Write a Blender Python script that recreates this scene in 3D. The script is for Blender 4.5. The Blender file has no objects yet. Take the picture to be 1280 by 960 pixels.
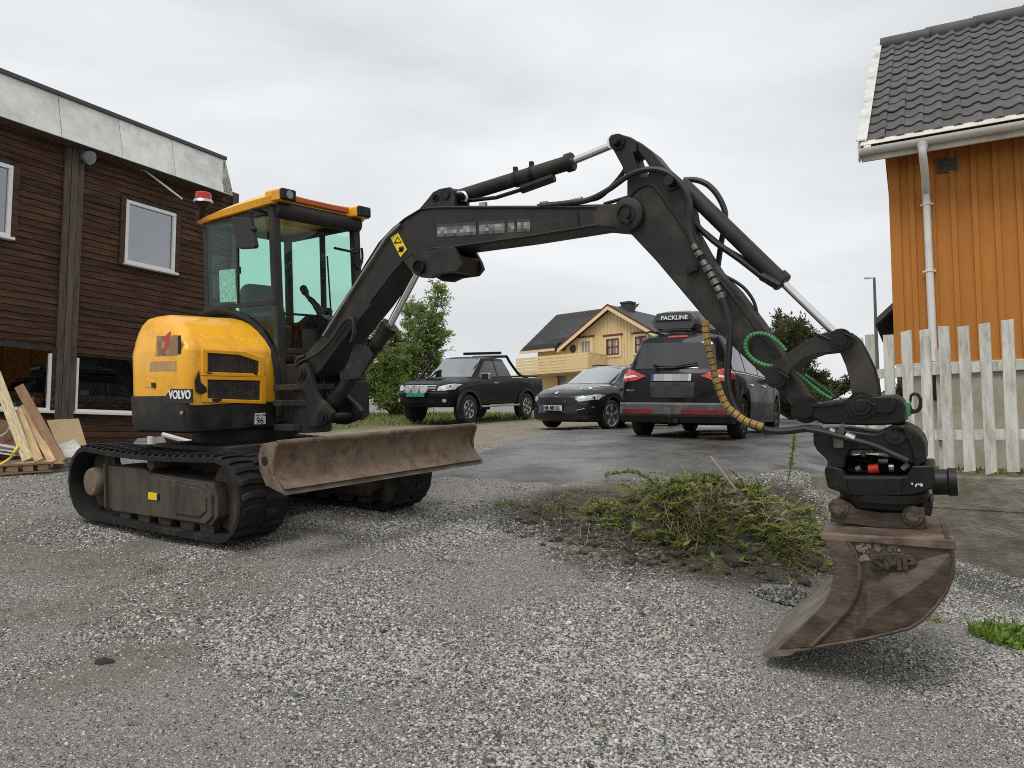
import bpy, bmesh, math, random
import numpy as np
from mathutils import Vector, Matrix, noise
from mathutils.bvhtree import BVHTree
R = math.radians
rnd = random.Random(7)
SC = bpy.context.scene
COL = SC.collection
# ---------------------------------------------------------------- camera
CAMZ = 1.45                      # eye height above the datum
FPX = 962.0                      # focal length in photo pixels (1280 wide)
PITCH = math.atan(70 / FPX)
cam_d = bpy.data.cameras.new('camera')
cam_d.sensor_width = 36; cam_d.lens = FPX / 1280 * 36
cam_d.clip_start = 0.05; cam_d.clip_end = 2000
cam = bpy.data.objects.new('camera', cam_d); COL.objects.link(cam)
cam.location = (0, 0, CAMZ); cam.rotation_euler = (math.pi / 2 + PITCH, 0, 0)
SC.camera = cam
# ---------------------------------------------------------------- world and sun
SUN_EL, SUN_AZ = R(58), R(-150)
w = bpy.data.worlds.new('World'); SC.world = w; w.use_nodes = True
nt = w.node_tree; nt.nodes.clear()
def nn(tree, t, **kw):
    n = tree.nodes.new(t)
    for k, v in kw.items(): setattr(n, k, v)
    return n
out = nn(nt, 'ShaderNodeOutputWorld'); bg = nn(nt, 'ShaderNodeBackground'); bg.inputs[1].default_value = 0.1
sky = nn(nt, 'ShaderNodeTexSky', sky_type='NISHITA', sun_disc=False)
sky.sun_elevation = SUN_EL; sky.sun_rotation = SUN_AZ
tc = nn(nt, 'ShaderNodeTexCoord'); mp = nn(nt, 'ShaderNodeMapping'); mp.inputs['Scale'].default_value = (1.0, 1.0, 3.0)
mp.inputs['Location'].default_value = (3.3, 1.7, 0.4)
n1 = nn(nt, 'ShaderNodeTexNoise'); n1.inputs['Scale'].default_value = 1.9; n1.inputs['Detail'].default_value = 6; n1.inputs['Roughness'].default_value = .5
n1.inputs['Distortion'].default_value = .35
cr = nn(nt, 'ShaderNodeValToRGB')
cr.color_ramp.elements[0].position = .28; cr.color_ramp.elements[0].color = (5.6, 5.8, 5.95, 1)
cr.color_ramp.elements[1].position = .66; cr.color_ramp.elements[1].color = (7.75, 7.9, 8.0, 1)
mx = nn(nt, 'ShaderNodeMix', data_type='RGBA'); mx.inputs[0].default_value = .97
L_ = nt.links.new
L_(tc.outputs['Generated'], mp.inputs[0]); L_(mp.outputs[0], n1.inputs['Vector']); L_(n1.outputs[0], cr.inputs[0])
L_(sky.outputs[0], mx.inputs[6]); L_(cr.outputs[0], mx.inputs[7]); L_(mx.outputs[2], bg.inputs[0]); L_(bg.outputs[0], out.inputs[0])
sd = bpy.data.lights.new('sun', 'SUN'); sd.energy = 1.5; sd.angle = R(25); sd.color = (1, .97, .93)
so = bpy.data.objects.new('sun', sd); COL.objects.link(so)
so.rotation_euler = Vector((math.sin(SUN_AZ) * math.cos(SUN_EL), math.cos(SUN_AZ) * math.cos(SUN_EL), math.sin(SUN_EL))).to_track_quat('Z', 'Y').to_euler()
SC.view_settings.view_transform = 'Standard'; SC.view_settings.look = 'None'
SC.view_settings.exposure = 0.25; SC.view_settings.gamma = 1.0
SC.cycles.use_denoising = False; SC.cycles.filter_width = 1.0
SC.cycles.max_bounces = 8; SC.cycles.transparent_max_bounces = 16
# ---------------------------------------------------------------- survey helpers: photo pixel -> place in the world
def ray(px, py):
    cp, sp = math.cos(PITCH), math.sin(PITCH)
    u, v = (px - 640) / FPX, (480 - py) / FPX
    return Vector((u, cp - v * sp, sp + v * cp))
def P(px, py, D):
    d = ray(px, py); return Vector((0, 0, CAMZ)) + d * (D / d.y)
def on_plane(px, py, o, n):
    d = ray(px, py); c = Vector((0, 0, CAMZ)); return c + d * ((o - c).dot(n) / d.dot(n))
# ---------------------------------------------------------------- mesh helpers
class MB:
    """collects faces of one part and links them as ONE mesh object"""
    def __init__(s): s.bm = bmesh.new()
    def face(s, pts):
        vs = [s.bm.verts.new(p) for p in pts]
        try: return s.bm.faces.new(vs)
        except ValueError: return None
    def box(s, c, size, rot=None):
        m = Matrix.Translation(Vector(c)) @ ((rot.to_4x4() if rot else Matrix.Identity(4)) @ Matrix.Diagonal((*size, 1)))
        bmesh.ops.create_cube(s.bm, size=1, matrix=m); return s
    def beam(s, a, b, w, h, up=(0, 0, 1)):
        a, b = Vector(a), Vector(b); d = (b - a); L = d.length; d.normalize()
        y = Vector(up).cross(d)
        if y.length < 1e-5: y = Vector((1, 0, 0)).cross(d)
        y.normalize(); z = d.cross(y)
        m = Matrix((d, y, z)).transposed().to_4x4(); m.translation = (a + b) / 2
        bmesh.ops.create_cube(s.bm, size=1, matrix=m @ Matrix.Diagonal((L, w, h, 1))); return s
    def cyl(s, a, b, r, r2=None, n=16, cap=True):
        a, b = Vector(a), Vector(b); d = b - a; L = d.length
        q = d.to_track_quat('Z', 'Y').to_matrix().to_4x4(); q.translation = (a + b) / 2
        bmesh.ops.create_cone(s.bm, cap_ends=cap, segments=n, radius1=r, radius2=r if r2 is None else r2, depth=L, matrix=q); return s
    def sphere(s, c, r, n=10, sc=(1, 1, 1)):
        bmesh.ops.create_uvsphere(s.bm, u_segments=n, v_segments=max(4, n // 2 + 1), radius=r, matrix=Matrix.Translation(Vector(c)) @ Matrix.Diagonal((*sc, 1))); return s
    def tube(s, pts, r, n=8, cap=True):
        pts = [Vector(p) for p in pts]; rings = []; prev = None
        for i, p in enumerate(pts):
            d = (pts[min(i + 1, len(pts) - 1)] - pts[max(i - 1, 0)]).normalized()
            if prev is None:
                x = d.cross(Vector((0, 0, 1)))
                if x.length < .05: x = d.cross(Vector((1, 0, 0)))
            else: x = prev - d * prev.dot(d)
            x.normalize(); prev = x; y = d.cross(x)
            rr = r[i] if isinstance(r, (list, tuple)) else r
            rings.append([s.bm.verts.new(p + (x * math.cos(k * 2 * math.pi / n) + y * math.sin(k * 2 * math.pi / n)) * rr) for k in range(n)])
        for a, b in zip(rings, rings[1:]):
            for k in range(n): s.bm.faces.new((a[k], a[(k + 1) % n], b[(k + 1) % n], b[k]))
        if cap: s.bm.faces.new(rings[0][::-1]); s.bm.faces.new(rings[-1])
        return s
    def prism(s, poly, f0, f1):
        """poly: 2-D outline; f0, f1 map a 2-D point to the two end faces"""
        a = [s.bm.verts.new(f0(p)) for p in poly]; b = [s.bm.verts.new(f1(p)) for p in poly]; n = len(poly)
        s.bm.faces.new(a); s.bm.faces.new(b[::-1])
        for i in range(n): s.bm.faces.new((a[i], b[i], b[(i + 1) % n], a[(i + 1) % n]))
        return s
    def rings(s, rs, closed=True, cap=(True, True)):
        V = [[s.bm.verts.new(p) for p in r] for r in rs]; n = len(V[0])
        for a, b in zip(V, V[1:]):
            for k in range(n if closed else n - 1):
                q = [a[k], a[(k + 1) % n], b[(k + 1) % n], b[k]]
                try: s.bm.faces.new(q)
                except ValueError: pass
        if cap[0]: s.bm.faces.new(V[0][::-1])
        if cap[1]: s.bm.faces.new(V[-1])
        return s
    def lathe(s, prof, o, ax, n=24):
        """prof: (distance along axis, radius)"""
        ax = Vector(ax).normalized(); x = ax.cross(Vector((0, 0, 1)))
        if x.length < .05: x = ax.cross(Vector((1, 0, 0)))
        x.normalize(); y = ax.cross(x); o = Vector(o)
        rs = [[o + ax * h + (x * math.cos(k * 2 * math.pi / n) + y * math.sin(k * 2 * math.pi / n)) * max(r, 1e-4) for k in range(n)] for h, r in prof]
        return s.rings(rs)
    def grid(s, rows):
        V = [[s.bm.verts.new(p) for p in r] for r in rows]
        for a, b in zip(V, V[1:]):
            for k in range(len(a) - 1): s.bm.faces.new((a[k], a[k + 1], b[k + 1], b[k]))
        return s
    def build(s, name, m, parent=None, tf=None, bevel=0, seg=2, smooth=False, label=None, sub=0, solid=0, ang=35, fix=True, obj=True):
        if tf is not None: s.bm.transform(tf)
        if fix: bmesh.ops.recalc_face_normals(s.bm, faces=s.bm.faces)
        me = bpy.data.meshes.new(name); s.bm.to_mesh(me); s.bm.free()
        for mm in (m if isinstance(m, (list, tuple)) else [m]): me.materials.append(mm)
        if smooth:
            me.shade_smooth()
            try: me.set_sharp_from_angle(angle=R(ang))
            except Exception: pass
        if not obj: return me
        o = bpy.data.objects.new(name, me); COL.objects.link(o)
        if parent is not None: o.parent = parent
        if solid:
            k = o.modifiers.new('solid', 'SOLIDIFY'); k.thickness = solid; k.offset = 0
        if bevel:
            k = o.modifiers.new('bevel', 'BEVEL'); k.width = bevel; k.segments = seg; k.limit_method = 'ANGLE'; k.angle_limit = R(30)
            me.shade_smooth()
            k.harden_normals = True
        if sub:
            k = o.modifiers.new('sub', 'SUBSURF'); k.levels = sub; k.render_levels = sub
        if label: o['label'] = label
        return o
def tag(o, label=None, cat=None, group=None, kind=None):
    if label: o['label'] = label
    if cat: o['category'] = cat
    if group: o['group'] = group
    if kind: o['kind'] = kind
    return o
def empty(name, loc=(0, 0, 0), rz=0, label=None, cat=None, group=None):
    o = bpy.data.objects.new(name, None); COL.objects.link(o); o.location = loc; o.rotation_euler = (0, 0, rz)
    o.empty_display_size = .1
    return tag(o, label, cat, group)
def inst(name, me, parent=None, mw=None, mat=None):
    o = bpy.data.objects.new(name, me); COL.objects.link(o)
    if parent is not None: o.parent = parent
    if mw is not None: o.matrix_local = mw
    return o
def smooth_path(pts, k=6):
    pts = [Vector(p) for p in pts]; res = []
    for i in range(len(pts) - 1):
        p0, p1, p2, p3 = pts[max(i - 1, 0)], pts[i], pts[i + 1], pts[min(i + 2, len(pts) - 1)]
        for j in range(k):
            t = j / k
            res.append(.5 * ((2 * p1) + (p2 - p0) * t + (2 * p0 - 5 * p1 + 4 * p2 - p3) * t * t + (3 * p1 - p0 - 3 * p2 + p3) * t ** 3))
    res.append(pts[-1]); return res
def lettering(txt, size, m, parent, mw, name='lettering', depth=.002, ax='CENTER', bold=0):
    cu = bpy.data.curves.new(name, 'FONT'); cu.body = txt; cu.size = size; cu.extrude = depth; cu.align_x = ax; cu.align_y = 'CENTER'; cu.offset = bold
    t = bpy.data.objects.new('tmp', cu); COL.objects.link(t)
    dg = bpy.context.evaluated_depsgraph_get(); me = bpy.data.meshes.new_from_object(t.evaluated_get(dg)); me.name = name
    bpy.data.objects.remove(t); bpy.data.curves.remove(cu)
    me.materials.clear(); me.materials.append(m)
    o = bpy.data.objects.new(name, me); COL.objects.link(o); o.parent = parent; o.matrix_local = mw
    return o
def frame_m(o, x, y):
    """matrix with origin o, x axis x, y axis near y"""
    x = Vector(x).normalized(); z = x.cross(Vector(y)).normalized(); y = z.cross(x)
    m = Matrix((x, y, z)).transposed().to_4x4(); m.translation = Vector(o); return m
# ---------------------------------------------------------------- materials
MAT = {}
def pmat(name, col, rough=.6, metal=0., var=.12, scale=6., dirt=None, damt=.4, dscale=3., bump=0., bscale=40., coat=0., spec=.5, stretch=None, dsharp=.12, world=False, detail=5, chips=None):
    m = bpy.data.materials.new(name); m.use_nodes = True; t = m.node_tree; b = t.nodes['Principled BSDF']
    b.inputs['Roughness'].default_value = rough; b.inputs['Metallic'].default_value = metal
    b.inputs['Coat Weight'].default_value = coat; b.inputs['Coat Roughness'].default_value = .06; b.inputs['Specular IOR Level'].default_value = spec
    k = t.links.new
    if world: vec = nn(t, 'ShaderNodeNewGeometry').outputs['Position']
    else:
        c = nn(t, 'ShaderNodeTexCoord'); oi = nn(t, 'ShaderNodeObjectInfo')
        a = nn(t, 'ShaderNodeVectorMath', operation='MULTIPLY_ADD'); k(oi.outputs['Random'], a.inputs[0]); a.inputs[1].default_value = (37, 23, 11); k(c.outputs['Object'], a.inputs[2]); vec = a.outputs[0]
    if stretch:
        s = nn(t, 'ShaderNodeVectorMath', operation='MULTIPLY'); k(vec, s.inputs[0]); s.inputs[1].default_value = stretch; vec = s.outputs[0]
    n = nn(t, 'ShaderNodeTexNoise'); n.inputs['Scale'].default_value = scale; n.inputs['Detail'].default_value = detail; n.inputs['Roughness'].default_value = .62; k(vec, n.inputs['Vector'])
    lo = [max(0, x * (1 - var * 2.2)) for x in col]; hi = [min(1, x * (1 + var * 2.2)) for x in col]
    r = nn(t, 'ShaderNodeValToRGB'); r.color_ramp.elements[0].position = .25; r.color_ramp.elements[1].position = .75
    r.color_ramp.elements[0].color = (*lo, 1); r.color_ramp.elements[1].color = (*hi, 1); k(n.outputs[0], r.inputs[0]); colr = r.outputs[0]
    if not world:
        hv = nn(t, 'ShaderNodeHueSaturation'); mr = nn(t, 'ShaderNodeMapRange'); mr.inputs[3].default_value = 1 - var; mr.inputs[4].default_value = 1 + var
        k(oi.outputs['Random'], mr.inputs[0]); k(mr.outputs[0], hv.inputs['Value']); k(colr, hv.inputs['Color']); colr = hv.outputs[0]
    def layer(colr, c2, amt, sc, sharp, off):
        d = nn(t, 'ShaderNodeTexNoise'); d.inputs['Scale'].default_value = sc; d.inputs['Detail'].default_value = 8; d.inputs['Roughness'].default_value = .68
        ad = nn(t, 'ShaderNodeVectorMath', operation='ADD'); k(vec, ad.inputs[0]); ad.inputs[1].default_value = (off, off * 1.7, off * .6); k(ad.outputs[0], d.inputs['Vector'])
        q = nn(t, 'ShaderNodeMapRange', clamp=True); th = .5 + (.5 - amt) * .5
        q.inputs[1].default_value = th - sharp; q.inputs[2].default_value = th + sharp; k(d.outputs[0], q.inputs[0])
        x = nn(t, 'ShaderNodeMix', data_type='RGBA'); k(q.outputs[0], x.inputs[0]); k(colr, x.inputs[6]); x.inputs[7].default_value = (*c2, 1)
        return x.outputs[2], q.outputs[0]
    if dirt:
        colr, f = layer(colr, dirt, damt, dscale, dsharp, 5.3)
        rr = nn(t, 'ShaderNodeMapRange'); rr.inputs[3].default_value = rough; rr.inputs[4].default_value = min(1, rough + .3); k(f, rr.inputs[0]); k(rr.outputs[0], b.inputs['Roughness'])
        if coat:
            cc = nn(t, 'ShaderNodeMapRange'); cc.inputs[3].default_value = coat; cc.inputs[4].default_value = 0; k(f, cc.inputs[0]); k(cc.outputs[0], b.inputs['Coat Weight'])
    if chips: colr, f = layer(colr, chips[0], chips[1], chips[2], .02, 11.1)
    k(colr, b.inputs['Base Color'])
    if bump:
        n2 = nn(t, 'ShaderNodeTexNoise'); n2.inputs['Scale'].default_value = bscale; n2.inputs['Detail'].default_value = 6; k(vec, n2.inputs['Vector'])
        bp = nn(t, 'ShaderNodeBump'); bp.inputs['Strength'].default_value = min(1, bump); bp.inputs['Distance'].default_value = .012; k(n2.outputs[0], bp.inputs['Height']); k(bp.outputs[0], b.inputs['Normal'])
    MAT[name] = m; return m
def glass(name, tint, refl=.0, rough=.02, fres=1.):
    """thin pane: lets tinted light through, mirrors by Fresnel"""
    m = bpy.data.materials.new(name); m.use_nodes = True; t = m.node_tree; t.nodes.clear(); k = t.links.new
    o = nn(t, 'ShaderNodeOutputMaterial'); tr = nn(t, 'ShaderNodeBsdfTransparent'); tr.inputs[0].default_value = (*tint, 1)
    g = nn(t, 'ShaderNodeBsdfGlossy'); g.inputs['Roughness'].default_value = rough; g.inputs[0].default_value = (.95, .97, 1, 1)
    f = nn(t, 'ShaderNodeFresnel'); io = nn(t, 'ShaderNodeMix', data_type='FLOAT'); io.inputs[2].default_value = 1.55; io.inputs[3].default_value = 1 / 1.55; k(nn(t, 'ShaderNodeNewGeometry').outputs['Backfacing'], io.inputs[0]); k(io.outputs[0], f.inputs[0])
    a = nn(t, 'ShaderNodeMath', operation='ADD', use_clamp=True); fh = nn(t, 'ShaderNodeMath', operation='MULTIPLY'); fh.inputs[1].default_value = fres; k(f.outputs[0], fh.inputs[0]); k(fh.outputs[0], a.inputs[0]); a.inputs[1].default_value = refl
    x = nn(t, 'ShaderNodeMixShader'); k(a.outputs[0], x.inputs[0]); k(tr.outputs[0], x.inputs[1]); k(g.outputs[0], x.inputs[2]); k(x.outputs[0], o.inputs[0])
    MAT[name] = m; return m
MUD = (.17, .125, .085)
M_char = pmat('charcoal paint', (.023, .0215, .0195), .5, var=.2, scale=9, dirt=(.062, .053, .042), damt=.33, dscale=3.2, dsharp=.09, bump=.08, bscale=60, spec=.34, chips=((.12, .10, .08), .025, 18.))
M_char2 = pmat('dark plastic', (.021, .021, .021), .55, var=.08, spec=.35, dirt=(.05, .046, .04), damt=.35, dscale=3, bump=.08, bscale=120)
M_blk = pmat('black steel', (.0065, .0063, .006), .45, spec=.35, var=.3, dirt=(.030, .026, .021), damt=.26, dscale=5, bump=.15, bscale=50)
M_rub = pmat('black rubber', (.010, .010, .010), .72, spec=.3, var=.15, dirt=(.05, .045, .038), damt=.22, dscale=6, bump=.3, bscale=70)
M_hose = pmat('hose rubber', (.016, .016, .016), .5, var=.15, bump=.1, bscale=90)
M_yel = pmat('machine yellow', (.90, .43, .016), .42, var=.03, coat=.4, spec=.35, dirt=(.66, .32, .035), damt=.30, dscale=3.5, dsharp=.07, bump=.03, bscale=30, chips=((.06, .05, .04), .02, 9.))
M_ora = pmat('roof edge orange', (.45, .10, .012), .5, var=.05)
M_mudst = pmat('muddy steel', (.050, .042, .034), .75, var=.25, dirt=(.092, .076, .059), damt=.44, dscale=4, bump=.5, bscale=30, stretch=(1.6, 1.6, .7), spec=.3)
M_rust = pmat('rusty blade steel', (.125, .083, .058), .5, var=.28, scale=12, dirt=(.20, .155, .113), damt=.42, dscale=6, dsharp=.10, bump=.3, bscale=25, chips=((.055, .038, .03), .09, 7.), stretch=(1., 1., .85), spec=.3)
M_buck = pmat('worn bucket steel', (.056, .039, .028), .5, var=.34, scale=9, dirt=(.122, .095, .070), damt=.38, dscale=4.2, dsharp=.06, bump=.35, bscale=40, chips=((.024, .018, .015), .16, 9.), spec=.4, stretch=(.8, 1, 1.5))
M_beam = pmat('bucket beam steel', (.088, .06, .044), .55, var=.3, scale=6, dirt=(.18, .135, .10), damt=.4, dscale=5, dsharp=.06, bump=.3, bscale=40, chips=((.04, .025, .02), .18, 8.), spec=.4, stretch=(.6, .6, 1))
M_edge = pmat('bare scoured steel', (.20, .18, .14), .55, metal=.25, var=.2, dirt=(.12, .09, .065), damt=.4, dscale=4, bump=.2, bscale=40)
M_chrome = pmat('chrome rod', (.75, .75, .76), .12, metal=1, var=.04)
M_zinc = pmat('zinc fittings', (.45, .44, .42), .35, metal=.8, var=.15)
M_white = pmat('white print', (.75, .75, .73), .6, var=.08)
M_ystk = pmat('yellow sticker', (.80, .62, .02), .5, var=.04)
M_fit = pmat('worn fittings', (.26, .25, .235), .4, metal=.7, var=.3, dirt=(.06, .05, .04), damt=.4, dscale=12)
M_red = pmat('red plastic', (.50, .028, .014), .35, var=.1)
M_green = pmat('green hose wrap', (.05, .24, .085), .45, var=.12, dirt=(.05, .12, .05), damt=.3)
M_ywrap = pmat('yellow hose wrap', (.40, .25, .05), .5, var=.15, dirt=(.15, .10, .04), damt=.4, dscale=8)
M_cabglass = glass('green cab glass', (.78, .94, .885), .0, fres=.42)
M_cabfront = glass('cab windscreen glass', (.86, .96, .93), .0, fres=.42)
# ---------------------------------------------------------------- the lie of the land (x right, y away, height relative to the eye)
CP = [(-8, 0, -1.15), (0, 0, -1.38), (6, 0, -1.42), (0, -8, -1.5), (-10, -8, -1.4), (10, -8, -1.5),
      (0, 3.1, -1.30), (-2.1, 3.0, -1.19), (2.1, 3.1, -1.34), (1.42, 4.2, -1.185), (2.6, 4.8, -1.2), (4.4, 6.2, -1.26), (4.34, 7.4, -1.15), (6, 5.5, -1.35),
      (3.55, 8.25, -.62), (2.2, 6.0, -.98), (1.2, 5.8, -.86), (.85, 6.8, -.66), (2.6, 7.0, -.85), (0, 5.2, -.92), (-.6, 4.3, -1.02),
      (-1.9, 5.45, -.785), (-3.95, 6.95, -.70), (-.9, 6.7, -.65), (-2.95, 8.2, -.56), (-2.8, 6.2, -.745), (-2.0, 4.3, -1.0), (-3.4, 4.6, -.95), (-1.3, 5.2, -.80), (-5, 5, -.83), (-8, 6.5, -.72),
      (0, 8, -.43), (1.5, 8.7, -.37), (3.1, 9.0, -.36), (4.2, 10.5, -.25), (7, 10, -.35), (2.3, 12.3, .01), (4.5, 13.5, .05), (0, 12, -.08), (8, 16, .15),
      (.9, 17, .22), (3.2, 17.6, .25), (-2.6, 20.6, .45), (.3, 22, .56), (-5, 20, .40), (-3, 15, .05), (-6.3, 10, -.52), (-8.3, 11.6, -.40), (-7.4, 13.5, -.22), (-5.8, 16.5, -.02),
      (-4.5, 12.5, -.22), (-14, 10, -.6), (-14, 20, .1), (14, 10, -.4), (14, 22, .4), (0, 32, 1.2), (-14, 34, 1.2), (16, 36, 1.0), (0, 46, 2.2), (-20, 46, 2.0), (24, 46, 1.6)]
_cp = np.array(CP, float); _n = len(_cp)
def _U(r2): return np.where(r2 > 1e-12, r2 * np.log(np.maximum(r2, 1e-12)), 0.)
_d2 = ((_cp[:, None, :2] - _cp[None, :, :2]) ** 2).sum(-1)
_A = np.zeros((_n + 3, _n + 3)); _A[:_n, :_n] = _U(_d2) + np.eye(_n) * .12
_A[:_n, _n] = 1; _A[:_n, _n + 1:] = _cp[:, :2]; _A[_n:, :_n] = _A[:_n, _n:].T
_W = np.linalg.solve(_A, np.concatenate([_cp[:, 2], np.zeros(3)]))
def sstep(x, a, b):
    t = np.clip((x - a) / (b - a), 0, 1); return t * t * (3 - 2 * t)
def hnp(x, y):
    x = np.asarray(x, float); y = np.asarray(y, float)
    r2 = (x[..., None] - _cp[:, 0]) ** 2 + (y[..., None] - _cp[:, 1]) ** 2
    h = (_U(r2) * _W[:_n]).sum(-1) + _W[_n] + _W[_n + 1] * x + _W[_n + 2] * y
    far = np.where(y > 0, 2.3, -1.5) * sstep(np.abs(y), 5, 30) + (1 - sstep(np.abs(y), 5, 30)) * (-.6)
    k = sstep(np.hypot(x, y - 14), 30, 48)
    h = h * (1 - k) + far * k
    return h + CAMZ
def H(x, y): return float(hnp(x, y))
def G(px, py, lift=0):
    """where the line of sight through a photo pixel meets the ground"""
    d = ray(px, py); d = d / d.y; y = 1.5; c = Vector((0, 0, CAMZ))
    while y < 120:
        p = c + d * y
        if p.z < H(p.x, p.y) + lift: break
        y += .05
    return c + d * y
# ---------------------------------------------------------------- ground sheet: fine mesh near the camera, coarse to the horizon
def ground_axis(lo, hi, fine_lo, fine_hi, step):
    a = list(np.arange(fine_lo, fine_hi + 1e-6, step)); s = step
    while a[-1] < hi: s *= 1.22; a.append(min(hi, a[-1] + s))
    s = step
    while a[0] > lo: s *= 1.22; a.insert(0, max(lo, a[0] - s))
    return np.array(a)
gx = ground_axis(-400, 400, -6.5, 7, .10); gy = ground_axis(-120, 600, 1.5, 12, .10)
GX, GY = np.meshgrid(gx, gy)
GZ = np.stack([hnp(GX[i], GY[i]) for i in range(len(gy))])
nz = np.zeros_like(GZ)
for i in range(len(gy)):
    if gy[i] < 0 or gy[i] > 16: continue
    for j in range(len(gx)):
        if abs(gx[j]) < 9:
            nz[i, j] = noise.fractal(Vector((gx[j] * .9, gy[j if False else i] * .9, 0)), 1, 2, 4) * .022 + noise.noise(Vector((gx[j] * 4, gy[i] * 4, 3))) * .007
GZ2 = GZ + nz
def sheet(name, X, Y, Z, m, attr=None):
    ny, nx = X.shape
    v = np.stack([X.ravel(), Y.ravel(), Z.ravel()], 1)
    idx = np.arange(nx * ny).reshape(ny, nx)
    f = np.stack([idx[:-1, :-1].ravel(), idx[:-1, 1:].ravel(), idx[1:, 1:].ravel(), idx[1:, :-1].ravel()], 1)
    me = bpy.data.meshes.new(name); me.from_pydata(v.tolist(), [], f.tolist()); me.materials.append(m); me.shade_smooth()
    for nme, val in (attr or {}).items():
        a = me.attributes.new(nme, 'FLOAT', 'POINT'); a.data.foreach_set('value', np.asarray(val, np.float32).ravel())
    o = bpy.data.objects.new(name, me); COL.objects.link(o); return o
# ---- where the different surfaces lie (plan view)
def seg_dist(X, Y, poly):
    """signed distance to a closed polygon (inside positive)"""
    d = np.full(X.shape, 1e9); ins = np.zeros(X.shape, bool); n = len(poly)
    for i in range(n):
        (x0, y0), (x1, y1) = poly[i], poly[(i + 1) % n]
        ex, ey = x1 - x0, y1 - y0; t = np.clip(((X - x0) * ex + (Y - y0) * ey) / (ex * ex + ey * ey), 0, 1)
        d = np.minimum(d, np.hypot(X - x0 - t * ex, Y - y0 - t * ey))
        c = ((y0 > Y) != (y1 > Y)) & (X < (x1 - x0) * (Y - y0) / (y1 - y0 + 1e-12) + x0); ins ^= c
    return np.where(ins, d, -d)
g2 = lambda px, py: tuple(G(px, py))[:2]
ROAD = [g2(520, 600), g2(600, 600), g2(690, 606), g2(790, 602), g2(880, 597), g2(960, 593), g2(1008, 590), (3.55, 8.75), (5.5, 9.6), (9, 9.2), (16, 12), (16, 26), (5, 24), g2(790, 528), g2(740, 534), g2(690, 542), g2(640, 554), g2(604, 566), g2(540, 580)]
SANDP = [g2(604, 566), g2(640, 554), g2(690, 542), g2(790, 528), (5, 24), (5, 30), (-5, 30), (-8, 22), (-6.5, 15), (-4.0, 10.5)]
PILE_C = (1.72, 6.9)
def vnoise(X, Y, f, seed):
    o = np.zeros(X.shape)
    it = np.nditer(X, flags=['multi_index'])
    for x in it:
        i = it.multi_index; o[i] = noise.fractal(Vector((float(x) * f, float(Y[i]) * f, seed)), 1, 2, 3)
    return o
near = (np.abs(GX) < 12) & (GY > 0) & (GY < 30)
def masked(fn):
    o = np.full(GX.shape, 0.); o[near] = fn(GX[near], GY[near]); return o
en = masked(lambda x, y: vnoise(x, y, 1.3, 9.))
sandm = sstep(masked(lambda x, y: seg_dist(x, y, SANDP)) + en * .35, -.3, .3) * near
SOIL = [g2(625, 628), g2(700, 612), g2(800, 606), g2(900, 600), g2(1000, 612), g2(1036, 640), g2(1040, 700), g2(960, 722), g2(880, 735), g2(760, 715), g2(690, 675), g2(645, 645)]
soilm = sstep(masked(lambda x, y: seg_dist(x, y, SOIL)) + en * .45, -.3, .25) * near
WETP = [g2(-60, 625), g2(100, 650), g2(250, 685), g2(330, 720), g2(300, 800), g2(200, 850), g2(120, 900), g2(40, 860), g2(60, 760), g2(-60, 720)]
finem = sstep(masked(lambda x, y: seg_dist(x, y, WETP)) + en * .6, -.4, .4) * near
LOWD = [g2(1170, 700), g2(1280, 722), g2(1400, 740), g2(1400, 800), g2(1280, 762), g2(1180, 745)]
darkm = sstep(masked(lambda x, y: seg_dist(x, y, LOWD)) + en * .2, -.15, .2) * near
vergem = sstep(masked(lambda x, y: seg_dist(x, y, [(-5.2, 17.5), (-1.2, 20.2), (1.2, 23.0), (1.5, 28), (-8, 28), (-8, 18)])) + en * .4, -.4, .4) * near

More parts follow.
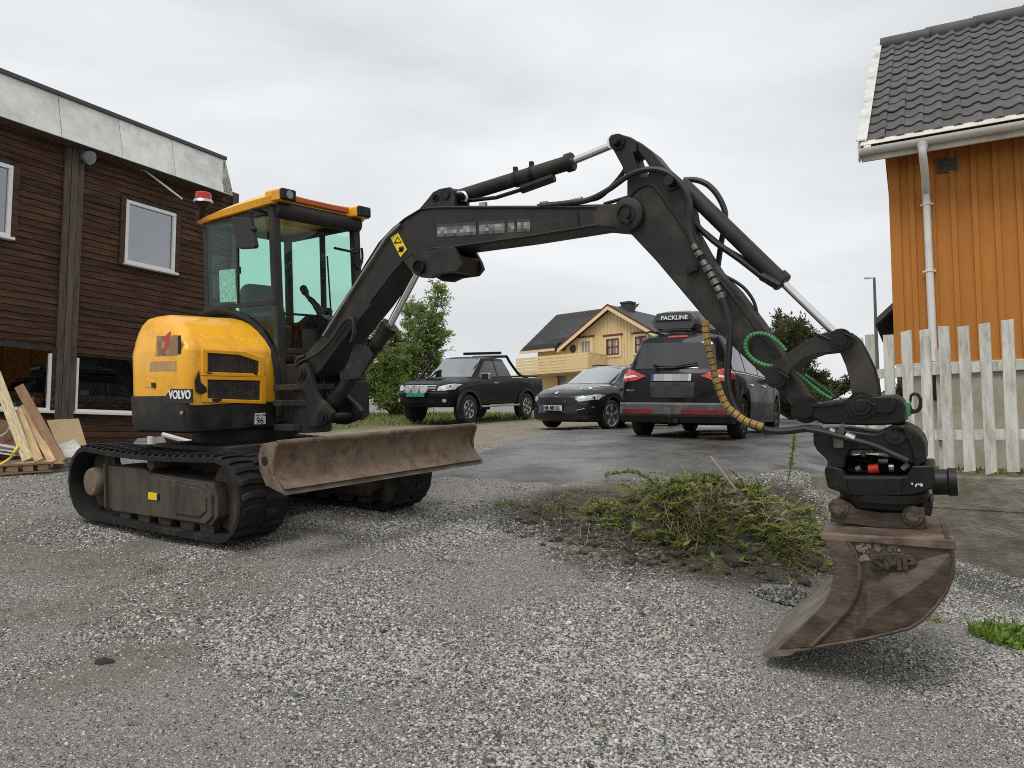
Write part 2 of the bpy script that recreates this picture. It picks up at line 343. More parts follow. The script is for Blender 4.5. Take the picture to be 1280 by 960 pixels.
def ground_material():
    m = bpy.data.materials.new('gravel ground'); m.use_nodes = True; t = m.node_tree; k = t.links.new; b = t.nodes['Principled BSDF']
    b.inputs['Roughness'].default_value = .85; b.inputs['Specular IOR Level'].default_value = .35
    pos = nn(t, 'ShaderNodeNewGeometry').outputs['Position']
    def noise_(sc, det=6, rough=.6, dist=0):
        n = nn(t, 'ShaderNodeTexNoise'); n.inputs['Scale'].default_value = sc; n.inputs['Detail'].default_value = det; n.inputs['Roughness'].default_value = rough; n.inputs['Distortion'].default_value = dist; k(pos, n.inputs['Vector']); return n.outputs[0]
    def ramp(src, stops):
        r = nn(t, 'ShaderNodeValToRGB'); e = r.color_ramp.elements
        while len(e) < len(stops): e.new(.5)
        for q, (p, c) in zip(e, stops): q.position = p; q.color = (*c, 1)
        k(src, r.inputs[0]); return r.outputs[0]
    def mix(f, a, c, blend='MIX'):
        x = nn(t, 'ShaderNodeMix', data_type='RGBA', blend_type=blend)
        if isinstance(f, (int, float)): x.inputs[0].default_value = f
        else: k(f, x.inputs[0])
        for s, v in ((6, a), (7, c)):
            if isinstance(v, tuple): x.inputs[s].default_value = (*v, 1)
            else: k(v, x.inputs[s])
        return x.outputs[2]
    def vor(sc, rand=1):
        v = nn(t, 'ShaderNodeTexVoronoi'); v.inputs['Scale'].default_value = sc; k(pos, v.inputs['Vector']); return v
    v1, v2, v3 = vor(75), vor(140), vor(260)
    stone = [(.0, (.04, .04, .041)), (.22, (.12, .118, .115)), (.5, (.24, .23, .215)), (.72, (.40, .385, .36)), (.9, (.54, .525, .50)), (1., (.34, .25, .20))]
    def cell(v):
        s = nn(t, 'ShaderNodeSeparateColor'); k(v.outputs['Color'], s.inputs[0]); return ramp(s.outputs[0], stone)
    c = mix(.5, cell(v1), cell(v2)); c = mix(.38, c, cell(v3))
    fines = ramp(noise_(9, 8, .7), [(.3, (.19, .175, .148)), (.7, (.36, .335, .285))])
    cover = nn(t, 'ShaderNodeMapRange', clamp=True); k(noise_(1.1, 5, .65, .4), cover.inputs[0]); cover.inputs[1].default_value = .40; cover.inputs[2].default_value = .62
    cv = nn(t, 'ShaderNodeMapRange'); k(cover.outputs[0], cv.inputs[0]); cv.inputs[3].default_value = .12; cv.inputs[4].default_value = .55
    c = mix(cv.outputs[0], c, fines)
    def attr(n): a = nn(t, 'ShaderNodeAttribute', attribute_name=n); return a.outputs['Fac']
    c = mix(attr('fines'), c, ramp(noise_(5, 8, .7), [(.3, (.145, .131, .109)), (.7, (.27, .247, .207))]))
    c = mix(attr('sand'), c, ramp(noise_(2.5, 8, .7), [(.3, (.22, .19, .145)), (.7, (.36, .315, .245))]))
    c = mix(attr('soil'), c, ramp(noise_(6, 8, .75), [(.3, (.028, .023, .017)), (.5, (.068, .056, .041)), (.72, (.15, .125, .092))]))
    moss = nn(t, 'ShaderNodeMath', operation='MULTIPLY'); mr = nn(t, 'ShaderNodeMapRange', clamp=True); k(noise_(2.2, 7, .7), mr.inputs[0]); mr.inputs[1].default_value = .5; mr.inputs[2].default_value = .62
    k(mr.outputs[0], moss.inputs[0]); k(attr('soil'), moss.inputs[1])
    c = mix(moss.outputs[0], c, ramp(noise_(30, 5), [(.3, (.09, .095, .03)), (.7, (.20, .19, .07))]))
    c = mix(attr('verge'), c, ramp(noise_(14, 6), [(.3, (.06, .085, .022)), (.7, (.20, .20, .07))]))
    c = mix(attr('dark'), c, ramp(noise_(20, 6), [(.3, (.05, .05, .05)), (.7, (.12, .118, .112))]))
    k(c, b.inputs['Base Color'])
    h = nn(t, 'ShaderNodeMath', operation='MULTIPLY_ADD'); k(v1.outputs['Distance'], h.inputs[0]); h.inputs[1].default_value = -1.2
    h2 = nn(t, 'ShaderNodeMath', operation='MULTIPLY_ADD'); k(v2.outputs['Distance'], h2.inputs[0]); h2.inputs[1].default_value = -.9; k(noise_(60, 4), h2.inputs[2]); k(h2.outputs[0], h.inputs[2])
    bp = nn(t, 'ShaderNodeBump'); bp.inputs['Strength'].default_value = .9; bp.inputs['Distance'].default_value = .012; k(h.outputs[0], bp.inputs['Height']); k(bp.outputs[0], b.inputs['Normal'])
    return m
M_ground = ground_material()
ground = sheet('ground', GX, GY, GZ2, M_ground, dict(sand=sandm, soil=soilm, fines=finem, dark=darkm, verge=vergem))
tag(ground, kind='structure')
# ---- wet asphalt road: a sheet that dips under the gravel along its ragged edge
def asphalt_material():
    m = pmat('wet asphalt', (.070, .069, .068), .5, var=.34, scale=5, detail=9, dirt=(.15, .14, .125), damt=.40, dscale=1.1, dsharp=.14, chips=((.19, .18, .16), .05, 26.), bump=.5, bscale=120, world=True)
    t = m.node_tree; b = t.nodes['Principled BSDF']; k = t.links.new
    n = nn(t, 'ShaderNodeTexNoise'); n.inputs['Scale'].default_value = .8; n.inputs['Detail'].default_value = 5; k(nn(t, 'ShaderNodeNewGeometry').outputs['Position'], n.inputs['Vector'])
    r = nn(t, 'ShaderNodeMapRange', clamp=True); r.inputs[1].default_value = .42; r.inputs[2].default_value = .58; r.inputs[3].default_value = .22; r.inputs[4].default_value = .62
    k(n.outputs[0], r.inputs[0]); k(r.outputs[0], b.inputs['Roughness']); return m
M_asph = asphalt_material(); M_asph.node_tree.nodes['Principled BSDF'].inputs['Specular IOR Level'].default_value = .4
rx = np.arange(-3.5, 16.2, .12); ry = np.arange(6.8, 27, .12); RX, RY = np.meshgrid(rx, ry)
rd = seg_dist(RX, RY, ROAD)
RN = np.zeros(RX.shape); msk = np.abs(rd) < .8; RN[msk] = vnoise(RX[msk], RY[msk], 2.6, 2.)
edge = rd + RN * .16
RZ = np.stack([hnp(RX[i], RY[i]) for i in range(len(ry))]) + np.clip(edge * .35, -.12, .03)
tag(sheet('road', RX, RY, RZ, M_asph), kind='structure')
# ================================================================ the tracked excavator
EX, EY = -2.35, 6.9
EN = Vector((-.0234, -.075, 1)).normalized()
def frame(o, head_deg, n):
    a = R(head_deg); h = Vector((math.cos(a), -math.sin(a), 0)); h = (h - n * h.dot(n)).normalized()
    m = Matrix((h, n.cross(h), n)).transposed().to_4x4(); m.translation = o; return m
EM = frame(Vector((EX, EY, CAMZ - .53)), 36, EN); EI = EM.inverted()
F0 = P(378, 465, 6.3)
BM = frame(F0, 30, EN); BI = BM.inverted(); BE = EI @ BM          # boom frame, boom -> excavator
def L(px, py, ax, val):
    """photo pixel on the plane local[ax] = val of the excavator frame"""
    n = EM.col[ax].to_3d(); o = EM.translation + n * val
    return EI @ on_plane(px, py, o, n)
def B(px, py, yo=0.):
    n = BM.col[1].to_3d(); return BI @ on_plane(px, py, F0 + n * yo, n)
exc = empty('excavator', (0, 0, 0), 0, 'yellow and charcoal tracked excavator with rusty blade and muddy bucket on the gravel yard', 'excavator')
exc.matrix_world = EM
def E(mb, name, m, parent=None, tf=None, **k): return mb.build(name, m, parent or exc, tf, **k)
def bplate(mb, px, y0, y1, trace=None):
    """outline traced on the boom plane at depth `trace`, given real thickness y0..y1"""
    tr = y0 if trace is None else trace
    pts = [B(x, y, tr) for x, y in px]
    return mb.prism(pts, lambda p: (p.x, y0, p.z), lambda p: (p.x, y1, p.z))
# ---------------------------------------------------------------- tracks
TR = Matrix.Translation((.065, 0, -.13))
def track(yc, lab):
    E = lambda mb, name, m, parent=None, **k: mb.build(name, m, parent or exc, TR, **k)
    r, hx, w = .305, .95, .40
    path = []                                             # (x, z, nx, nz) stadium outline with slightly sagging top run
    N = 22
    for i in range(9): a = -math.pi / 2 + math.pi * i / 8; path.append((hx + r * math.cos(a), .33 + r * math.sin(a)))
    for i in range(1, 12): t = i / 12; path.append((hx - 2 * hx * t, .33 + r - .028 * math.sin(math.pi * t) + .012 * t))
    for i in range(9): a = math.pi / 2 + math.pi * i / 8; path.append((-hx + r * math.cos(a), .345 + r * math.sin(a)))
    for i in range(1, 12): t = i / 12; path.append((-hx + 2 * hx * t, .040 * (1 - t) + .025 * t))
    mb = MB(); n = len(path); th = .035
    def nrm(i):
        a, b = path[i - 1], path[(i + 1) % n]; d = Vector((b[0] - a[0], 0, b[1] - a[1])).normalized(); return Vector((d.z, 0, -d.x))
    rs = []
    for i in range(n):
        p = Vector((path[i][0], 0, path[i][1])); q = nrm(i)
        rs.append([p + Vector((0, yc - w / 2, 0)), p + Vector((0, yc + w / 2, 0)), p - q * th + Vector((0, yc + w / 2, 0)), p - q * th * 1.5 + Vector((0, yc, 0)), p - q * th + Vector((0, yc - w / 2, 0))])
    rs.append(rs[0]); mb.rings(rs, cap=(False, False))
    bmesh.ops.remove_doubles(mb.bm, verts=mb.bm.verts, dist=1e-5)
    tk = E(mb, 'rubber_track', M_rub, smooth=True, ang=50)
    # lugs, each its own piece
    lm = MB()
    for s, off in ((-1, -.012), (1, .03)):
        lm.prism([(off - .022, s * .005), (off + .03, s * .005), (off + .034, s * .11), (off + .012, s * .192), (off - .026, s * .192), (off - .012, s * .11)],
                 lambda p: (p[0], p[1], -.006), lambda p: (p[0] * .8, p[1] * .92, .016))
    lm = lm.build('track_lug', M_rub, bevel=0, obj=False)
    seg = [0]
    for i in range(n): a, b = path[i], path[(i + 1) % n]; seg.append(seg[-1] + math.hypot(b[0] - a[0], b[1] - a[1]))
    tot = seg[-1]; cnt = 58
    for j in range(cnt):
        s = tot * j / cnt; i = max(k for k in range(n) if seg[k] <= s); f = (s - seg[i]) / (seg[i + 1] - seg[i])
        a, b = path[i], path[(i + 1) % n]; p = Vector((a[0] + (b[0] - a[0]) * f, yc, a[1] + (b[1] - a[1]) * f)); d = Vector((b[0] - a[0], 0, b[1] - a[1])).normalized()
        z = Vector((d.z, 0, -d.x)); m = Matrix((d, z.cross(d), z)).transposed().to_4x4(); m.translation = p
        inst('track_lug', lm, tk, TR @ m)
    s = -1 if yc < 0 else 1; yo = yc + s * .15
    # frame with stepped muddy side boxes
    mb = MB()
    pr = lambda pts, y0, y1: mb.prism(pts, lambda p: (p[0], y0, p[1]), lambda p: (p[0], y1, p[1]))
    pr([(-.70, .17), (-.70, .40), (-.66, .50), (-.1, .50), (.0, .47), (.86, .44), (.90, .36), (.90, .2), (.82, .13), (-.6, .13)], yc - s * .16, yo)
    pr([(.02, .14), (.02, .45), (.78, .43), (.86, .36), (.86, .2), (.78, .145)], yo - s * .005, yo + s * .022)
    pr([(.40, .19), (.40, .42), (.74, .40), (.81, .34), (.81, .24), (.72, .19)], yo + s * .015, yo + s * .034)
    pr([(-.67, .15), (-.67, .52), (-.645, .52), (-.645, .15)], yo - s * .01, yo + s * .03)
    mb.box((0, yc - s * .35, .38), (1.3, .5, .12))
    fr = E(mb, 'track_frame', M_mudst, bevel=.008)
    mb = MB(); mb.box((.09, yo + s * .026, .30), (.13, .006, .055)); E(mb, 'warning_sticker', M_ystk, fr)
    mb = MB(); mb.box((.165, yo + s * .026, .30), (.03, .008, .05)); E(mb, 'grease_port', M_blk, fr)
    for x in (-.45, -.16, .15, .46, .72):
        mb = MB(); mb.lathe([(-.12, .05), (-.12, .095), (-.07, .095), (-.06, .07), (.06, .07), (.07, .095), (.12, .095), (.12, .05)], (x, yc, .125), (0, 1, 0), 18); E(mb, 'track_roller', M_mudst, smooth=True)
    mb = MB(); mb.lathe([(-.14, .03), (-.14, .05), (.14, .05), (.14, .03)], (0, yc, .545), (0, 1, 0), 14); E(mb, 'carrier_roller', M_mudst, smooth=True)
    mb = MB(); mb.lathe([(-.05, .08), (-.05, .26), (-.03, .275), (.03, .275), (.05, .26), (.05, .08)], (hx, yc, .33), (0, 1, 0), 26); E(mb, 'idler_wheel', M_mudst, smooth=True)
    sp = MB(); m2 = 40
    pts = [(-hx + (.275 if (k // 2) % 2 else .235) * math.cos(2 * math.pi * k / m2), .345 + (.275 if (k // 2) % 2 else .235) * math.sin(2 * math.pi * k / m2)) for k in range(m2)]
    sp.prism(pts, lambda p: (p[0], yc - .025, p[1]), lambda p: (p[0], yc + .025, p[1]))
    so_ = E(sp, 'drive_sprocket', M_mudst)
    mb = MB(); mb.lathe([(-.10, .12), (.0, .125), (.12, .125), (.145, .12), (.16, .105), (.16, .001)], (-hx, yc, .345), (0, s, 0), 26); E(mb, 'drive_motor', pm_mud, so_, smooth=True)
pm_mud = pmat('dried mud', (.125, .09, .065), .85, var=.25, dirt=(.20, .15, .11), damt=.5, dscale=5, bump=.5, bscale=30)
track(-.78, 'near'); track(.78, 'far')
# ---------------------------------------------------------------- undercarriage and blade
mb = MB(); mb.box((0, 0, .42), (1.1, 1.1, .22)); mb.lathe([(0, .42), (.1, .42), (.1, .36), (.16, .36)], (0, 0, .53), (0, 0, 1), 28)
for y in (-.42, .42): mb.beam((.4, y, .40), (1.62, y * 1.02, .34), .10, .14)
E(mb, 'undercarriage', M_mudst, bevel=.01)
for y in (-.28, .28):
    mb = MB(); mb.cyl((.5, y, .48), (1.2, y, .46), .045); mb.cyl((1.2, y, .46), (1.62, y, .44), .025); E(mb, 'blade_cylinder', M_blk, smooth=True)
def blade_prof(y, back):                     # concave mouldboard section (x, z)
    pr = []
    for i in range(11):
        t = i / 10; z = .335 + .285 * t; x = 1.70 + .10 * (2 * t - 1) ** 2 + .045 * (1 - t) - .02 * t
        pr.append(Vector((x - back, y, z)))
    return pr
mb = MB(); ys = [-1.0 + 2.05 * k / 12 for k in range(13)]
fr_, bk = [blade_prof(y, 0) for y in ys], [blade_prof(y, .035) for y in ys]
mb.rings([[*a, *b[::-1]] for a, b in zip(fr_, bk)])
bl = E(mb, 'dozer_blade', M_rust, smooth=True, ang=40, bevel=.004)
mb = MB(); mb.rings([[(1.84, y, .298), (1.80, y, .348), (1.785, y, .338), (1.815, y, .292)] for y in (-1.0, 1.05)]); E(mb, 'cutting_edge', M_edge, bl)
for s in (-1, 1):
    mb = MB(); mb.prism([(1.835, .305), (1.79, .36), (1.735, .42), (1.73, .50), (1.775, .615), (1.74, .64), (1.62, .62), (1.585, .54), (1.60, .44), (1.66, .35)], lambda p: (p[0], s * 1.0 + (.05 if s > 0 else 0), p[1]), lambda p: (p[0], s * 1.022 + (.05 if s > 0 else 0), p[1]))
    o_ = E(mb, 'end_plate', M_rust, bl, bevel=.004)
    if s < 0:
        mb = MB(); mb.cyl((1.655, -1.024, .51), (1.655, -1.018, .51), .032); E(mb, 'lifting_eye', M_blk, bl)
mb = MB(); mb.cyl((1.76, -1.0, .628), (1.76, 1.05, .628), .021, n=10); E(mb, 'top_rail', M_rust, bl, smooth=True)
# ---------------------------------------------------------------- slewing body: dark skirt, counterweight, yellow hood
def rounded(poly, n=6):
    """poly of (x, y, r): rounded plan outline"""
    o = []
    m = len(poly)
    for i in range(m):
        x, y, r = poly[i]; p = Vector((x, y)); a = Vector(poly[i - 1][:2]); b = Vector(poly[(i + 1) % m][:2])
        if r < 1e-6: o.append(p); continue
        u, v = (a - p).normalized(), (b - p).normalized(); th = u.angle(v); d = r / math.tan(th / 2)
        c = p + (u + v).normalized() * (r / math.sin(th / 2)); p0, p1 = p + u * d, p + v * d
        a0 = math.atan2((p0 - c).y, (p0 - c).x); a1 = math.atan2((p1 - c).y, (p1 - c).x); da = (a1 - a0 + math.pi) % (2 * math.pi) - math.pi
        for k in range(n + 1): t = a0 + da * k / n; o.append(c + Vector((math.cos(t), math.sin(t))) * r)
    return o
RF, RS, TL = .50, -.86, -.93            # front plane, right side plane, tail
plan = rounded([(.50, -.86, .07), (.52, .55, .0), (.50, .93, .12), (-.40, .90, .3), (-.66, .45, .35), (-.66, -.50, .33), (-.38, -.86, .30)], 7)
plan = plan[::-1]
def plan_ring(pl, z, a=0, cx=-.1, cy=0): return [Vector((p.x + (cx - p.x) * a, p.y + (cy - p.y) * a, z)) for p in pl]
def skirt_top(dz, a): return [Vector((p.x, p.y, (.945 if p.x < .46 else .868) + dz)) for p in plan_ring(plan, 0, a)]
mb = MB(); mb.rings([plan_ring(plan, .655, .055), plan_ring(plan, .67, .02), plan_ring(plan, .74, .0), skirt_top(0, -.006), skirt_top(.012, .03)])
skirt = E(mb, 'counterweight_skirt', M_char, smooth=True, ang=40)
mb = MB(); mb.cyl((0, 0, .55), (0, 0, .665), .45, n=32); E(mb, 'slew_ring', M_blk, smooth=True)
# left front step box with round vent
mb = MB(); mb.prism([(.55, .865), (.93, .865), (.93, .55), (.86, .50), (.55, .50)], lambda p: (.50, p[0], p[1] + .17), lambda p: (.60, p[0], p[1] + .17)); lb = E(mb, 'front_step_box', M_char2, bevel=.012)
mb = MB(); mb.cyl((.595, .70, .90), (.612, .70, .90), .05, n=18); mb.cyl((.612, .70, .90), (.616, .70, .90), .035, n=18); E(mb, 'vent', M_blk, lb)
# hood
hp = rounded([(.50, -.86, .09), (-.34, -.86, .28), (-.63, -.52, .30), (-.65, .55, .3), (-.54, .85, .06), (-.54, -.06, 0), (.50, -.06, 0)], 8)
def hood_ring(z, fr, sd, tl):
    o = []
    for p in hp:
        x, y = p.x, p.y
        if y < -.061:
            k = max(0, min(1, (x + .2) / .7)); y2 = y + sd * max(0, min(1, (-.06 - y) / .5)); x2 = x - fr * max(0, (x - (-.3)) / .8) + tl * max(0, (-.3 - x) / .62)
        else: x2 = x - (fr * 1.0 if x > .4 else 0) + (tl * max(0, (-.3 - x) / .62) if x < -.63 else 0); y2 = y
        o.append(Vector((x2, y2, z)))
    return o
mb = MB(); hz = [(.866, 0, 0, 0), (1.10, 0, 0, .0), (1.285, .0, .0, .01), (1.31, .008, .006, .015), (1.335, .028, .014, .02), (1.40, .085, .03, .035), (1.47, .17, .055, .055), (1.535, .28, .09, .085), (1.585, .42, .14, .13), (1.612, .56, .22, .2), (1.622, .66, .30, .28)]
mb.rings([hood_ring(z, f, s, t) for z, f, s, t in hz])
hood = E(mb, 'engine_hood', M_yel, smooth=True, ang=48, bevel=0)
# front face with two grille openings: raised yellow frame round recessed black mesh
def fpt(px, py, x=.502): p = L(px, py, 0, x); return p
def fquad(pxs, x0, x1, m, name, parent, **k):
    mb = MB(); pts = [L(a, b, 0, x1) for a, b in pxs]; mb.prism(pts, lambda p: (x1, p.y, p.z), lambda p: (x0, p.y, p.z)); return E(mb, name, m, parent, **k)
M_mesh = pmat('grille mesh', (.018, .016, .014), .6, var=.3, dirt=(.07, .055, .04), damt=.42, dscale=9, bump=.6, bscale=160)
fu = [(260, 441), (300, 444), (324, 452), (324, 467), (260, 465)]; fl = [(260, 474.5), (326, 476), (326, 500.5), (260, 498)]
g1 = fquad(fu, .49, .505, M_mesh, 'grille', hood); g2_ = fquad(fl, .49, .505, M_mesh, 'grille', hood)
def hole_frame(outer, inner, x0, x1, name, m, parent):
    mb = MB(); n = len(outer)
    O = [L(a, b, 0, x1) for a, b in outer]; I = [L(a, b, 0, x1) for a, b in inner]
    I0 = [Vector((x0, p.y, p.z)) for p in I]; O0 = [Vector((x0, p.y, p.z)) for p in O]
    mb.rings([O0, O, I, I0], cap=(False, False)); return E(mb, name, m, parent, bevel=.006)
def off(poly, dx, dy):
    cx = sum(p[0] for p in poly) / len(poly); cy = sum(p[1] for p in poly) / len(poly)
    return [(x + (dx if x > cx else -dx), y + (dy if y > cy else -dy)) for x, y in poly]
hole_frame(off(fu, 7, 4.5), fu, .498, .522, 'grille_frame', M_yel, hood)
hole_frame(off(fl, 7, 4.5), fl, .498, .521, 'grille_frame', M_yel, hood)
for poly in (fu, fl):                      # the louvres behind the openings
    for k in range(7):
        mb = MB(); t = (k + .5) / 7; a = L(poly[0][0] + 1 + (poly[-2][0] - poly[0][0] - 2) * t, poly[0][1] + 8, 0, .507); b = L(poly[0][0] + 1 + (poly[-2][0] - poly[0][0] - 2) * t, poly[-1][1] - 2, 0, .507)
        mb.beam(a, b, .012, .008, up=(1, 0, 0)); E(mb, 'louvre', M_mesh, hood)
# side plate with the maker's word, decals
def sq(pxs, y0, y1, m, name, parent, **k):
    mb = MB(); pts = [L(a, b, 1, y1) for a, b in pxs]; mb.prism(pts, lambda p: (p.x, y1, p.z), lambda p: (p.x, y0, p.z)); return E(mb, name, m, parent, **k)
pl_ = sq([(203, 499.5), (214, 486), (239.5, 486.5), (239.5, 504), (204, 503)], -.855, -.868, M_char2, 'name_panel', hood)
a_, b_ = L(211, 494, 1, -.8735), L(238.5, 494, 1, -.8735)
wd = (b_ - a_).length
lo_ = lettering('VOLVO', .1, M_white, hood, Matrix.Identity(4), bold=.003)
bw = lo_.dimensions.x or .3
_xs = [v.co.x for v in lo_.data.vertices]; _w = max(_xs) - min(_xs)
mm = frame_m((a_ + b_) / 2, (b_ - a_), (0, 0, 1)); sx = wd / _w; hgt = (L(225, 488.5, 1, -.8735) - L(225, 499, 1, -.8735)).length / .072
lo_.matrix_local = mm @ Matrix.Diagonal((sx, hgt, 1, 1))
def mosaic(name, c0, c1, cell, cell2=None, c2=None):
    m = bpy.data.materials.new(name); m.use_nodes = True; t = m.node_tree; k = t.links.new; b = t.nodes['Principled BSDF']; b.inputs['Roughness'].default_value = .55
    c = nn(t, 'ShaderNodeTexCoord'); s = nn(t, 'ShaderNodeVectorMath', operation='SNAP'); s.inputs[1].default_value = (cell, cell, cell); k(c.outputs['Object'], s.inputs[0])
    wn = nn(t, 'ShaderNodeTexWhiteNoise', noise_dimensions='3D'); k(s.outputs[0], wn.inputs['Vector']); r = nn(t, 'ShaderNodeValToRGB'); e = r.color_ramp.elements
    e[0].color = (*c0, 1); e[1].color = (*c1, 1); r.color_ramp.interpolation = 'LINEAR'
    if c2: q = e.new(.85); q.color = (*c2, 1); e[1].position = .8 if False else 1
    k(wn.outputs[0], r.inputs[0]); k(r.outputs[0], b.inputs['Base Color']); return m
M_dec1 = mosaic('faded decal print', (.13, .10, .09), (.50, .27, .07), .055)
M_dec2 = mosaic('faded decal print low', (.40, .26, .13), (.58, .33, .10), .05)
M_dec3 = mosaic('faded boom print', (.16, .16, .155), (.42, .42, .41), .042)
sq([(196, 420), (222, 419), (222, 444), (194, 445)], -.858, -.8625, M_dec1, 'decal', hood)
sq([(188, 452), (220, 451), (220, 463), (187, 464)], -.858, -.8625, M_dec2, 'decal', hood)
sq([(222, 420), (225.5, 419), (225.5, 442), (222, 443)], -.858, -.8627, M_blk, 'decal_letter', hood)
sq([(207, 419), (213, 414), (211, 432), (204, 444)], -.858, -.8631, M_red, 'decal_slash', hood)
pc = sq([(181, 473), (193, 476), (193, 486), (181, 483)], -.855, -.866, M_yel, 'latch_recess', hood, bevel=.004)
sq([(189, 478), (193.5, 479), (193.5, 485), (189, 484)], -.860, -.869, M_blk, 'latch', hood)
# paint scars with black primer showing
M_scar = pmat('bare primer', (.02, .018, .015), .7, var=.3)
for poly in ([(244, 476), (249, 463), (251, 478), (258, 484), (259, 490), (252, 493), (245, 489)], [(265, 498.5), (278, 498.5), (277, 501), (271, 503), (266, 502)], [(317, 467), (322, 466.5), (321, 469.5)], [(257, 465), (267, 466), (262, 468)]):
    fquad(poly, .515, .5235, M_scar, 'paint_scar', hood)
# number plate on the skirt
npl = fquad([(319, 516.5), (332, 516), (332, 530), (319, 530.5)], .50, .515, M_white, 'sign_plate', skirt)
a_, b_ = L(321, 526, 0, .517), L(329, 526, 0, .517)
tx = lettering('96', .075, M_blk, npl, frame_m((a_ + b_) / 2, b_ - a_, (0, 0, 1)), depth=.001)
a_, b_ = L(321, 519, 0, .517), L(331, 518.7, 0, .517)
lettering('Hos. 1446', .024, M_blk, npl, frame_m((a_ + b_) / 2, b_ - a_, (0, 0, 1)), depth=.001)
mb = MB(); c_ = L(228, 516, 1, -.87); mb.cyl(c_, c_ + Vector((0, -.012, 0)), .014); E(mb, 'tie_down_eye', M_zinc, skirt)
# ---------------------------------------------------------------- cab
YR, YL = -.05, .93                        # right and left walls
zr = lambda px, py: L(px, py, 1, YR)
ap0, ap1 = L(353, 520, 1, YR), L(338, 268, 1, YR)          # right front pillar, bottom and top
rp0, rp1 = L(255, 420, 1, YR), L(257, 276, 1, YR)          # right rear pillar
XA0, XA1, XB = ap0.x, ap1.x, (rp0.x + rp1.x) / 2
ZT = (ap1.z + rp1.z) / 2; ZB = .70
print('cab', XA0, XA1, XB, ZT, rp1.z, ap1.z)
def lerp(a, b, t): return a + (b - a) * t
mb = MB()
def pil(x0, x1, y, w=.07, d=.07, z0=ZB, z1=ZT):
    mb.beam((x0, y, z0), (x1, y, z1), w, d, up=(1, 0, 0))
pil(.53, XA1, YR + .035, .075, .075); pil(.53, XA1, YL - .035, .075, .075)
pil(XB, XB, YR + .035, .05, .07, 1.0); pil(XB, XB, YL - .035, .06, .07, 1.0)
pil(XB + .52, XB + .52, YL - .03, .045, .05, 1.0)                          # door pillar, far side
for y in (YR + .035, YL - .035):
    mb.beam((XB, y, ZT), (XA1, y, ZT - .0), .07, .06)
    mb.beam((XB, y, 1.62), (.52, y, 1.62), .05, .05)
mb.beam((XB, YR, ZT), (XB, YL, ZT), .06, .06); mb.beam((XB, YR, 1.66), (XB, YL, 1.66), .06, .08)
mb.beam((XA1, YR, ZT), (XA1, YL, ZT), .06, .08); mb.beam((.52, YR, 1.30), (.52, YL, 1.30), .05, .05)
cab = E(mb, 'cab', M_char2, bevel=.012)
mb = MB(); mb.box((.0, (YR + YL) / 2, ZB + .05), (1.0, .9, .06)); mb.box((-.57, (YR + YL) / 2, 1.15), (.04, .92, .95)); mb.box((.0, YL - .02, 1.17), (1.0, .03, .92)); mb.box((.535, (YR + YL) / 2 + .1, 1.36), (.02, .66, .28)); E(mb, 'cab_floor', M_char2, cab)
mb = MB(); mb.box((.53, (YR + YL) / 2 + .0, .93), (.035, .90, .52)); E(mb, 'front_panel', M_char, cab, bevel=.01)
# black trim that follows the hood, between hood and side glass
arc = [L(x, y, 1, YR - .012) for x, y in ((256, 392), (275, 389), (292, 391), (308, 398), (322, 410), (335, 428), (343, 446), (347, 470), (349, 520))]
mb = MB(); mb.tube(smooth_path(arc, 4), .028, 8); E(mb, 'hood_seal', M_rub, cab, smooth=True)
# panes
def pane(pts, name='window', m=None, t=.006): mb = MB(); mb.face(pts); return E(mb, name, m or M_cabglass, cab, solid=t)
pane([zr(259, 282), zr(331, 270), zr(343, 377), zr(262, 386)])
pane([zr(262, 388), zr(343, 379), zr(349, 440), zr(338, 428), zr(322, 408), zr(300, 394), zr(280, 389)])
mb = MB(); mb.beam(zr(257, 386), zr(345, 377.5), .03, .035); E(mb, 'window_rail', M_char2, cab)
a_ = zr(297, 276); b_ = zr(298, 381); mb = MB(); mb.beam(a_, b_, .018, .02, up=(0, 1, 0)); mb.box(zr(301, 338) + Vector((0, -.012, 0)), (.012, .02, .06)); E(mb, 'sliding_bar', M_blk, cab)
pane([(XB, YR + .05, 1.68), (XB, YL - .05, 1.68), (XB, YL - .05, ZT - .03), (XB, YR + .05, ZT - .03)], 'rear_window')
pane([(XB + .04, YL - .02, 1.64), (XA1, YL - .02, 1.64), (XA1, YL - .02, ZT - .03), (XB + .04, YL - .02, ZT - .03)], 'door_window')
wx = lambda z: lerp(.535, XA1 + .025, (z - ZB) / (ZT - ZB))
pane([(wx(1.22), YR + .05, 1.22), (wx(1.22), YL - .05, 1.22), (wx(ZT - .12), YL - .05, ZT - .12), (wx(ZT - .12), YR + .05, ZT - .12)], 'windscreen', M_cabfront)
mb = MB(); mb.beam((wx(1.62) + .01, YR + .05, 1.62), (wx(1.62) + .01, YL - .05, 1.62), .02, .018); E(mb, 'windscreen_bar', M_blk, cab)
# front header: fat rounded black visor under the roof edge
h0, h1 = L(345, 279, 0, XA1 + .02), L(470, 297, 0, XA1 + .02)
mb = MB(); mb.cyl((XA1 + .02, YR + .02, ZT + .01), (XA1 + .02, YL - .02, ZT + .01), .075, n=20); E(mb, 'visor', M_char2, cab, smooth=True)
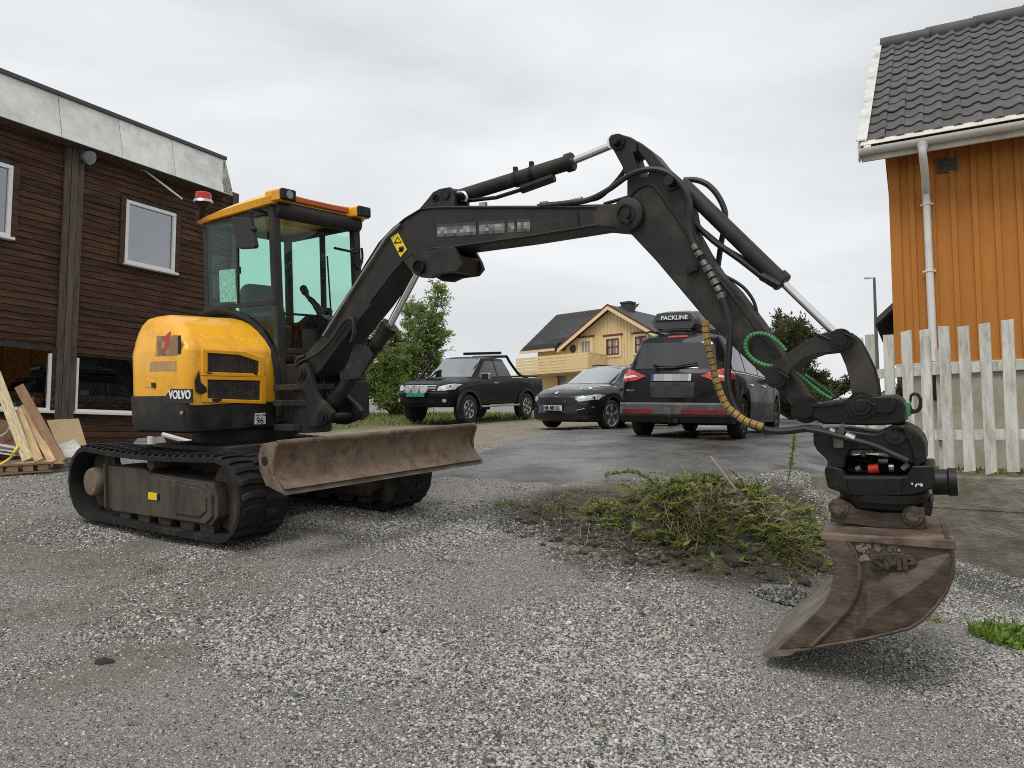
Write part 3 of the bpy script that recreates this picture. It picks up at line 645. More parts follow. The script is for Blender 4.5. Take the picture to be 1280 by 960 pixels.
# roof: crowned yellow shell, front lamp pods at both corners, darker orange front lip
def zrf(x): t = (x - (XB - .02)) / (XA1 + .12 - XB); return ZT + .03 + .125 * math.sin(min(1, max(0, t)) ** .5 * math.pi / 2) 
mb = MB(); xs = [lerp(XB - .04, XA1 + .06, i / 12) for i in range(13)]
rs = []
for x in xs:
    z1 = zrf(x); z0 = ZT + .025 + .02 * (x - XB)
    y0, y1 = YR - .03, YL + .03
    rs.append([Vector(p) for p in ((x, y0, z0), (x, y0 - .015, lerp(z0, z1, .5)), (x, y0 + .04, z1 - .012), (x, y0 + .12, z1 - .0), (x, (y0 + y1) / 2, z1 - .02), (x, y1 - .12, z1), (x, y1 - .04, z1 - .012), (x, y1 + .015, lerp(z0, z1, .5)), (x, y1, z0))])
mb.rings(rs); roof = E(mb, 'roof', M_yel, cab, smooth=True, ang=50)
zf = zrf(XA1 + .06)
mb = MB(); mb.box((XA1 + .075, (YR + YL) / 2, zf - .045), (.04, YL - YR - .36, .05)); E(mb, 'roof_lip', M_ora, cab, bevel=.01)
for y in (YR + .06, YL - .06):
    mb = MB(); x0, x1 = XA1 - .02, XA1 + .15
    mb.rings([[Vector((x, y + sy * wv, zz)) for sy, zz in ((-1, zf - .095), (-1, zf - .01), (-.7, zf + .006), (.7, zf + .006), (1, zf - .01), (1, zf - .095))] for x, wv in ((x0, .10), (x1, .085))])
    E(mb, 'lamp_pod', M_yel, cab, bevel=.01)
    mb = MB(); mb.box((x1 + .012, y, zf - .045), (.04, .15, .098)); lp = E(mb, 'work_lamp', M_blk, cab, bevel=.015)
    mb = MB(); mb.cyl((x1 + .03, y, zf - .045), (x1 + .036, y, zf - .045), .035, n=14); E(mb, 'lamp_lens', glass('lamp lens', (.3, .3, .32), .15) if 'lamp lens' not in MAT else MAT['lamp lens'], lp)
# mirror on its arm
ym = -.30; q = lambda x, y, v=ym: L(x, y, 1, v)
mb = MB(); mb.tube(smooth_path([zr(333, 266), L(322, 263, 1, -.15), q(314, 262), q(315, 272), q(317, 287)], 5), .012, 8); mb.sphere(q(317, 287), .028); mi = E(mb, 'mirror_arm', M_blk, cab, smooth=True)
mb = MB(); mp_ = [q(x, y) for x, y in ((291, 274), (293, 272), (313, 273), (316, 276), (322, 307), (320, 310), (301, 311), (298, 308))]
mb.prism(mp_, lambda p: (p.x, ym - .02, p.z), lambda p: (p.x - .02, ym + .03, p.z)); E(mb, 'mirror', M_char2, cab, bevel=.008)
# beacon at the rear
yb = .12; q = lambda x, y: L(x, y, 1, yb)
mb = MB(); mb.tube([q(250, 275), q(252, 266), q(254, 258)], .03, 8); mb.cyl(q(254, 262), q(254, 252.5), .03, .075, n=16); mb.box(q(250, 270), (.05, .05, .10)); bc = E(mb, 'beacon_bracket', M_blk, cab, smooth=True)
mb = MB(); mb.cyl(q(254, 253), q(254, 249.5), .095, .08, n=20); E(mb, 'beacon_base', M_zinc, cab, smooth=True)
mb = MB(); mb.cyl(q(254, 250), q(254, 240.5), .078, .07, n=20); E(mb, 'beacon_lamp', M_red, cab, smooth=True, bevel=.012)
# inside: seat, levers, blind, notice sheet on the glass
M_seat = pmat('seat fabric', (.035, .033, .032), .9, var=.2, bump=.3, bscale=150)
yc = .42; mb = MB()
mb.rings([[Vector((x + dx, y, z)) for (dx, y) in ((-.05, yc - wv), (.05, yc - wv), (.06, yc), (.05, yc + wv), (-.05, yc + wv))] for x, wv, z in ((-.22, .22, 1.25), (-.25, .25, 1.4), (-.30, .24, 1.75), (-.33, .20, 1.92), (-.34, .15, 1.98))])
mb.box((.0, yc, 1.22), (.50, .5, .14)); mb.box((0, yc, 1.0), (.3, .35, .35)); E(mb, 'seat', M_seat, cab, bevel=.04, seg=3)
for y in (yc - .34, yc + .34):
    mb = MB(); mb.box((.02, y, 1.33), (.45, .12, .1)); mb.tube(smooth_path([(.20, y, 1.36), (.23, y, 1.48), (.22, y, 1.58), (.25, y, 1.68)], 4), [.022] * 6 + [.03] * 7, 8); mb.sphere((.25, y, 1.70), .04); E(mb, 'joystick', M_blk, cab, bevel=.01)
jp = lambda x, y: L(x, y, 1, .50)
mb = MB(); mb.tube(smooth_path([jp(380, 362), jp(385, 371), jp(392, 378), jp(399, 388), jp(402, 398)], 4), [.034] * 3 + [.02] * 3 + [.027] * 4 + [.034] * 7, 8); mb.sphere(jp(379.5, 361), .036)
q0 = jp(404, 402); mb.rings([[q0 + Vector((dx, dy, dz)) for dx, dy in ((-.2 * f, -.12), (.2 * f, -.12), (.2 * f, .12), (-.2 * f, .12))] for dz, f in ((.05, .5), (.0, 1.), (-.2, 1.1))]); E(mb, 'control_lever', M_blk, cab, smooth=True)
mb = MB(); mb.box((.36, YR + .16, 1.42), (.2, .16, .22)); E(mb, 'display_console', M_blk, cab, bevel=.03)
sh = [L(x, y, 1, YL - .05) for x, y in ((274, 338), (294, 336), (295, 377), (275, 378))]
mb = MB(); mb.face(sh); E(mb, 'notice_sheet', pmat('notice sheet', (.55, .58, .54), .7, var=.25, scale=25), cab, solid=.002)
# grab rail and wiper in front
mb = MB(); mb.tube(smooth_path([L(x, y, 0, XA1 + .06) for x, y in ((444, 318), (445, 333), (450, 334), (453, 322), (452, 310))], 4), .012, 6); E(mb, 'grab_handle', M_blk, cab, smooth=True)
mb = MB(); mb.tube([L(418, 310, 0, XA1 + .045), L(446, 316, 0, XA1 + .045)], .012, 6); mb.tube([L(409, 320, 0, XA1 + .03), L(414, 395, 0, .55)], .008, 6); E(mb, 'wiper', M_blk, cab)
# ---------------------------------------------------------------- swing post
mb = MB()
out_ = [(373, 458), (381, 453), (387, 464), (391, 485), (397, 497), (408, 507), (415, 516), (412, 525), (402, 531), (394, 534), (383, 533), (382, 492), (377, 488), (370, 485), (368, 475)]
bplate(mb, out_, -.19, -.14); bplate(mb, out_, .14, .19, -.19)
pc_ = B(372, 510, -.16)
mb.cyl((pc_.x - .0, 0, pc_.z - .20), (pc_.x - .0, 0, pc_.z + .16), .15, n=24)
post = E(mb, 'swing_post', M_char, tf=BE, bevel=.006)
mb = MB(); c_ = BE @ Vector((pc_.x, 0, pc_.z)); yy = c_.y
for z, r, h in ((.165, .21, .05), (.04, .19, .05), (-.16, .16, .05)): mb.box((c_.x - .12, yy, c_.z + z), (.32, .34, h)); mb.cyl((c_.x, yy, c_.z + z - h / 2), (c_.x, yy, c_.z + z + h / 2), r - .02, n=24)
E(mb, 'swing_bracket', M_char, bevel=.006)
for px in ((376, 467), (403, 522)):
    mb = MB(); p = B(*px, -.19); mb.cyl((p.x, -.215, p.z), (p.x, .215, p.z), .032, n=16); mb.cyl((p.x, -.20, p.z), (p.x, -.188, p.z), .055, n=18); E(mb, 'pivot_pin', M_blk, post, tf=BE)
# ---------------------------------------------------------------- boom
BW = .13
boom_px = [(372, 474), (366, 463), (370, 451), (380, 444.5), (400, 422), (439, 360), (455, 332), (472, 304), (490, 285), (505, 272), (525, 260), (550, 256.8), (620, 256.6), (690, 256.4), (782, 254), (793, 258), (799, 268), (795, 281), (786, 287), (747, 283.5), (652, 299), (565, 311), (535, 314), (517, 320), (505, 330), (485, 352), (465, 380), (430, 424), (400, 464), (388, 475)]
mb = MB(); bplate(mb, boom_px, -BW, BW); boom = E(mb, 'boom', M_char, tf=BE, bevel=.012)
mb = MB()
for yv in (-BW - .006,):                   # flange weld lines on the side plate
    mb.tube([B(x, y, yv) for x, y in ((402, 420), (441, 358.5), (457, 331), (474, 304), (491, 286), (506, 273.5), (526, 261.5), (550, 259.2), (690, 259), (745, 258.6))], .007, 6)
    mb.tube([B(x, y, yv) for x, y in ((747, 281), (652, 296.5), (565, 308.5), (535, 311), (516, 317), (503, 327), (483, 350), (462, 379))], .007, 6)
    mb.tube([B(x, y, yv) for x, y in ((721, 262), (723, 286))], .006, 6)
E(mb, 'flange', M_char, boom, tf=BE, smooth=True)
mb = MB(); p = B(784, 268, -BW); mb.lathe([(-.02, .105), (.0, .105), (.012, .102), (.018, .09), (.020, .001)], (p.x, -BW - .0, p.z), (0, -1, 0), 24); mb.cyl((p.x, -BW, p.z), (p.x, BW + .03, p.z), .1, n=24); E(mb, 'boss', M_char, boom, tf=BE, smooth=True)
mb = MB(); mb.lathe([(0, .062), (.012, .062), (.012, .05), (.004, .05), (.004, .001)], (p.x, -BW - .018, p.z), (0, -1, 0), 20); mb.cyl((p.x, -BW - .04, p.z), (p.x, -BW - .02, p.z), .034, n=8); mb.beam((p.x - .05, -BW - .045, p.z - .02), (p.x + .03, -BW - .045, p.z - .06), .025, .02, up=(0, 1, 0)); E(mb, 'pin_bolt', M_blk, boom, tf=BE)
# arm-cylinder ear on the boom top
ear = [(523, 262), (534, 249), (541, 240), (549, 236), (562, 233.5), (566, 237), (568, 246), (568, 258)]
mb = MB(); bplate(mb, ear, -.10, -.06, -.10); bplate(mb, ear, .06, .10, -.10); E(mb, 'cylinder_ear', M_char, boom, tf=BE, bevel=.005)
mb = MB(); p = B(557, 243, -.10); mb.cyl((p.x, -.112, p.z), (p.x, .112, p.z), .030, n=18); mb.lathe([(0, .036), (.012, .036), (.012, .032), (0, .032)], (p.x, -.102, p.z), (0, -1, 0), 18); p2 = B(545, 247.5, -.10); mb.lathe([(0, .026), (.008, .026), (.008, .020), (0, .020)], (p2.x, -.101, p2.z), (0, -1, 0), 14); E(mb, 'pivot_pin', M_blk, boom, tf=BE, smooth=True)
# boom-cylinder bracket under the boom
brk = [(507, 327), (520, 317), (540, 312), (570, 309), (577, 322), (580, 331), (573, 340), (552, 343), (541, 348), (528, 347), (517, 341)]
mb = MB(); bplate(mb, brk, -.155, -.115, -.13); bplate(mb, brk, .115, .155, -.13)
E(mb, 'cylinder_bracket', M_char, boom, tf=BE, bevel=.006)
mb = MB(); p = B(525, 333.5, -.155); mb.cyl((p.x, -.17, p.z), (p.x, .17, p.z), .048, n=20); mb.lathe([(0, .05), (.012, .05), (.012, .042), (0, .042)], (p.x, -.17, p.z), (0, -1, 0), 20); E(mb, 'pivot_pin', M_blk, boom, tf=BE, smooth=True)
mb = MB(); a, b = B(538, 327, -.1), B(578, 330, -.1); mb.beam((a.x, 0, a.z), (b.x, 0, b.z), .22, .12); E(mb, 'cylinder_guard', M_blk, boom, tf=BE, bevel=.01)
# sticker and print
stk = [(488.5, 297), (498, 291), (509, 312), (501, 321.5)]
mb = MB(); bplate(mb, stk, -BW - .002, -BW - .0045, -BW); st = E(mb, 'warning_sticker', M_ystk, boom, tf=BE)
def tri(cx, cy, s): return [(cx - s, cy + s * .5), (cx + s * .1, cy - s), (cx + s * 1.0, cy + s * .75)]
mb = MB(); pts = [B(x, y, -BW - .005) for x, y in ((493, 304), (497, 296.5), (502, 302.5), (493, 304))]; mb.tube(pts, .005, 4)
mb.tube([B(500, 311, -BW - .005), B(504.5, 310.5, -BW - .005)], .016, 6); mb.tube([B(498, 314, -BW - .005), B(503, 314, -BW - .005)], .005, 4); E(mb, 'warning_symbol', M_blk, boom, tf=BE)
mb = MB(); bplate(mb, [(547, 281), (664, 273), (664, 288.5), (547, 294)], -BW - .001, -BW - .003, -BW); 
dec_m = M_dec3
tx = [(547, 281)]
mb.bm.free()
# a pale, blurred line of print: short blocks of differing grey along the boom
rr_ = random.Random(5); mbs = {k_: MB() for k_ in range(4)}
for i in range(29):
    xk = 547 + 4 * i; yc_ = lerp(281.5, 274.5, i / 28)
    if i in (12, 21, 24): continue
    for j in range(4):
        v = (.25, .8, 1., .45)[j] * rr_.uniform(.45, 1.); k_ = min(3, int(v * 4)); y0 = yc_ + 4 * j - 1
        bplate(mbs[k_], [(xk, y0), (xk + 4, y0 - .25), (xk + 4, y0 + 3.75), (xk, y0 + 4)], -BW - .001, -BW - .003, -BW)
for kk, g in enumerate((.05, .10, .19, .34)): tag(E(mbs[kk], 'faded_print', pmat('faded print %s' % 'abcd'[kk], (g, g, g * .97), .6, var=.15, scale=30), boom, tf=BE), kind='stuff')
# ---------------------------------------------------------------- cylinders
def cylinder(name, a, b, rb, c, rr, parent=None, yv=0., cap=.012):
    pa, pb, pc2 = B(*a, yv), B(*b, yv), B(*c, yv)
    for p in (pa, pb, pc2): p.y = yv
    d = (pb - pa).normalized()
    mb = MB(); n = (pb - pa).length; mb.lathe([(0, rb * .6), (0, rb * .95), (.03, rb), (n - .05, rb), (n - .05, rb + cap), (n - .008, rb + cap), (n, rb + cap * .4), (n, rr)], pa, d, 24)
    o = E(mb, name, M_char, tf=BE, smooth=True, ang=40)
    mb = MB(); mb.cyl(pb - d * .02, pc2, rr, n=18); mb.cyl(pc2 - Vector((0, .05, 0)), pc2 + Vector((0, .05, 0)), rr * 2, n=18); E(mb, 'piston_rod', M_chrome, o, tf=BE, smooth=True)
    return o, pa, pb
ac, pa, pb = cylinder('arm_cylinder', (570, 247), (717, 201.5), .050, (771, 179), .024)
mb = MB(); mb.cyl(B(557, 243, 0), pa + (pb - pa).normalized() * .05, .045, n=16); E(mb, 'cylinder_end', M_char, ac, tf=BE, smooth=True)
d_ = (pb - pa).normalized(); up_ = d_.cross(Vector((0, 1, 0))); up_ = up_ if up_.z > 0 else -up_
for px in ((646, 224), (666, 217.5)):
    p = B(*px, 0); mb = MB(); mb.cyl(p - d_ * .012, p + d_ * .012, .056, n=22); mb.box(p + up_ * .07, (.025, .03, .03)); E(mb, 'hose_clamp', M_blk, ac, tf=BE)
mb = MB(); mb.tube([B(652, 237, -.02), B(693, 222, -.02)], .03, 6); mb.tube([B(576, 252, -.03), B(620, 247, -.03), B(655, 236, -.03)], .014, 6); E(mb, 'hose_guard', M_blk, ac, tf=BE)
mb = MB(); mb.tube(smooth_path([B(572, 241, -.06), B(580, 241, -.06), B(584, 247, -.06), B(582, 252, -.06)], 4), .012, 6); E(mb, 'hose', M_zinc, ac, tf=BE, smooth=True)
bc_, pa, pb = cylinder('boom_cylinder', (405, 519), (487, 408), .056, (525, 334), .028)
cov = [(444, 427), (460, 435), (466, 444), (449, 473), (430, 476), (429, 467)]
mb = MB(); bplate(mb, cov, -.09, -.075, -.09); pp = [B(x, y, -.09) for x, y in cov]; 
mb.rings([[(pp[0].x, yv, pp[0].z), (pp[1].x, yv, pp[1].z), (pp[1].x, yv, pp[1].z - .01), (pp[0].x, yv, pp[0].z - .01)] for yv in (-.09, .09)])
E(mb, 'cylinder_cover', M_char, bc_, tf=BE, bevel=.005)
mb = MB(); d_ = (pb - pa).normalized()
for t in (.55, .80): p = pa + (pb - pa) * t; mb.cyl(p - d_ * .015, p + d_ * .015, .063, n=20); mb.box(p + Vector((-.04, -.05, .03)), (.03, .03, .03))
mb.cyl(pb - d_ * .03, pb + d_ * .012, .07, n=20); E(mb, 'hose_clamp', M_blk, bc_, tf=BE)
kc, pa, pb = cylinder('bucket_cylinder', (853, 231), (979.5, 354.5), .0475, (1050, 423), .0215)
mb = MB(); mb.tube(smooth_path([B(x, y, -.03) for x, y in ((866, 276), (890, 300), (925, 325), (960, 352), (972, 358))], 4), .017, 7); mb.tube([B(952, 345, -.04), B(975, 357, -.04)], .027, 7); E(mb, 'hose_guard', M_blk, kc, tf=BE, smooth=True)
# ---------------------------------------------------------------- arm
AW = .095
arm_px = [(766, 187), (764, 177), (768, 170), (775, 167.5), (788, 171), (794, 174.5),
          (796, 189), (791, 192), (794, 201), (802, 220), (809, 220), (812, 209), (803, 195), (797.5, 189), (796, 175.5),
          (802, 179), (815, 189), (828, 205), (842, 217), (853, 226), (859, 240), (863, 265), (868, 290), (880, 312), (896, 337), (920, 362), (950, 402), (975, 440), (988, 464), (1006, 493), (1017, 505), (1017, 519), (1008, 526), (998, 521), (992, 511), (960, 475), (920, 437), (880, 397), (820, 326), (787, 291), (783.5, 285), (783.5, 225), (777, 207)]
mb = MB(); bplate(mb, arm_px, -AW, AW); arm = E(mb, 'arm', M_char, tf=BE, bevel=.008)
mb = MB(); mb.tube(smooth_path([B(x, y, -AW - .004) for x, y in ((785, 256), (790, 242), (802, 233), (813, 231), (822, 238), (832, 252), (846, 272), (862, 300))], 4), .008, 6)
mb.tube([B(x, y, -AW - .004) for x, y in ((862, 300), (880, 326), (908, 360), (938, 400), (968, 446))], .006, 6); E(mb, 'weld_bead', M_char, arm, tf=BE, smooth=True)
for px, r in (((772, 178), .03), ((840, 228), .03), ((970, 472), .035), ((1008, 512), .045)):
    mb = MB(); p = B(*px, -AW); mb.cyl((p.x, -.165, p.z), (p.x, .165, p.z), r, n=18); mb.lathe([(0, r * 1.7), (.012, r * 1.7), (.012, r)], (p.x, -AW - .002, p.z), (0, -1, 0), 20); E(mb, 'pivot_pin', M_blk, arm, tf=BE, smooth=True)
mb = MB(); mb.beam(B(858, 340, -AW - .02), B(872, 334, -AW - .02), .03, .02, up=(0, 1, 0)); mb.beam(B(874, 322, -AW - .01), B(886, 340, -AW - .01), .03, .02, up=(0, 1, 0)); E(mb, 'hose_bracket', M_blk, arm, tf=BE)
# link plates
ban = [(960.5, 465), (966, 455), (982, 442.5), (1005, 427.5), (1025, 417.5), (1045, 412.5), (1058, 413), (1065, 420), (1063, 431), (1056, 437), (1040, 440), (1022, 442), (1005, 448), (990, 461), (980, 477), (974, 485), (966, 485), (960, 477)]
sec = [(1063, 416), (1072, 425), (1080, 440), (1090, 461), (1095, 481), (1097, 497), (1095, 506), (1070, 506), (1064, 495), (1061, 475), (1056, 457), (1049, 441), (1050, 424)]
lk = None
for y0, y1, yt in ((-.155, -.125, -.155), (.125, .155, -.155)):
    mb = MB(); bplate(mb, ban, y0, y1, yt); E(mb, 'curved_link', M_char, tf=BE, bevel=.005)
    mb = MB(); bplate(mb, sec, y0 + (.035 if y0 < 0 else -.035), y1 + (.04 if y0 < 0 else -.04), yt); E(mb, 'bucket_link', M_char, tf=BE, bevel=.005)
mb = MB()
for px, r in (((970, 472), .036), ((1051, 424), .036), ((1076, 507), .045)):
    p = B(*px, -.155); mb.cyl((p.x, -.175, p.z), (p.x, .175, p.z), r, n=18); mb.lathe([(0, r * 1.6), (.012, r * 1.6), (.012, r)], (p.x, -.155, p.z), (0, -1, 0), 20)
    mb.tube([Vector((p.x + .02, -.18, p.z + .03)), Vector((p.x + .07, -.18, p.z + .0)), Vector((p.x + .06, -.18, p.z - .05))], .006, 5)
p = B(1051, 424, -.155); mb.tube([Vector((p.x - .14, -.16, p.z + .045)), Vector((p.x - .05, -.165, p.z + .0))], .006, 5)
E(mb, 'link_pin', M_blk, tf=BE)
# ---------------------------------------------------------------- hitch and tilting rotator
s6 = lambda pts: [(1000 + x / 6, 480 + y / 6) for x, y in pts]
mb = MB(); hb = s6([(100, 150), (400, 98), (700, 88), (755, 112), (790, 175), (790, 290), (740, 305), (500, 312), (170, 300), (100, 260), (40, 245), (-5, 215), (0, 170), (40, 140)]); bplate(mb, hb, -.15, .15, -.15)
hitch = E(mb, 'quick_hitch', M_blk, tf=BE, bevel=.012)
mb = MB(); bplate(mb, s6([(385, 160), (405, 125), (450, 105), (680, 95), (720, 130), (720, 170), (690, 215), (450, 228), (400, 215)]), -.168, -.15, -.15); bplate(mb, s6([(80, 150), (385, 120), (385, 150), (90, 180)]), -.162, -.15, -.15)
p = B(*s6([(458, 160)])[0], -.168); mb.lathe([(0, .055), (.012, .055), (.012, .03), (.02, .03), (.02, .001)], (p.x, -.168, p.z), (0, -1, 0), 20)
E(mb, 'side_cheek', M_blk, hitch, tf=BE, bevel=.005)
hk = s6([(788, 150), (828, 148), (838, 188), (862, 194), (884, 178), (893, 135), (884, 98), (862, 82), (838, 94), (834, 130), (826, 148), (818, 118), (822, 80), (850, 62), (890, 72), (916, 112), (916, 178), (892, 214), (842, 226), (795, 245)])
mb = MB(); bplate(mb, hk, -.06, .0, -.06); E(mb, 'lifting_hook', M_blk, hitch, tf=BE, bevel=.006)
mb = MB(); p = B(*s6([(805, 190)])[0], -.06); mb.box(p, (.03, .03, .07)); E(mb, 'hook_latch', M_green, hitch, tf=BE)
tb = s6([(95, 385), (115, 345), (330, 340), (560, 372), (640, 340), (700, 315), (780, 303), (870, 350), (925, 410), (945, 470), (945, 600), (840, 612), (760, 565), (640, 505), (380, 495), (350, 545), (330, 640), (200, 640), (205, 572), (125, 500), (100, 450)])
mb = MB(); bplate(mb, tb, -.17, .17, -.17); rot = E(mb, 'tilt_body', M_blk, tf=BE, bevel=.015)
mb = MB(); a = [B(*q_, -.172) for q_ in s6([(700, 322), (790, 318), (870, 372), (905, 450), (930, 585)])]
mb.rings([[(p.x, yv, p.z) for p in a] + [(p.x * .99 + .005, yv, p.z - .03) for p in a[::-1]] for yv in (-.185, .0)]); E(mb, 'tilt_cover', M_blk, rot, tf=BE, bevel=.005)
mb = MB(); p = B(*s6([(715, 380)])[0], -.17); mb.lathe([(0, .05), (.015, .05), (.015, .02), (.025, .02), (.025, .001)], (p.x, -.17, p.z), (0, -1, 0), 16); E(mb, 'tilt_pin', M_blk, rot, tf=BE)
mb = MB(); bplate(mb, s6([(255, 480), (245, 400), (290, 340), (310, 297), (335, 300), (330, 380), (325, 475)]), -.20, -.185, -.2); E(mb, 'hose_bracket', M_fit, rot, tf=BE)
lf = s6([(180, 640), (205, 605), (320, 640), (340, 690), (800, 690), (840, 612), (1000, 610), (1010, 780), (880, 830), (760, 846), (380, 840), (205, 780)])
mb = MB(); bplate(mb, lf, -.19, .19, -.19); low = E(mb, 'rotator_housing', M_blk, tf=BE, bevel=.012)
mb = MB(); bplate(mb, s6([(350, 700), (770, 700), (760, 835), (400, 835), (360, 780)]), -.205, -.185, -.19); E(mb, 'belly_plate', M_blk, low, tf=BE, bevel=.006)
mb = MB(); a, b = B(*s6([(990, 735)])[0], -.1), B(*s6([(1120, 735)])[0], -.1); mb.lathe([(0, .066), ((b - a).length * .9, .066), ((b - a).length, .074), ((b - a).length + .035, .07), ((b - a).length + .035, .04), ((b - a).length, .035)], a, b - a, 24); E(mb, 'tilt_cylinder', M_blk, low, tf=BE, smooth=True)
mb = MB()
for pts in ([(835, 742), (845, 755)], [(880, 750), (866, 765), (872, 770)], [(886, 752), (895, 752)], [(900, 760), (905, 750), (917, 752), (915, 764), (905, 766)]): mb.tube([B(*q_, -.194) for q_ in s6(pts)], .004, 5)
E(mb, 'paint_mark', M_white, low, tf=BE)
# hydraulics in the gap: valve block, hoses, red cap
mb = MB(); bplate(mb, s6([(390, 490), (640, 490), (700, 500), (690, 515), (390, 525)]), -.12, -.02, -.12); E(mb, 'valve_plate', M_fit, low, tf=BE)
mb = MB(); a, b = B(*s6([(515, 640)])[0], -.13), B(*s6([(590, 632)])[0], -.13); mb.cyl(a, b, .025, n=12); E(mb, 'red_coupling', M_red, low, tf=BE, smooth=True)
mb = MB()
for a, b, r in (((420, 640), (455, 628), .016), ((668, 630), (705, 630), .022), ((470, 540), (480, 520), .015), ((590, 578), (660, 578), .014), ((770, 640), (820, 600), .018)): mb.cyl(B(*s6([a])[0], -.12), B(*s6([b])[0], -.12), r, n=10)
E(mb, 'fitting', M_fit, low, tf=BE, smooth=True)
mb = MB()
for pts in ([(380, 600), (440, 570), (520, 600), (600, 650), (720, 655)], [(390, 560), (480, 550), (600, 560), (740, 600), (800, 640)], [(360, 650), (500, 660), (640, 640)], [(550, 540), (560, 600), (700, 660)]): mb.tube(smooth_path([B(*q_, -.05) for q_ in s6(pts)], 4), .017, 6)
bplate(mb, s6([(330, 560), (830, 560), (830, 700), (330, 700)]), .02, .1, -.1)
E(mb, 'hose', M_blk, low, tf=BE, smooth=True)
# rotor and lower hitch
mb = MB(); a = B(*s6([(330, 838)])[0], -.15); b = B(*s6([(1000, 930)])[0], -.15); cx = (a.x + b.x) / 2 - .03
mb.cyl((cx, 0, a.z + .02), (cx, 0, b.z + .02), .22, n=28); E(mb, 'rotor', M_blk, low, tf=BE, smooth=True)
lh = [(1047, 622), (1058, 617), (1150, 621), (1160, 626), (1164, 624), (1166, 632), (1164, 646), (1155, 644), (1152, 630), (1128, 640), (1072, 636), (1062, 628)]
mb = MB(); bplate(mb, lh, -.13, .13, -.13); E(mb, 'lower_hitch', M_blk, low, tf=BE, bevel=.008)
# ---------------------------------------------------------------- bucket
KN = (EN * .5 + Vector((0, 0, 1)) * .5).normalized()
K0 = BM @ B(1100, 650, 0); KM = frame(K0, 27, KN); KI = KM.inverted(); KE = EI @ KM
KW = .43
def K(px, py, yo): n = KM.col[1].to_3d(); return KI @ on_plane(px, py, K0 + n * yo, n)
def kplate(mb, px, y0, y1, tr): pts = [K(x, y, tr) for x, y in px]; return mb.prism(pts, lambda p: (p.x, y0, p.z), lambda p: (p.x, y1, p.z))
front = [(1029, 672), (1036, 688), (1041, 702), (1042, 718), (1038, 738), (1031, 752), (1022, 763), (972, 811)]
back = [(1190, 684), (1192, 704), (1190, 722), (1183, 740), (1170, 758), (1152, 776), (1137, 785), (1110, 792), (1080, 799), (1035, 806), (986, 815)]
side_px = front + back[::-1]
mb = MB()
for s in (-1, 1): kplate(mb, side_px, s * KW, s * (KW - .02), -KW)
# curved shell: back and floor of one sheet
bk = [K(x, y, -KW) for x, y in [(1188, 672)] + back + [(972, 818)]]
inn = []
for i, p in enumerate(bk):
    a, b = bk[max(0, i - 1)], bk[min(len(bk) - 1, i + 1)]; d = (b - a).normalized(); q = Vector((d.z, 0, -d.x)); c = Vector((K(1100, 720, -KW).x, 0, K(1100, 720, -KW).z)); q = q if q.dot(c - Vector((p.x, 0, p.z))) > 0 else -q
    inn.append(p + q * .022)
mb.rings([[(p.x, yv, p.z) for p in bk] + [(p.x, yv, p.z) for p in inn[::-1]] for yv in (-KW - .004, KW + .004)])
bucket = E(mb, 'bucket', M_buck, tf=KE, bevel=.004)
# top beam
tl, trr = K(1028, 672, -KW), K(1190, 684, -KW)
mb = MB(); mb.prism([(tl.x - .01, tl.z + .022), (trr.x + .015, trr.z + .038), (trr.x + .02, trr.z - .012), (tl.x - .005, tl.z - .010)], lambda p: (p[0], -KW - .015, p[1]), lambda p: (p[0], KW + .015, p[1])); E(mb, 'top_beam', M_beam, bucket, tf=KE, bevel=.008)
# cheek strip along the front edge, lower bevel panel, weld
inner = [(1058, 675), (1068, 690), (1074, 708), (1075, 722), (1070, 744), (1060, 762), (1045, 778), (1014, 808)]
mb = MB(); kplate(mb, front + inner[::-1], -KW - .016, -KW + .002, -KW); E(mb, 'side_cutter', M_buck, bucket, tf=KE, bevel=.005)
mb = MB(); mb.tube([K(x, y, -KW - .01) for x, y in inner], .011, 6); mb.tube([K(x, y, -KW - .004) for x, y in back], .009, 6); E(mb, 'weld_bead', M_buck, bucket, tf=KE, smooth=True)
crease = [(1190, 700), (1160, 722), (1125, 744), (1085, 770), (1068, 798), (1110, 791), (1137, 784), (1152, 775), (1170, 757), (1183, 739), (1190, 721)]
mb = MB(); pts = [K(x, y, -KW - .001) for x, y in crease]
top_n, low_n = pts[:5], pts[5:]
up_ = [K(x, y, -KW - .001) for x, y in ((1190, 690), (1152, 700), (1112, 716), (1084, 738), (1066, 792))]
pr_ = [.004, .034, .042, .034, .006]
cv = [Vector((p.x, -KW - d, p.z)) for p, d in zip(pts[:5], pr_)]
lowb = [Vector((p.x, -KW - .002, p.z)) for p in [pts[10], pts[9], pts[8], pts[7], pts[6], pts[5]]]
mb.grid([[Vector((p.x, -KW - .0015, p.z)) for p in up_], cv])
lowq = [lowb[0], lowb[1], lowb[2], lowb[4], lowb[5]]; mb.grid([cv, lowq]); E(mb, 'bevelled_side', M_buck, bucket, tf=KE)
# cutting edge: thick lip across the full width
c0, c1 = K(1024, 762, -KW), K(955, 819, -KW)
t0, t1 = K(990, 813, -KW), K(958, 822, -KW)
mb = MB()
lip = [K(1033, 753, -KW), K(953, 817, -KW), K(957, 822, -KW), K(988, 819, -KW), K(1000, 812, -KW)]
mb.rings([[(p.x, yv, p.z) for p in lip] for yv in (-KW - .012, KW + .012)]); E(mb, 'cutting_edge', M_edge, bucket, tf=KE, bevel=.004)
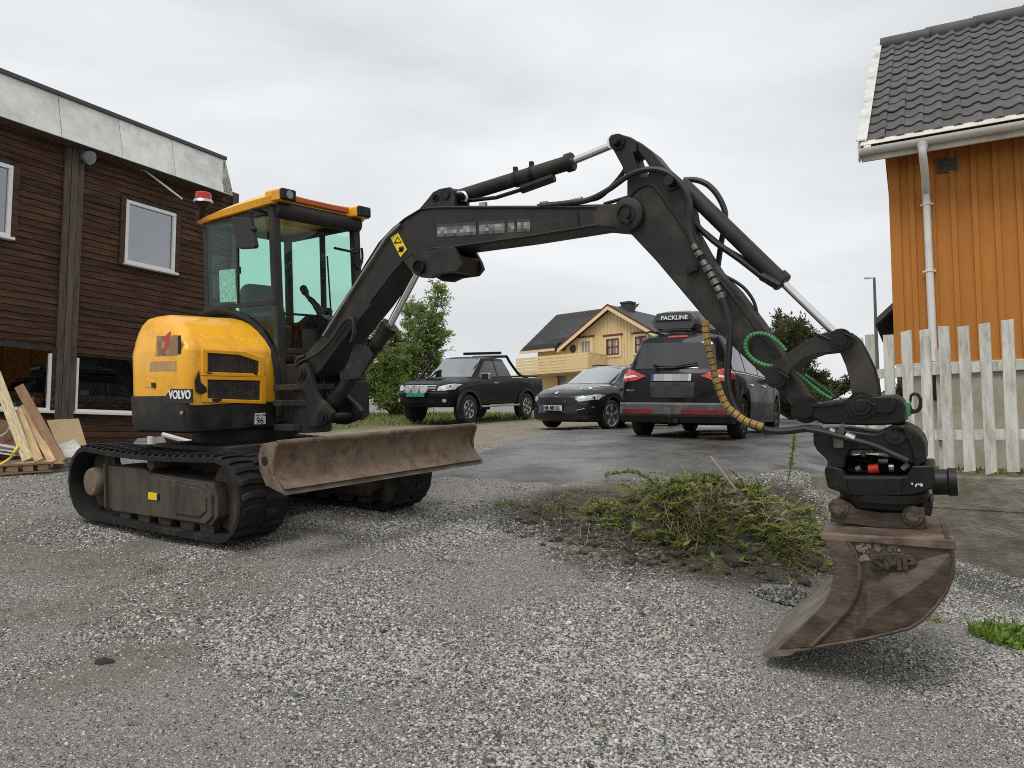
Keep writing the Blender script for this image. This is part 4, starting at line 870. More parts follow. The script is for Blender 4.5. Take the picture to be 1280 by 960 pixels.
# mounting ears
er = [(1038, 652), (1039, 632), (1048, 624), (1060, 627), (1071, 636), (1100, 641), (1128, 641), (1142, 634), (1155, 634), (1159, 657), (1153, 662), (1100, 660)]
for s in (-1, 1): mb = MB(); kplate(mb, er, -.15 if s < 0 else .12, -.12 if s < 0 else .15, -.15); E(mb, 'mounting_ear', M_buck, bucket, tf=KE, bevel=.005)
mb = MB()
for px in ((1048, 634), (1141, 644)): p = K(*px, -.15); mb.cyl((p.x, -.18, p.z), (p.x, .18, p.z), .034, n=8); mb.cyl((p.x, -.165, p.z), (p.x, -.15, p.z), .05, n=16)
E(mb, 'mounting_pin', M_buck, bucket, tf=KE)
# cast badge on the side: raised tablet with worn letters
bad = [(1088, 693), (1118, 691), (1140, 694), (1148, 702), (1146, 711), (1138, 715), (1089, 713)]
mb = MB(); kplate(mb, bad, -KW - .010, -KW, -KW); bg_ = E(mb, 'badge', M_buck, bucket, tf=KE, bevel=.005)
a_, b_ = KE @ K(1090, 704, -KW - .011), KE @ K(1144, 705, -KW - .011)
lt = lettering('SMP', .1, M_buck, bucket, Matrix.Identity(4), depth=.012, bold=.004)
_xs = [v.co.x for v in lt.data.vertices]; _w = max(_xs) - min(_xs); hh = (K(1110, 696, -KW) - K(1110, 713, -KW)).length / .075
lt.matrix_local = frame_m((a_ + b_) / 2, b_ - a_, KE.to_3x3() @ Vector((0, 0, 1))) @ Matrix.Diagonal(((b_ - a_).length / _w, hh, 1, 1))
mb = MB(); rg = random.Random(4)
for k in range(150):
    x, y = rg.uniform(1071, 1124), rg.uniform(679, 701)
    if x > 1086 and y > 690 - (x - 1086) * .05: continue
    p = K(x, y, -KW - .002); mb.sphere(p, rg.uniform(.004, .011), 6, (1, .6, 1))
tag(E(mb, 'stuck_gravel', pmat('dried gravel mud', (.20, .165, .12), .9, var=.35), bucket, tf=KE), kind='stuff')
# ---------------------------------------------------------------- hoses along boom and arm
def hose(pts, r, m, yv, name='hose', k=6, parent=None):
    mb = MB(); mb.tube(smooth_path([B(p[0], p[1], p[2] if len(p) > 2 else yv) for p in pts], k), r, 8); return E(mb, name, m, parent, tf=BE, smooth=True)
z7 = lambda pts: [(680 + p[0] / 4, 140 + p[1] / 4, *p[2:]) for p in pts]
hose(z7([(-20, 470), (120, 455), (220, 440), (320, 390), (420, 320), (500, 290), (580, 290), (650, 325), (705, 390), (730, 470), (725, 560), (740, 640), (770, 690)]), .019, M_hose, -.13, parent=boom)
hose(z7([(170, 445), (270, 430), (340, 370), (390, 310), (430, 250), (480, 200, -.0)]), .015, M_hose, -.02, parent=boom)
hose(z7([(300, 460), (370, 440), (420, 425)]), .012, M_hose, -.02, parent=boom)
hose(z7([(700, 340), (760, 340), (820, 365), (870, 420), (905, 500), (900, 580), (885, 660), (870, 770)]), .018, M_hose, .10, parent=boom)
hose(z7([(735, 555), (800, 600), (900, 680), (1000, 740), (1080, 810)]), .017, M_hose, .02, parent=arm)
hose([(672, 257), (690, 254), (715, 254), (735, 250)], .010, M_hose, -.08, parent=boom)
mb = MB()
for x, y, r in ((604, 256, .018), (680, 255, .018)): mb.box(B(x, y, -.11), (.05, .03, .03))
p, q_ = B(714, 253, -.10), B(728, 250, -.10); mb.cyl(p, q_, .022, n=10); E(mb, 'hose_clip', M_zinc, boom, tf=BE)
hose([(404, 420), (440, 362), (462, 328), (482, 298), (500, 280)], .009, M_zinc, -.15, name='steel_pipe', parent=boom)
# coupling chain on the arm side
z8 = lambda pts: [(820 + p[0] / 4, 280 + p[1] / 4, *p[2:]) for p in pts]
hose(z8([(195, 110), (240, 190), (275, 250), (310, 320), (330, 370)]), .016, M_blk, -.13, parent=arm)
mb = MB(); pt = [B(*q_, -.13) for q_ in z8([(195, 115), (215, 150), (240, 195), (258, 225), (275, 255), (293, 290), (310, 325), (327, 360)])]
for i, p in enumerate(pt):
    d = (pt[min(i + 1, len(pt) - 1)] - pt[max(0, i - 1)]).normalized(); mb.cyl(p - d * .016, p + d * .016, (.022, .026, .02, .028)[i % 4], n=8)
E(mb, 'hose_coupling', M_fit, arm, tf=BE)
hose(z8([(330, 370), (350, 430), (368, 520), (365, 620), (358, 720), (362, 800), (380, 880), (415, 945), (470, 1000), (560, 1030), (640, 1035), (760, 1022), (830, 1028)]), .020, M_hose, -.17, parent=arm)
hose(z8([(345, 260), (400, 290), (450, 330), (490, 390), (508, 460)]), .010, M_hose, .04, parent=arm)
hose([(1007, 536), (1030, 540), (1060, 548), (1090, 556), (1115, 567), (1135, 576)], .016, M_hose, -.215, parent=rot)
hose([(1037, 537), (1042, 541)], .022, M_zinc, -.2, parent=rot); hose([(1057, 544), (1068, 548.5)], .022, M_zinc, -.21, parent=rot)
# spiral-wrapped yellow and green hoses
def wrapped(pts, yv, r, m, name, turns):
    path = smooth_path([B(p[0], p[1], yv) for p in pts], 8)
    o = hose(pts, r * .8, M_hose, yv, name='wrapped_hose', k=8, parent=arm)
    n = len(path); cnt = turns; mb = MB(); lens = [0]
    for a, b in zip(path, path[1:]): lens.append(lens[-1] + (b - a).length)
    T = lens[-1]
    for j in range(cnt):
        s0, s1 = T * (j + .05) / cnt, T * (j + .88) / cnt; seg = []
        for u in range(4):
            s = s0 + (s1 - s0) * u / 3; i = max(k for k in range(n - 1) if lens[k] <= s); f = (s - lens[i]) / max(1e-6, lens[i + 1] - lens[i]); seg.append(path[i].lerp(path[i + 1], f))
        mb.tube(seg, r, 9)
    E(mb, 'spiral_wrap', m, o, tf=BE, smooth=True); return o
wrapped(z8([(247, 480), (250, 540), (262, 620), (280, 700), (300, 780), (325, 850), (355, 910), (400, 950), (450, 985), (540, 1015)]), -.23, .021, M_ywrap, 'spiral_wrap', 20)
wrapped(z8([(590, 712), (540, 705), (490, 680), (455, 640), (450, 590), (480, 555), (530, 548), (575, 565), (620, 600), (650, 635)]), -.135, .0125, M_green, 'spiral_wrap', 26)
wrapped(z8([(700, 745), (760, 790), (820, 840), (880, 875)]), -.06, .0105, M_green, 'spiral_wrap', 12)
wrapped(z8([(745, 755), (800, 795), (850, 830), (895, 868)]), .0, .0105, M_green, 'spiral_wrap', 12)
# hose loop at the boom foot
z5 = lambda pts: [(340 + p[0] / 8, 420 + p[1] / 8, *p[2:]) for p in pts]
for k, (dy, yv) in enumerate(((0, -.16), (12, -.12), (-10, -.08), (6, -.04))):
    hose(z5([(330 + dy, 200), (260 + dy, 230 + dy), (240, 300 + dy), (300 + dy, 250), (430, 190 + dy), (520, 120), (600, 30 + dy), (700, -120), (760, -170), (800, -170 + dy), (820, -110), (815 + dy, -20), (790, 60)]), .013, M_hose, yv, parent=boom)
for k in range(4): hose(z5([(430 + 25 * k, 440), (450 + 28 * k, 540), (500 + 24 * k, 640), (560 + 14 * k, 690)]), .012, M_hose, .0, parent=post)
# ================================================================ materials of the buildings
M_clad = pmat('brown stained boards', (.060, .030, .017), .75, spec=.25, var=.30, scale=2.5, stretch=(1, 1, 9), dirt=(.13, .075, .045), damt=.30, dscale=1.6, bump=.4, bscale=60, chips=((.26, .18, .13), .03, 7.))
M_cladv = pmat('weathered brown boards', (.085, .06, .044), .8, var=.25, scale=3, stretch=(6, 6, .8), dirt=(.14, .115, .09), damt=.4, dscale=2, bump=.4, bscale=60)
M_fasc = pmat('mossy white fascia', (.76, .77, .73), .75, var=.05, dirt=(.50, .51, .46), damt=.33, dscale=1.7, bump=.15, bscale=30, chips=((.09, .095, .05), .06, 3.2))
M_fmoss = pmat('mossy fascia end', (.50, .50, .45), .8, var=.1, dirt=(.10, .105, .05), damt=.55, dscale=5, bump=.3, bscale=30)
M_cap = pmat('grey roof edge', (.055, .055, .058), .5, var=.1)
M_wfr = pmat('white window frame', (.80, .80, .78), .45, var=.03)
M_oldw = pmat('old white paint', (.60, .60, .57), .7, var=.06, dirt=(.33, .31, .27), damt=.3, dscale=3, bump=.2, bscale=40)
M_int = pmat('dim room', (.05, .04, .035), .9, var=.3)
M_pane = glass('window glass', (.35, .36, .40), .22)
M_pane_lo = glass('shop window glass', (.55, .55, .52), .02)
M_curt = pmat('pale roller blind', (.42, .43, .55), .8, var=.03)
M_conc = pmat('weathered concrete', (.24, .215, .175), .85, var=.22, scale=5, dirt=(.13, .11, .08), damt=.42, dscale=2.6, dsharp=.09, bump=.7, bscale=30, stretch=(1, 1, 2.8), chips=((.07, .062, .05), .05, 12.))
M_orange = pmat('orange house paint', (.46, .178, .033), .62, spec=.25, var=.04, scale=3, stretch=(4, 4, .7), dirt=(.42, .165, .03), damt=.2, dscale=2.5, bump=.2, bscale=70)
M_orange_d = pmat('orange brown trim', (.30, .105, .022), .65, var=.1)
M_tile = pmat('dark concrete roof tile', (.082, .079, .076), .7, var=.16, scale=5, dirt=(.12, .115, .105), damt=.3, dscale=5, bump=.3, bscale=70, chips=((.10, .09, .05), .03, 2.))
M_cream = pmat('cream paint', (.66, .63, .55), .55, var=.05, dirt=(.45, .42, .35), damt=.25, dscale=2)
M_gutter = pmat('ivory downpipe', (.70, .69, .64), .4, var=.04, dirt=(.5, .48, .42), damt=.2)
M_picket = pmat('weathered white picket', (.66, .65, .59), .8, var=.08, scale=4, stretch=(4, 4, .8), dirt=(.38, .36, .30), damt=.38, dscale=4, bump=.3, bscale=60, chips=((.16, .14, .10), .05, 9.))
M_greyw = pmat('grey stained boards', (.085, .085, .082), .8, var=.15, stretch=(5, 5, .8), bump=.3, bscale=60)
# ================================================================ brown timber building on the left
WO = Vector((-7.44, 13.5, CAMZ)); WD = Vector((.49, .8717, 0)).normalized(); WN = Vector((WD.y, -WD.x, 0))
WM = Matrix((WD, -WN, Vector((0, 0, 1)))).transposed().to_4x4(); WM.translation = WO     # x along the wall (away), y into the house, z relative to the eye
WI = WM.inverted()
def Wp(px, py, out=0.): return WI @ on_plane(px, py, WO + WN * out, WN)
bb = empty('timber_building', (0, 0, 0), 0, 'two storey dark brown timber building with white fascia panels and flat roof', 'building'); bb.matrix_world = WM
T0, T1, ZLO, ZHI = -4.2, 3.12, -.75, 5.30
wins = []                                  # (t0, t1, z0, z1)
a, b = Wp(157, 250), Wp(217, 342); wins.append((a.x, b.x, (Wp(217, 342).z + Wp(157, 329).z) / 2, (Wp(157, 250).z + Wp(217, 266).z) / 2))
r_ = Wp(14, 250).x; wins.append((r_ - 1.06, r_, wins[0][2], wins[0][3]))
a, b = Wp(95, 444), Wp(172, 517); wins.append((a.x, b.x, b.z, a.z))
r_ = Wp(63, 470).x; wins.append((r_ - 2.0, r_, wins[2][2], wins[2][3] + .03))
po0, po1 = Wp(73, 350).x, Wp(98, 350).x     # vertical board post
print('wins', [[round(v, 2) for v in w_] for w_ in wins], po0, po1)
mb = MB(); mb.box(((T0 + T1) / 2, 3.0, (ZLO + ZHI) / 2), (T1 - T0 - .04, 5.6, ZHI - ZLO - .02)); 
# body behind the boards, with openings for the windows: build as strips
mb.bm.free(); mb = MB()
cuts_t = sorted({T0, T1, *[w_[0] for w_ in wins], *[w_[1] for w_ in wins]}); cuts_z = sorted({ZLO, ZHI, *[w_[2] for w_ in wins], *[w_[3] for w_ in wins]})
for i in range(len(cuts_t) - 1):
    for j in range(len(cuts_z) - 1):
        t, z = (cuts_t[i] + cuts_t[i + 1]) / 2, (cuts_z[j] + cuts_z[j + 1]) / 2
        if any(w_[0] < t < w_[1] and w_[2] < z < w_[3] for w_ in wins): continue
        mb.box((t, .06, z), (cuts_t[i + 1] - cuts_t[i], .08, cuts_z[j + 1] - cuts_z[j]))
mb.box(((T0 + T1) / 2, 6.0, (ZLO + ZHI) / 2), (T1 - T0, .1, ZHI - ZLO)); mb.box((T1 - .06, 3.05, (ZLO + ZHI) / 2), (.1, 5.8, ZHI - ZLO)); mb.box((T0 + .06, 3.05, (ZLO + ZHI) / 2), (.1, 5.8, ZHI - ZLO))
mb.box(((T0 + T1) / 2, 3.05, 2.35), (T1 - T0 - .2, 5.6, .2))
wl = mb.build('wall', M_int, bb)
pitch = .113; z = ZLO; rw = random.Random(3)
bays = [(T0, po0 - .0), (po1 + .0, T1 - .14)]
while z < ZHI - .02:
    for b0, b1 in bays:
        segs = [(b0, b1)]
        for w_ in wins:
            if w_[2] - .07 < z + pitch * .5 < w_[3] + .07:
                ns = []
                for s0, s1 in segs:
                    if w_[1] + .1 <= s0 or w_[0] - .1 >= s1: ns.append((s0, s1)); continue
                    if w_[0] - .1 > s0: ns.append((s0, w_[0] - .1))
                    if w_[1] + .1 < s1: ns.append((w_[1] + .1, s1))
                segs = ns
        for s0, s1 in segs:
            if s1 - s0 < .03: continue
            j = rw.uniform(-.003, .003); m_ = MB()
            m_.prism([(.0, 0), (-.026 + j, .004), (-.014 + j, pitch - .012), (-.010 + j, pitch - .004), (0, pitch - .003)], lambda p: (s0 + .002, p[0] + .018, z + p[1]), lambda p: (s1 - .002, p[0] + .018, z + p[1]))
            m_.build('cladding_board', M_clad, bb)
    z += pitch
def vboard(t0, t1, z0, z1, th, m=M_cladv, name='cover_board', y0=.018):
    m_ = MB(); m_.box(((t0 + t1) / 2, y0 - th / 2 - .02, (z0 + z1) / 2), (t1 - t0, th, z1 - z0)); return m_.build(name, m, bb, bevel=.004)
k3 = (po1 - po0) / 3
for k in range(3): vboard(po0 + k * k3 + .004, po0 + (k + 1) * k3 - .004, ZLO, ZHI - .03, .05 + .012 * (k == 1))
for k in range(2): vboard(T1 - .14 + k * .075, T1 - .07 + k * .075, ZLO, ZHI - .03, .05)
for n_, (t0, t1, z0, z1) in enumerate(wins):
    up = n_ < 2
    for a0, a1 in ((t0 - .10, t0 - .004), (t1 + .004, t1 + .10)): vboard(a0, a1, z0 - .05, z1 + .06, .035, M_clad, 'window_trim')
    m_ = MB(); fw = .065 if up else .045
    for c, s in ((((t0 + t1) / 2, 0, z0 + fw / 2), (t1 - t0, .07, fw)), (((t0 + t1) / 2, 0, z1 - fw / 2), (t1 - t0, .07, fw)), ((t0 + fw / 2, 0, (z0 + z1) / 2), (fw, .07, z1 - z0 - 2 * fw)), ((t1 - fw / 2, 0, (z0 + z1) / 2), (fw, .07, z1 - z0 - 2 * fw))):
        if not up and c[2] > (z0 + z1) / 2 + .3 and s[0] > .3: continue
        m_.box(c, s)
    fr = m_.build('window_frame', M_wfr, bb, bevel=.006)
    m_ = MB(); m_.face([(t0 + fw, .01, z0 + fw), (t1 - fw, .01, z0 + fw), (t1 - fw, .01, z1 - fw * up), (t0 + fw, .01, z1 - fw * up)]); m_.build('pane', M_pane if up else M_pane_lo, fr, solid=.006)
    m_ = MB(); m_.box(((t0 + t1) / 2, -.06, z0 - .02), (t1 - t0 + .06, .12, .045)); m_.build('window_sill', M_wfr, bb, bevel=.005)
    if up:
        m_ = MB(); m_.box(((t0 + t1) / 2 - .05, .12, (z0 + z1) / 2 + .02), (t1 - t0 - .28, .012, z1 - z0 - .1)); m_.build('roller_blind', M_curt, fr)
    else:
        m_ = MB(); m_.box(((t0 + t1) / 2, .35, z0 + .17), (t1 - t0 - .1, .5, .26)); m_.build('window_shelf', pmat('raw pine %d' % n_, (.34, .23, .13), .8, var=.2, stretch=(1, 3, 9)), fr)
        for q in range(3):
            m_ = MB(); m_.box((t0 + .25 + q * .42, .16 + .05 * q, z0 + .33 + .08 * q), (.16, .1, .10 + .15 * q)); m_.build('stored_item', M_greyw if q else M_oldw, fr)
        m_ = MB()
        for q in range(9): m_.box((t0 + (t1 - t0) * (q + .5) / 9 * .5 + .05, .5, (z0 + z1) / 2), (.05, .03, z1 - z0)); 
        m_.build('curtain', pmat('brown curtain %d' % n_, (.045, .026, .015), .9, var=.2), fr)
# fascia panels, roof edge, soffit
fo = lambda px, py, o: Wp(px, py, o)
zb0 = (fo(0, 145, .34).z + fo(291, 244.5, .34).z) / 2; zt0 = (fo(0, 91, .16).z + fo(281, 199.5, .16).z) / 2
te = fo(291, 244, .34).x; tt = fo(281, 199, .16).x
js = [T0 - .3] + [fo(px, py, .25).x for px, py in ((75, 148), (151, 175), (217, 204))] + [te]
js = [js[1] - 2.5, *js[1:]] if js[1] - js[0] > 3 else js
print('fascia', zb0, zt0, te, tt, js)
jj = [js[1] - 1.1 * k for k in (4, 3, 2, 1)] + js[1:]
for a, b in zip(jj, jj[1:]):
    e1 = tt if b == te else b; last = b == te
    m_ = MB(); g = .006
    m_.rings([[(a + g, -.34, zb0), (a + g, -.16, zt0), (a + g, -.13, zt0), (a + g, -.31, zb0)], [(b - g, -.34, zb0), (e1 - g, -.16, zt0), (e1 - g, -.13, zt0), (b - g, -.31, zb0)]])
    m_.build('fascia_panel', M_fasc, bb, bevel=.003)
m_ = MB(); m_.rings([[(te - .003, -.34, zb0), (tt - .003, -.16, zt0), (tt - .003, 5.9, zt0), (te - .003, 6.1, zb0)], [(te + .012, -.345, zb0 - .004), (tt + .012, -.165, zt0), (tt + .012, 5.9, zt0), (te + .012, 6.1, zb0 - .004)]]); m_.build('end_panel', M_fmoss, bb)
m_ = MB(); m_.rings([[(te - .22, -.335, zb0 + .02), (tt - .16, -.1615, zt0 - .04)], [(te - .02, -.342, zb0 + .02), (tt - .02, -.167, zt0 - .04)]], closed=False, cap=(False, False)); m_.build('moss_growth', M_fmoss, bb, solid=.006)
m_ = MB(); m_.box(((jj[0] + tt) / 2, 2.9, zt0 + .03), (tt - jj[0] + .06, 6.2, .075)); m_.build('roof', M_cap, bb, bevel=.01)
m_ = MB(); m_.box(((jj[0] + te) / 2, 2.9, zb0 + .012), (te - jj[0] - .02, 6.4, .02)); m_.build('soffit', M_cladv, bb)
# floodlight on the post, bare rod under the eaves
fl = tag(empty('floodlight', WM @ Vector(((po0 + po1) / 2 + .12, -.1, Wp(101, 194).z))), 'grey bowl shaped floodlight on the timber post under the white fascia', 'floodlight'); fl.rotation_euler = WM.to_euler()
m_ = MB(); m_.box((0, .0, 0), (.16, .10, .24)); m_.build('housing', M_greyw, fl, bevel=.03, seg=3)
m_ = MB(); m_.lathe([(0, .03), (.04, .10), (.12, .125), (.14, .12), (.145, .001)], (.0, -.02, -.03), (.35, -1, -.45), 18); m_.build('bowl', pmat('grey lamp glass', (.28, .29, .31), .25, var=.2), fl, smooth=True)
m_ = MB(); m_.tube([(-.05, .02, .10), (-.05, .06, .2)], .02); m_.build('bracket', M_greyw, fl)
a, b = WM @ Wp(177, 210, .06), WM @ Wp(228, 249, .55)
m_ = MB(); m_.tube([a, b], .018, 8); m_.tube([a - Vector((0, 0, .05)), a + Vector((0, 0, .05))], .03, 8)
tag(m_.build('flagpole', M_oldw), 'bare flagpole rod slanting out under the white fascia near the upper window', 'flagpole')
# ================================================================ orange house on the right
OC = Vector((4.19, 9.0, CAMZ)); OD = Vector((.866, -.5, 0)); OB = Vector((.5, .866, 0))           # front eave corner, along the front, towards the back
OM = Matrix((OD, OB, Vector((0, 0, 1)))).transposed().to_4x4(); OM.translation = OC; OI = OM.inverted()
def Op(px, py, back=0.): return OI @ on_plane(px, py, OC + OB * back, -OB)
oh = empty('orange_house', (0, 0, 0), 0, 'orange wooden house with dark tiled roof, ivory downpipe and concrete foundation', 'house'); oh.matrix_world = OM
DEP, LEN = 6.2, 5.2                         # eave to eave, length built
ez = Op(1083, 181).z; yw = .38              # eave height, wall set back
rz = (OI @ P(1108, 69, 11.85)).z
wx0 = Op(1113, 205, yw).x; wz0 = Op(1147, 455.5, yw).z; wz1 = ez + .10
print('orange', ez, rz, wx0, wz0)
m_ = MB(); m_.box(((wx0 + LEN) / 2, DEP / 2, (wz0 + wz1) / 2), (LEN - wx0 - .05, DEP - 2 * yw - .06, wz1 - wz0)); 
m_.prism([(yw, wz1), (DEP / 2, rz - .25), (DEP - yw, wz1)], lambda p: (wx0 + .02, p[0], p[1]), lambda p: (LEN, p[0], p[1])); m_.build('wall', M_orange_d, oh)
# boards and battens
x = wx0; bwid = .215; k = 0
while x < LEN - .2:
    m_ = MB(); m_.box((x + bwid / 2, yw + .02, (wz0 + wz1) / 2), (bwid - .02, .02, wz1 - wz0)); m_.build('wall_board', M_orange, oh)
    if k:
        m_ = MB(); m_.box((x, yw - .006, (wz0 + wz1) / 2), (.056, .036, wz1 - wz0)); m_.build('batten', M_orange, oh, bevel=.004)
    x += bwid; k += 1
m_ = MB(); m_.box((wx0 + .03, yw - .012, (wz0 + wz1) / 2 + .05), (.12, .03, wz1 - wz0 + .1)); m_.build('corner_board', M_orange, oh, bevel=.004)
for y in (yw + .6, yw + 1.5, yw + 2.4, yw + 3.3, yw + 4.2):
    m_ = MB(); m_.box((wx0 + .005, y, (wz0 + wz1) / 2), (.02, .85, wz1 - wz0)); m_.build('wall_board', M_orange, oh)
m_ = MB(); m_.box(((wx0 + LEN) / 2, yw - .012, wz0 - .05), (LEN - wx0 + .04, .045, .12)); m_.build('water_board', M_oldw, oh, bevel=.006)
m_ = MB(); m_.box(((wx0 + LEN) / 2 + .03, DEP / 2, wz0 - 1.0), (LEN - wx0 - .06, DEP - 2 * yw - .04, 1.8)); m_.build('foundation', pmat('cream foundation render', (.36, .325, .255), .85, var=.08, dirt=(.27, .24, .19), damt=.35, bump=.2), oh)
# roof: slab, bargeboards, tiles one by one
sl = Vector((0, DEP / 2, rz - ez)); SLn = sl.length; su = sl / SLn; sn = Vector((0, -su.z, su.y))
rot_r = Matrix((Vector((1, 0, 0)), su, sn)).transposed().to_4x4()
m_ = MB()
m_.prism([(0 + .02, ez - .03), (DEP / 2, rz - .03), (DEP - .02, ez - .03), (DEP - .02, ez - .12), (DEP / 2, rz - .14), (.02, ez - .12)], lambda p: (.10, p[0], p[1]), lambda p: (LEN + .1, p[0], p[1])); rf = m_.build('roof', M_orange_d, oh)
m_ = MB(); m_.prism([(DEP / 2, rz + .02), (DEP, ez + .0), (DEP, ez - .03), (DEP / 2, rz - .02)], lambda p: (.0, p[0], p[1]), lambda p: (LEN + .1, p[0], p[1])); m_.build('rear_roof_slope', M_tile, rf)
for y0, z0_, y1, z1_ in ((-.04, ez - .045, DEP / 2, rz + .04), (DEP / 2, rz + .04, DEP + .04, ez - .045)):
    m_ = MB(); m_.prism([(y0, z0_ - .16), (y0, z0_ + .06), (y1, z1_ + .06), (y1, z1_ - .16)], lambda p: (-.03, p[0], p[1]), lambda p: (.0, p[0], p[1])); m_.build('bargeboard', M_orange_d if y0 > 1 else M_oldw, rf, bevel=.004)
m_ = MB(); a0 = Vector((-.03, -.06, ez + .02)) ; 
m_.prism([(-.06, ez + .035), (-.06, ez + .06), (DEP / 2, rz + .10), (DEP / 2, rz + .075)], lambda p: (-.05, p[0], p[1]), lambda p: (.07, p[0], p[1])); m_.build('verge_board', M_oldw, rf, bevel=.004)
tw, tlen, rows, cols = .198, .315, 16, 18
prof = [(0, .012), (.03, .004), (.06, 0), (.10, .008), (.14, .030), (.17, .038), (.198, .028)]
m_ = MB(); th = .018
m_.grid([[(px_, 0, pz + .030) for px_, pz in prof], [(px_, tlen + .05, pz + .006) for px_, pz in prof]])
m_.grid([[(px_, 0, pz + .030 - th) for px_, pz in prof], [(px_, 0, pz + .030) for px_, pz in prof]])
tile_me = m_.build('roof_tile', M_tile, obj=False, smooth=True, ang=30)
nrow = int(SLn / (tlen * .92)); step = SLn / nrow; rt = random.Random(2); rest = MB(); n_t = 0
for i in range(nrow):
    for j in range(26):
        m4 = Matrix.Translation(Vector((.06 + j * tw, 0, ez)) + su * (i * step - .03) + sn * (.01 + rt.uniform(-.004, .004))) @ rot_r @ Matrix.Rotation(rt.uniform(-.012, .012), 4, 'Z')
        if j < 20 and n_t < 300: inst('roof_tile', tile_me, rf, m4); n_t += 1
        else:
            b2 = bmesh.new(); b2.from_mesh(tile_me); b2.transform(m4); me_ = bpy.data.meshes.new('t'); b2.to_mesh(me_); b2.free(); rest.bm.from_mesh(me_); bpy.data.meshes.remove(me_)
tag(rest.build('roof_tile_field', M_tile, rf, fix=False, smooth=True, ang=30), kind='stuff')
for j in range(9):
    m_ = MB(); x0 = .05 + j * .62; m_.tube([(x0 + .0, DEP / 2, rz + .03 + .024), (x0 + .67, DEP / 2, rz + .022)], [.112, .125], 12); m_.build('ridge_tile', M_tile, rf, smooth=True)
m_ = MB(); m_.prism([(-.02, ez + .03), (-.135, ez - .055), (-.145, ez - .05), (-.03, ez + .04)], lambda p: (.0, p[0], p[1]), lambda p: (LEN, p[0], p[1])); m_.box((LEN / 2, -.0, ez - .12), (LEN + .0, .03, .17)); m_.build('eaves_board', M_cream, oh, bevel=.004)
m_ = MB()
pr_ = [(math.cos(t) * .065, math.sin(t) * .065) for t in [math.pi + math.pi * i / 8 for i in range(9)]]
m_.rings([[(x, -.085 + p[0], ez - .085 + p[1]) for p in pr_] + [(x, -.085 + p[0] * .9, ez - .085 + p[1] * .9) for p in pr_[::-1]] for x in (-.02, LEN)]); gt = m_.build('gutter', M_gutter, oh, smooth=True)
m_ = MB(); m_.box((-.022, -.085, ez - .13), (.01, .14, .16)); m_.build('gutter_end', M_gutter, gt)
px_ = Op(1160, 300, yw - .07).x
pth = [(px_ - .01, -.085, ez - .13), (px_ - .01, -.085, ez - .25), (px_, .05, ez - .42), (px_, yw - .075, ez - .62), (px_ + .004, yw - .075, ez - 1.5), (px_ + .01, yw - .075, wz0 - .02)]
m_ = MB(); m_.tube(smooth_path(pth[:4], 4) + pth[4:], .043, 14); m_.cyl((px_ - .01, -.085, ez - .2), (px_ - .01, -.085, ez - .12), .05, .065, n=14); dp = m_.build('downpipe', M_gutter, oh, smooth=True)
m_ = MB()
for z in (ez - .75, ez - 1.55, wz0 + .02): m_.cyl((px_ + .003, yw - .075, z), (px_ + .003, yw - .075, z + .03), .05, n=14); m_.box((px_, yw - .045, z + .015), (.14, .02, .02))
m_.build('pipe_clip', M_gutter, dp)
m_ = MB(); m_.tube(smooth_path([(px_ + .01, yw - .075, wz0 - .06), (px_ + .02, yw - .08, wz0 - .3), (px_ + .05, yw - .10, wz0 - .42)], 4), .055, 12); m_.build('drain_pipe', M_rub, dp, smooth=True)
vt = Op(1184, 206, yw - .02); m_ = MB(); m_.box((vt.x, yw - .01, vt.z), (.20, .03, .17)); 
vv = m_.build('air_vent', M_greyw, oh, bevel=.006)
m_ = MB()
for q in range(5): m_.box((vt.x, yw - .028, vt.z - .055 + q * .027), (.16, .012, .012))
m_.build('vent_slat', M_greyw, vv)
# ================================================================ picket fence on the concrete wall
FA, FD = Vector((4.565, 7.2, 0)), Vector((-.649, .761, 0)).normalized(); FN = Vector((-FD.y, FD.x, 0)) * -1
if FN.y > 0: FN = -FN
def Fw(px, py, o=0.): return on_plane(px, py, FA + FN * o, FN)
FM = Matrix((FD, -FN, Vector((0, 0, 1)))).transposed().to_4x4(); FM.translation = FA; FI = FM.inverted()
fz = lambda px, py: (FI @ Fw(px, py)).z
zt_, zb_ = fz(1263, 401), fz(1262, 592)
pf = empty('picket_fence', (0, 0, 0), 0, 'weathered white wooden picket fence on top of the concrete retaining wall', 'fence'); pf.matrix_world = FM
pcs = [1076, 1092, 1114, 1137, 1160, 1184.5, 1210, 1236.5, 1264]
ts = [(FI @ Fw(px, 500)).x for px in pcs]; dstep = (ts[-2] - ts[-1]); print('picket ts', [round(t, 2) for t in ts], zt_, zb_)
ts = ts + [ts[-1] - dstep * k for k in range(1, 6)]
rp = random.Random(8)
for t in ts:
    m_ = MB(); tilt = rp.uniform(-.007, .007); wv = .099 + rp.uniform(-.006, .006); h1 = zt_ + rp.uniform(-.02, .02)
    m_.prism([(t - wv / 2, zb_ + rp.uniform(-.03, .02)), (t + wv / 2, zb_ + rp.uniform(-.03, .02)), (t + wv / 2 + tilt, h1), (t - wv / 2 + tilt, h1 + rp.uniform(-.012, .012))], lambda p: (p[0], -.035, p[1]), lambda p: (p[0], -.013, p[1])); m_.build('picket', M_picket, pf, bevel=.003)
zr1, zr2 = fz(1225, 459), fz(1225, 543.5)
for z in (zr1, zr2): m_ = MB(); m_.box(((ts[0] + ts[-1]) / 2 + .02, .012, z), (ts[0] - ts[-1] + .16, .045, .098)); m_.build('rail', M_picket, pf, bevel=.004)
for t in (ts[0] - .05, ts[5] + .08): m_ = MB(); m_.box((t, .08, (zb_ + zt_) / 2 - .15), (.07, .07, zt_ - zb_ - .1)); m_.build('post', M_picket, pf)
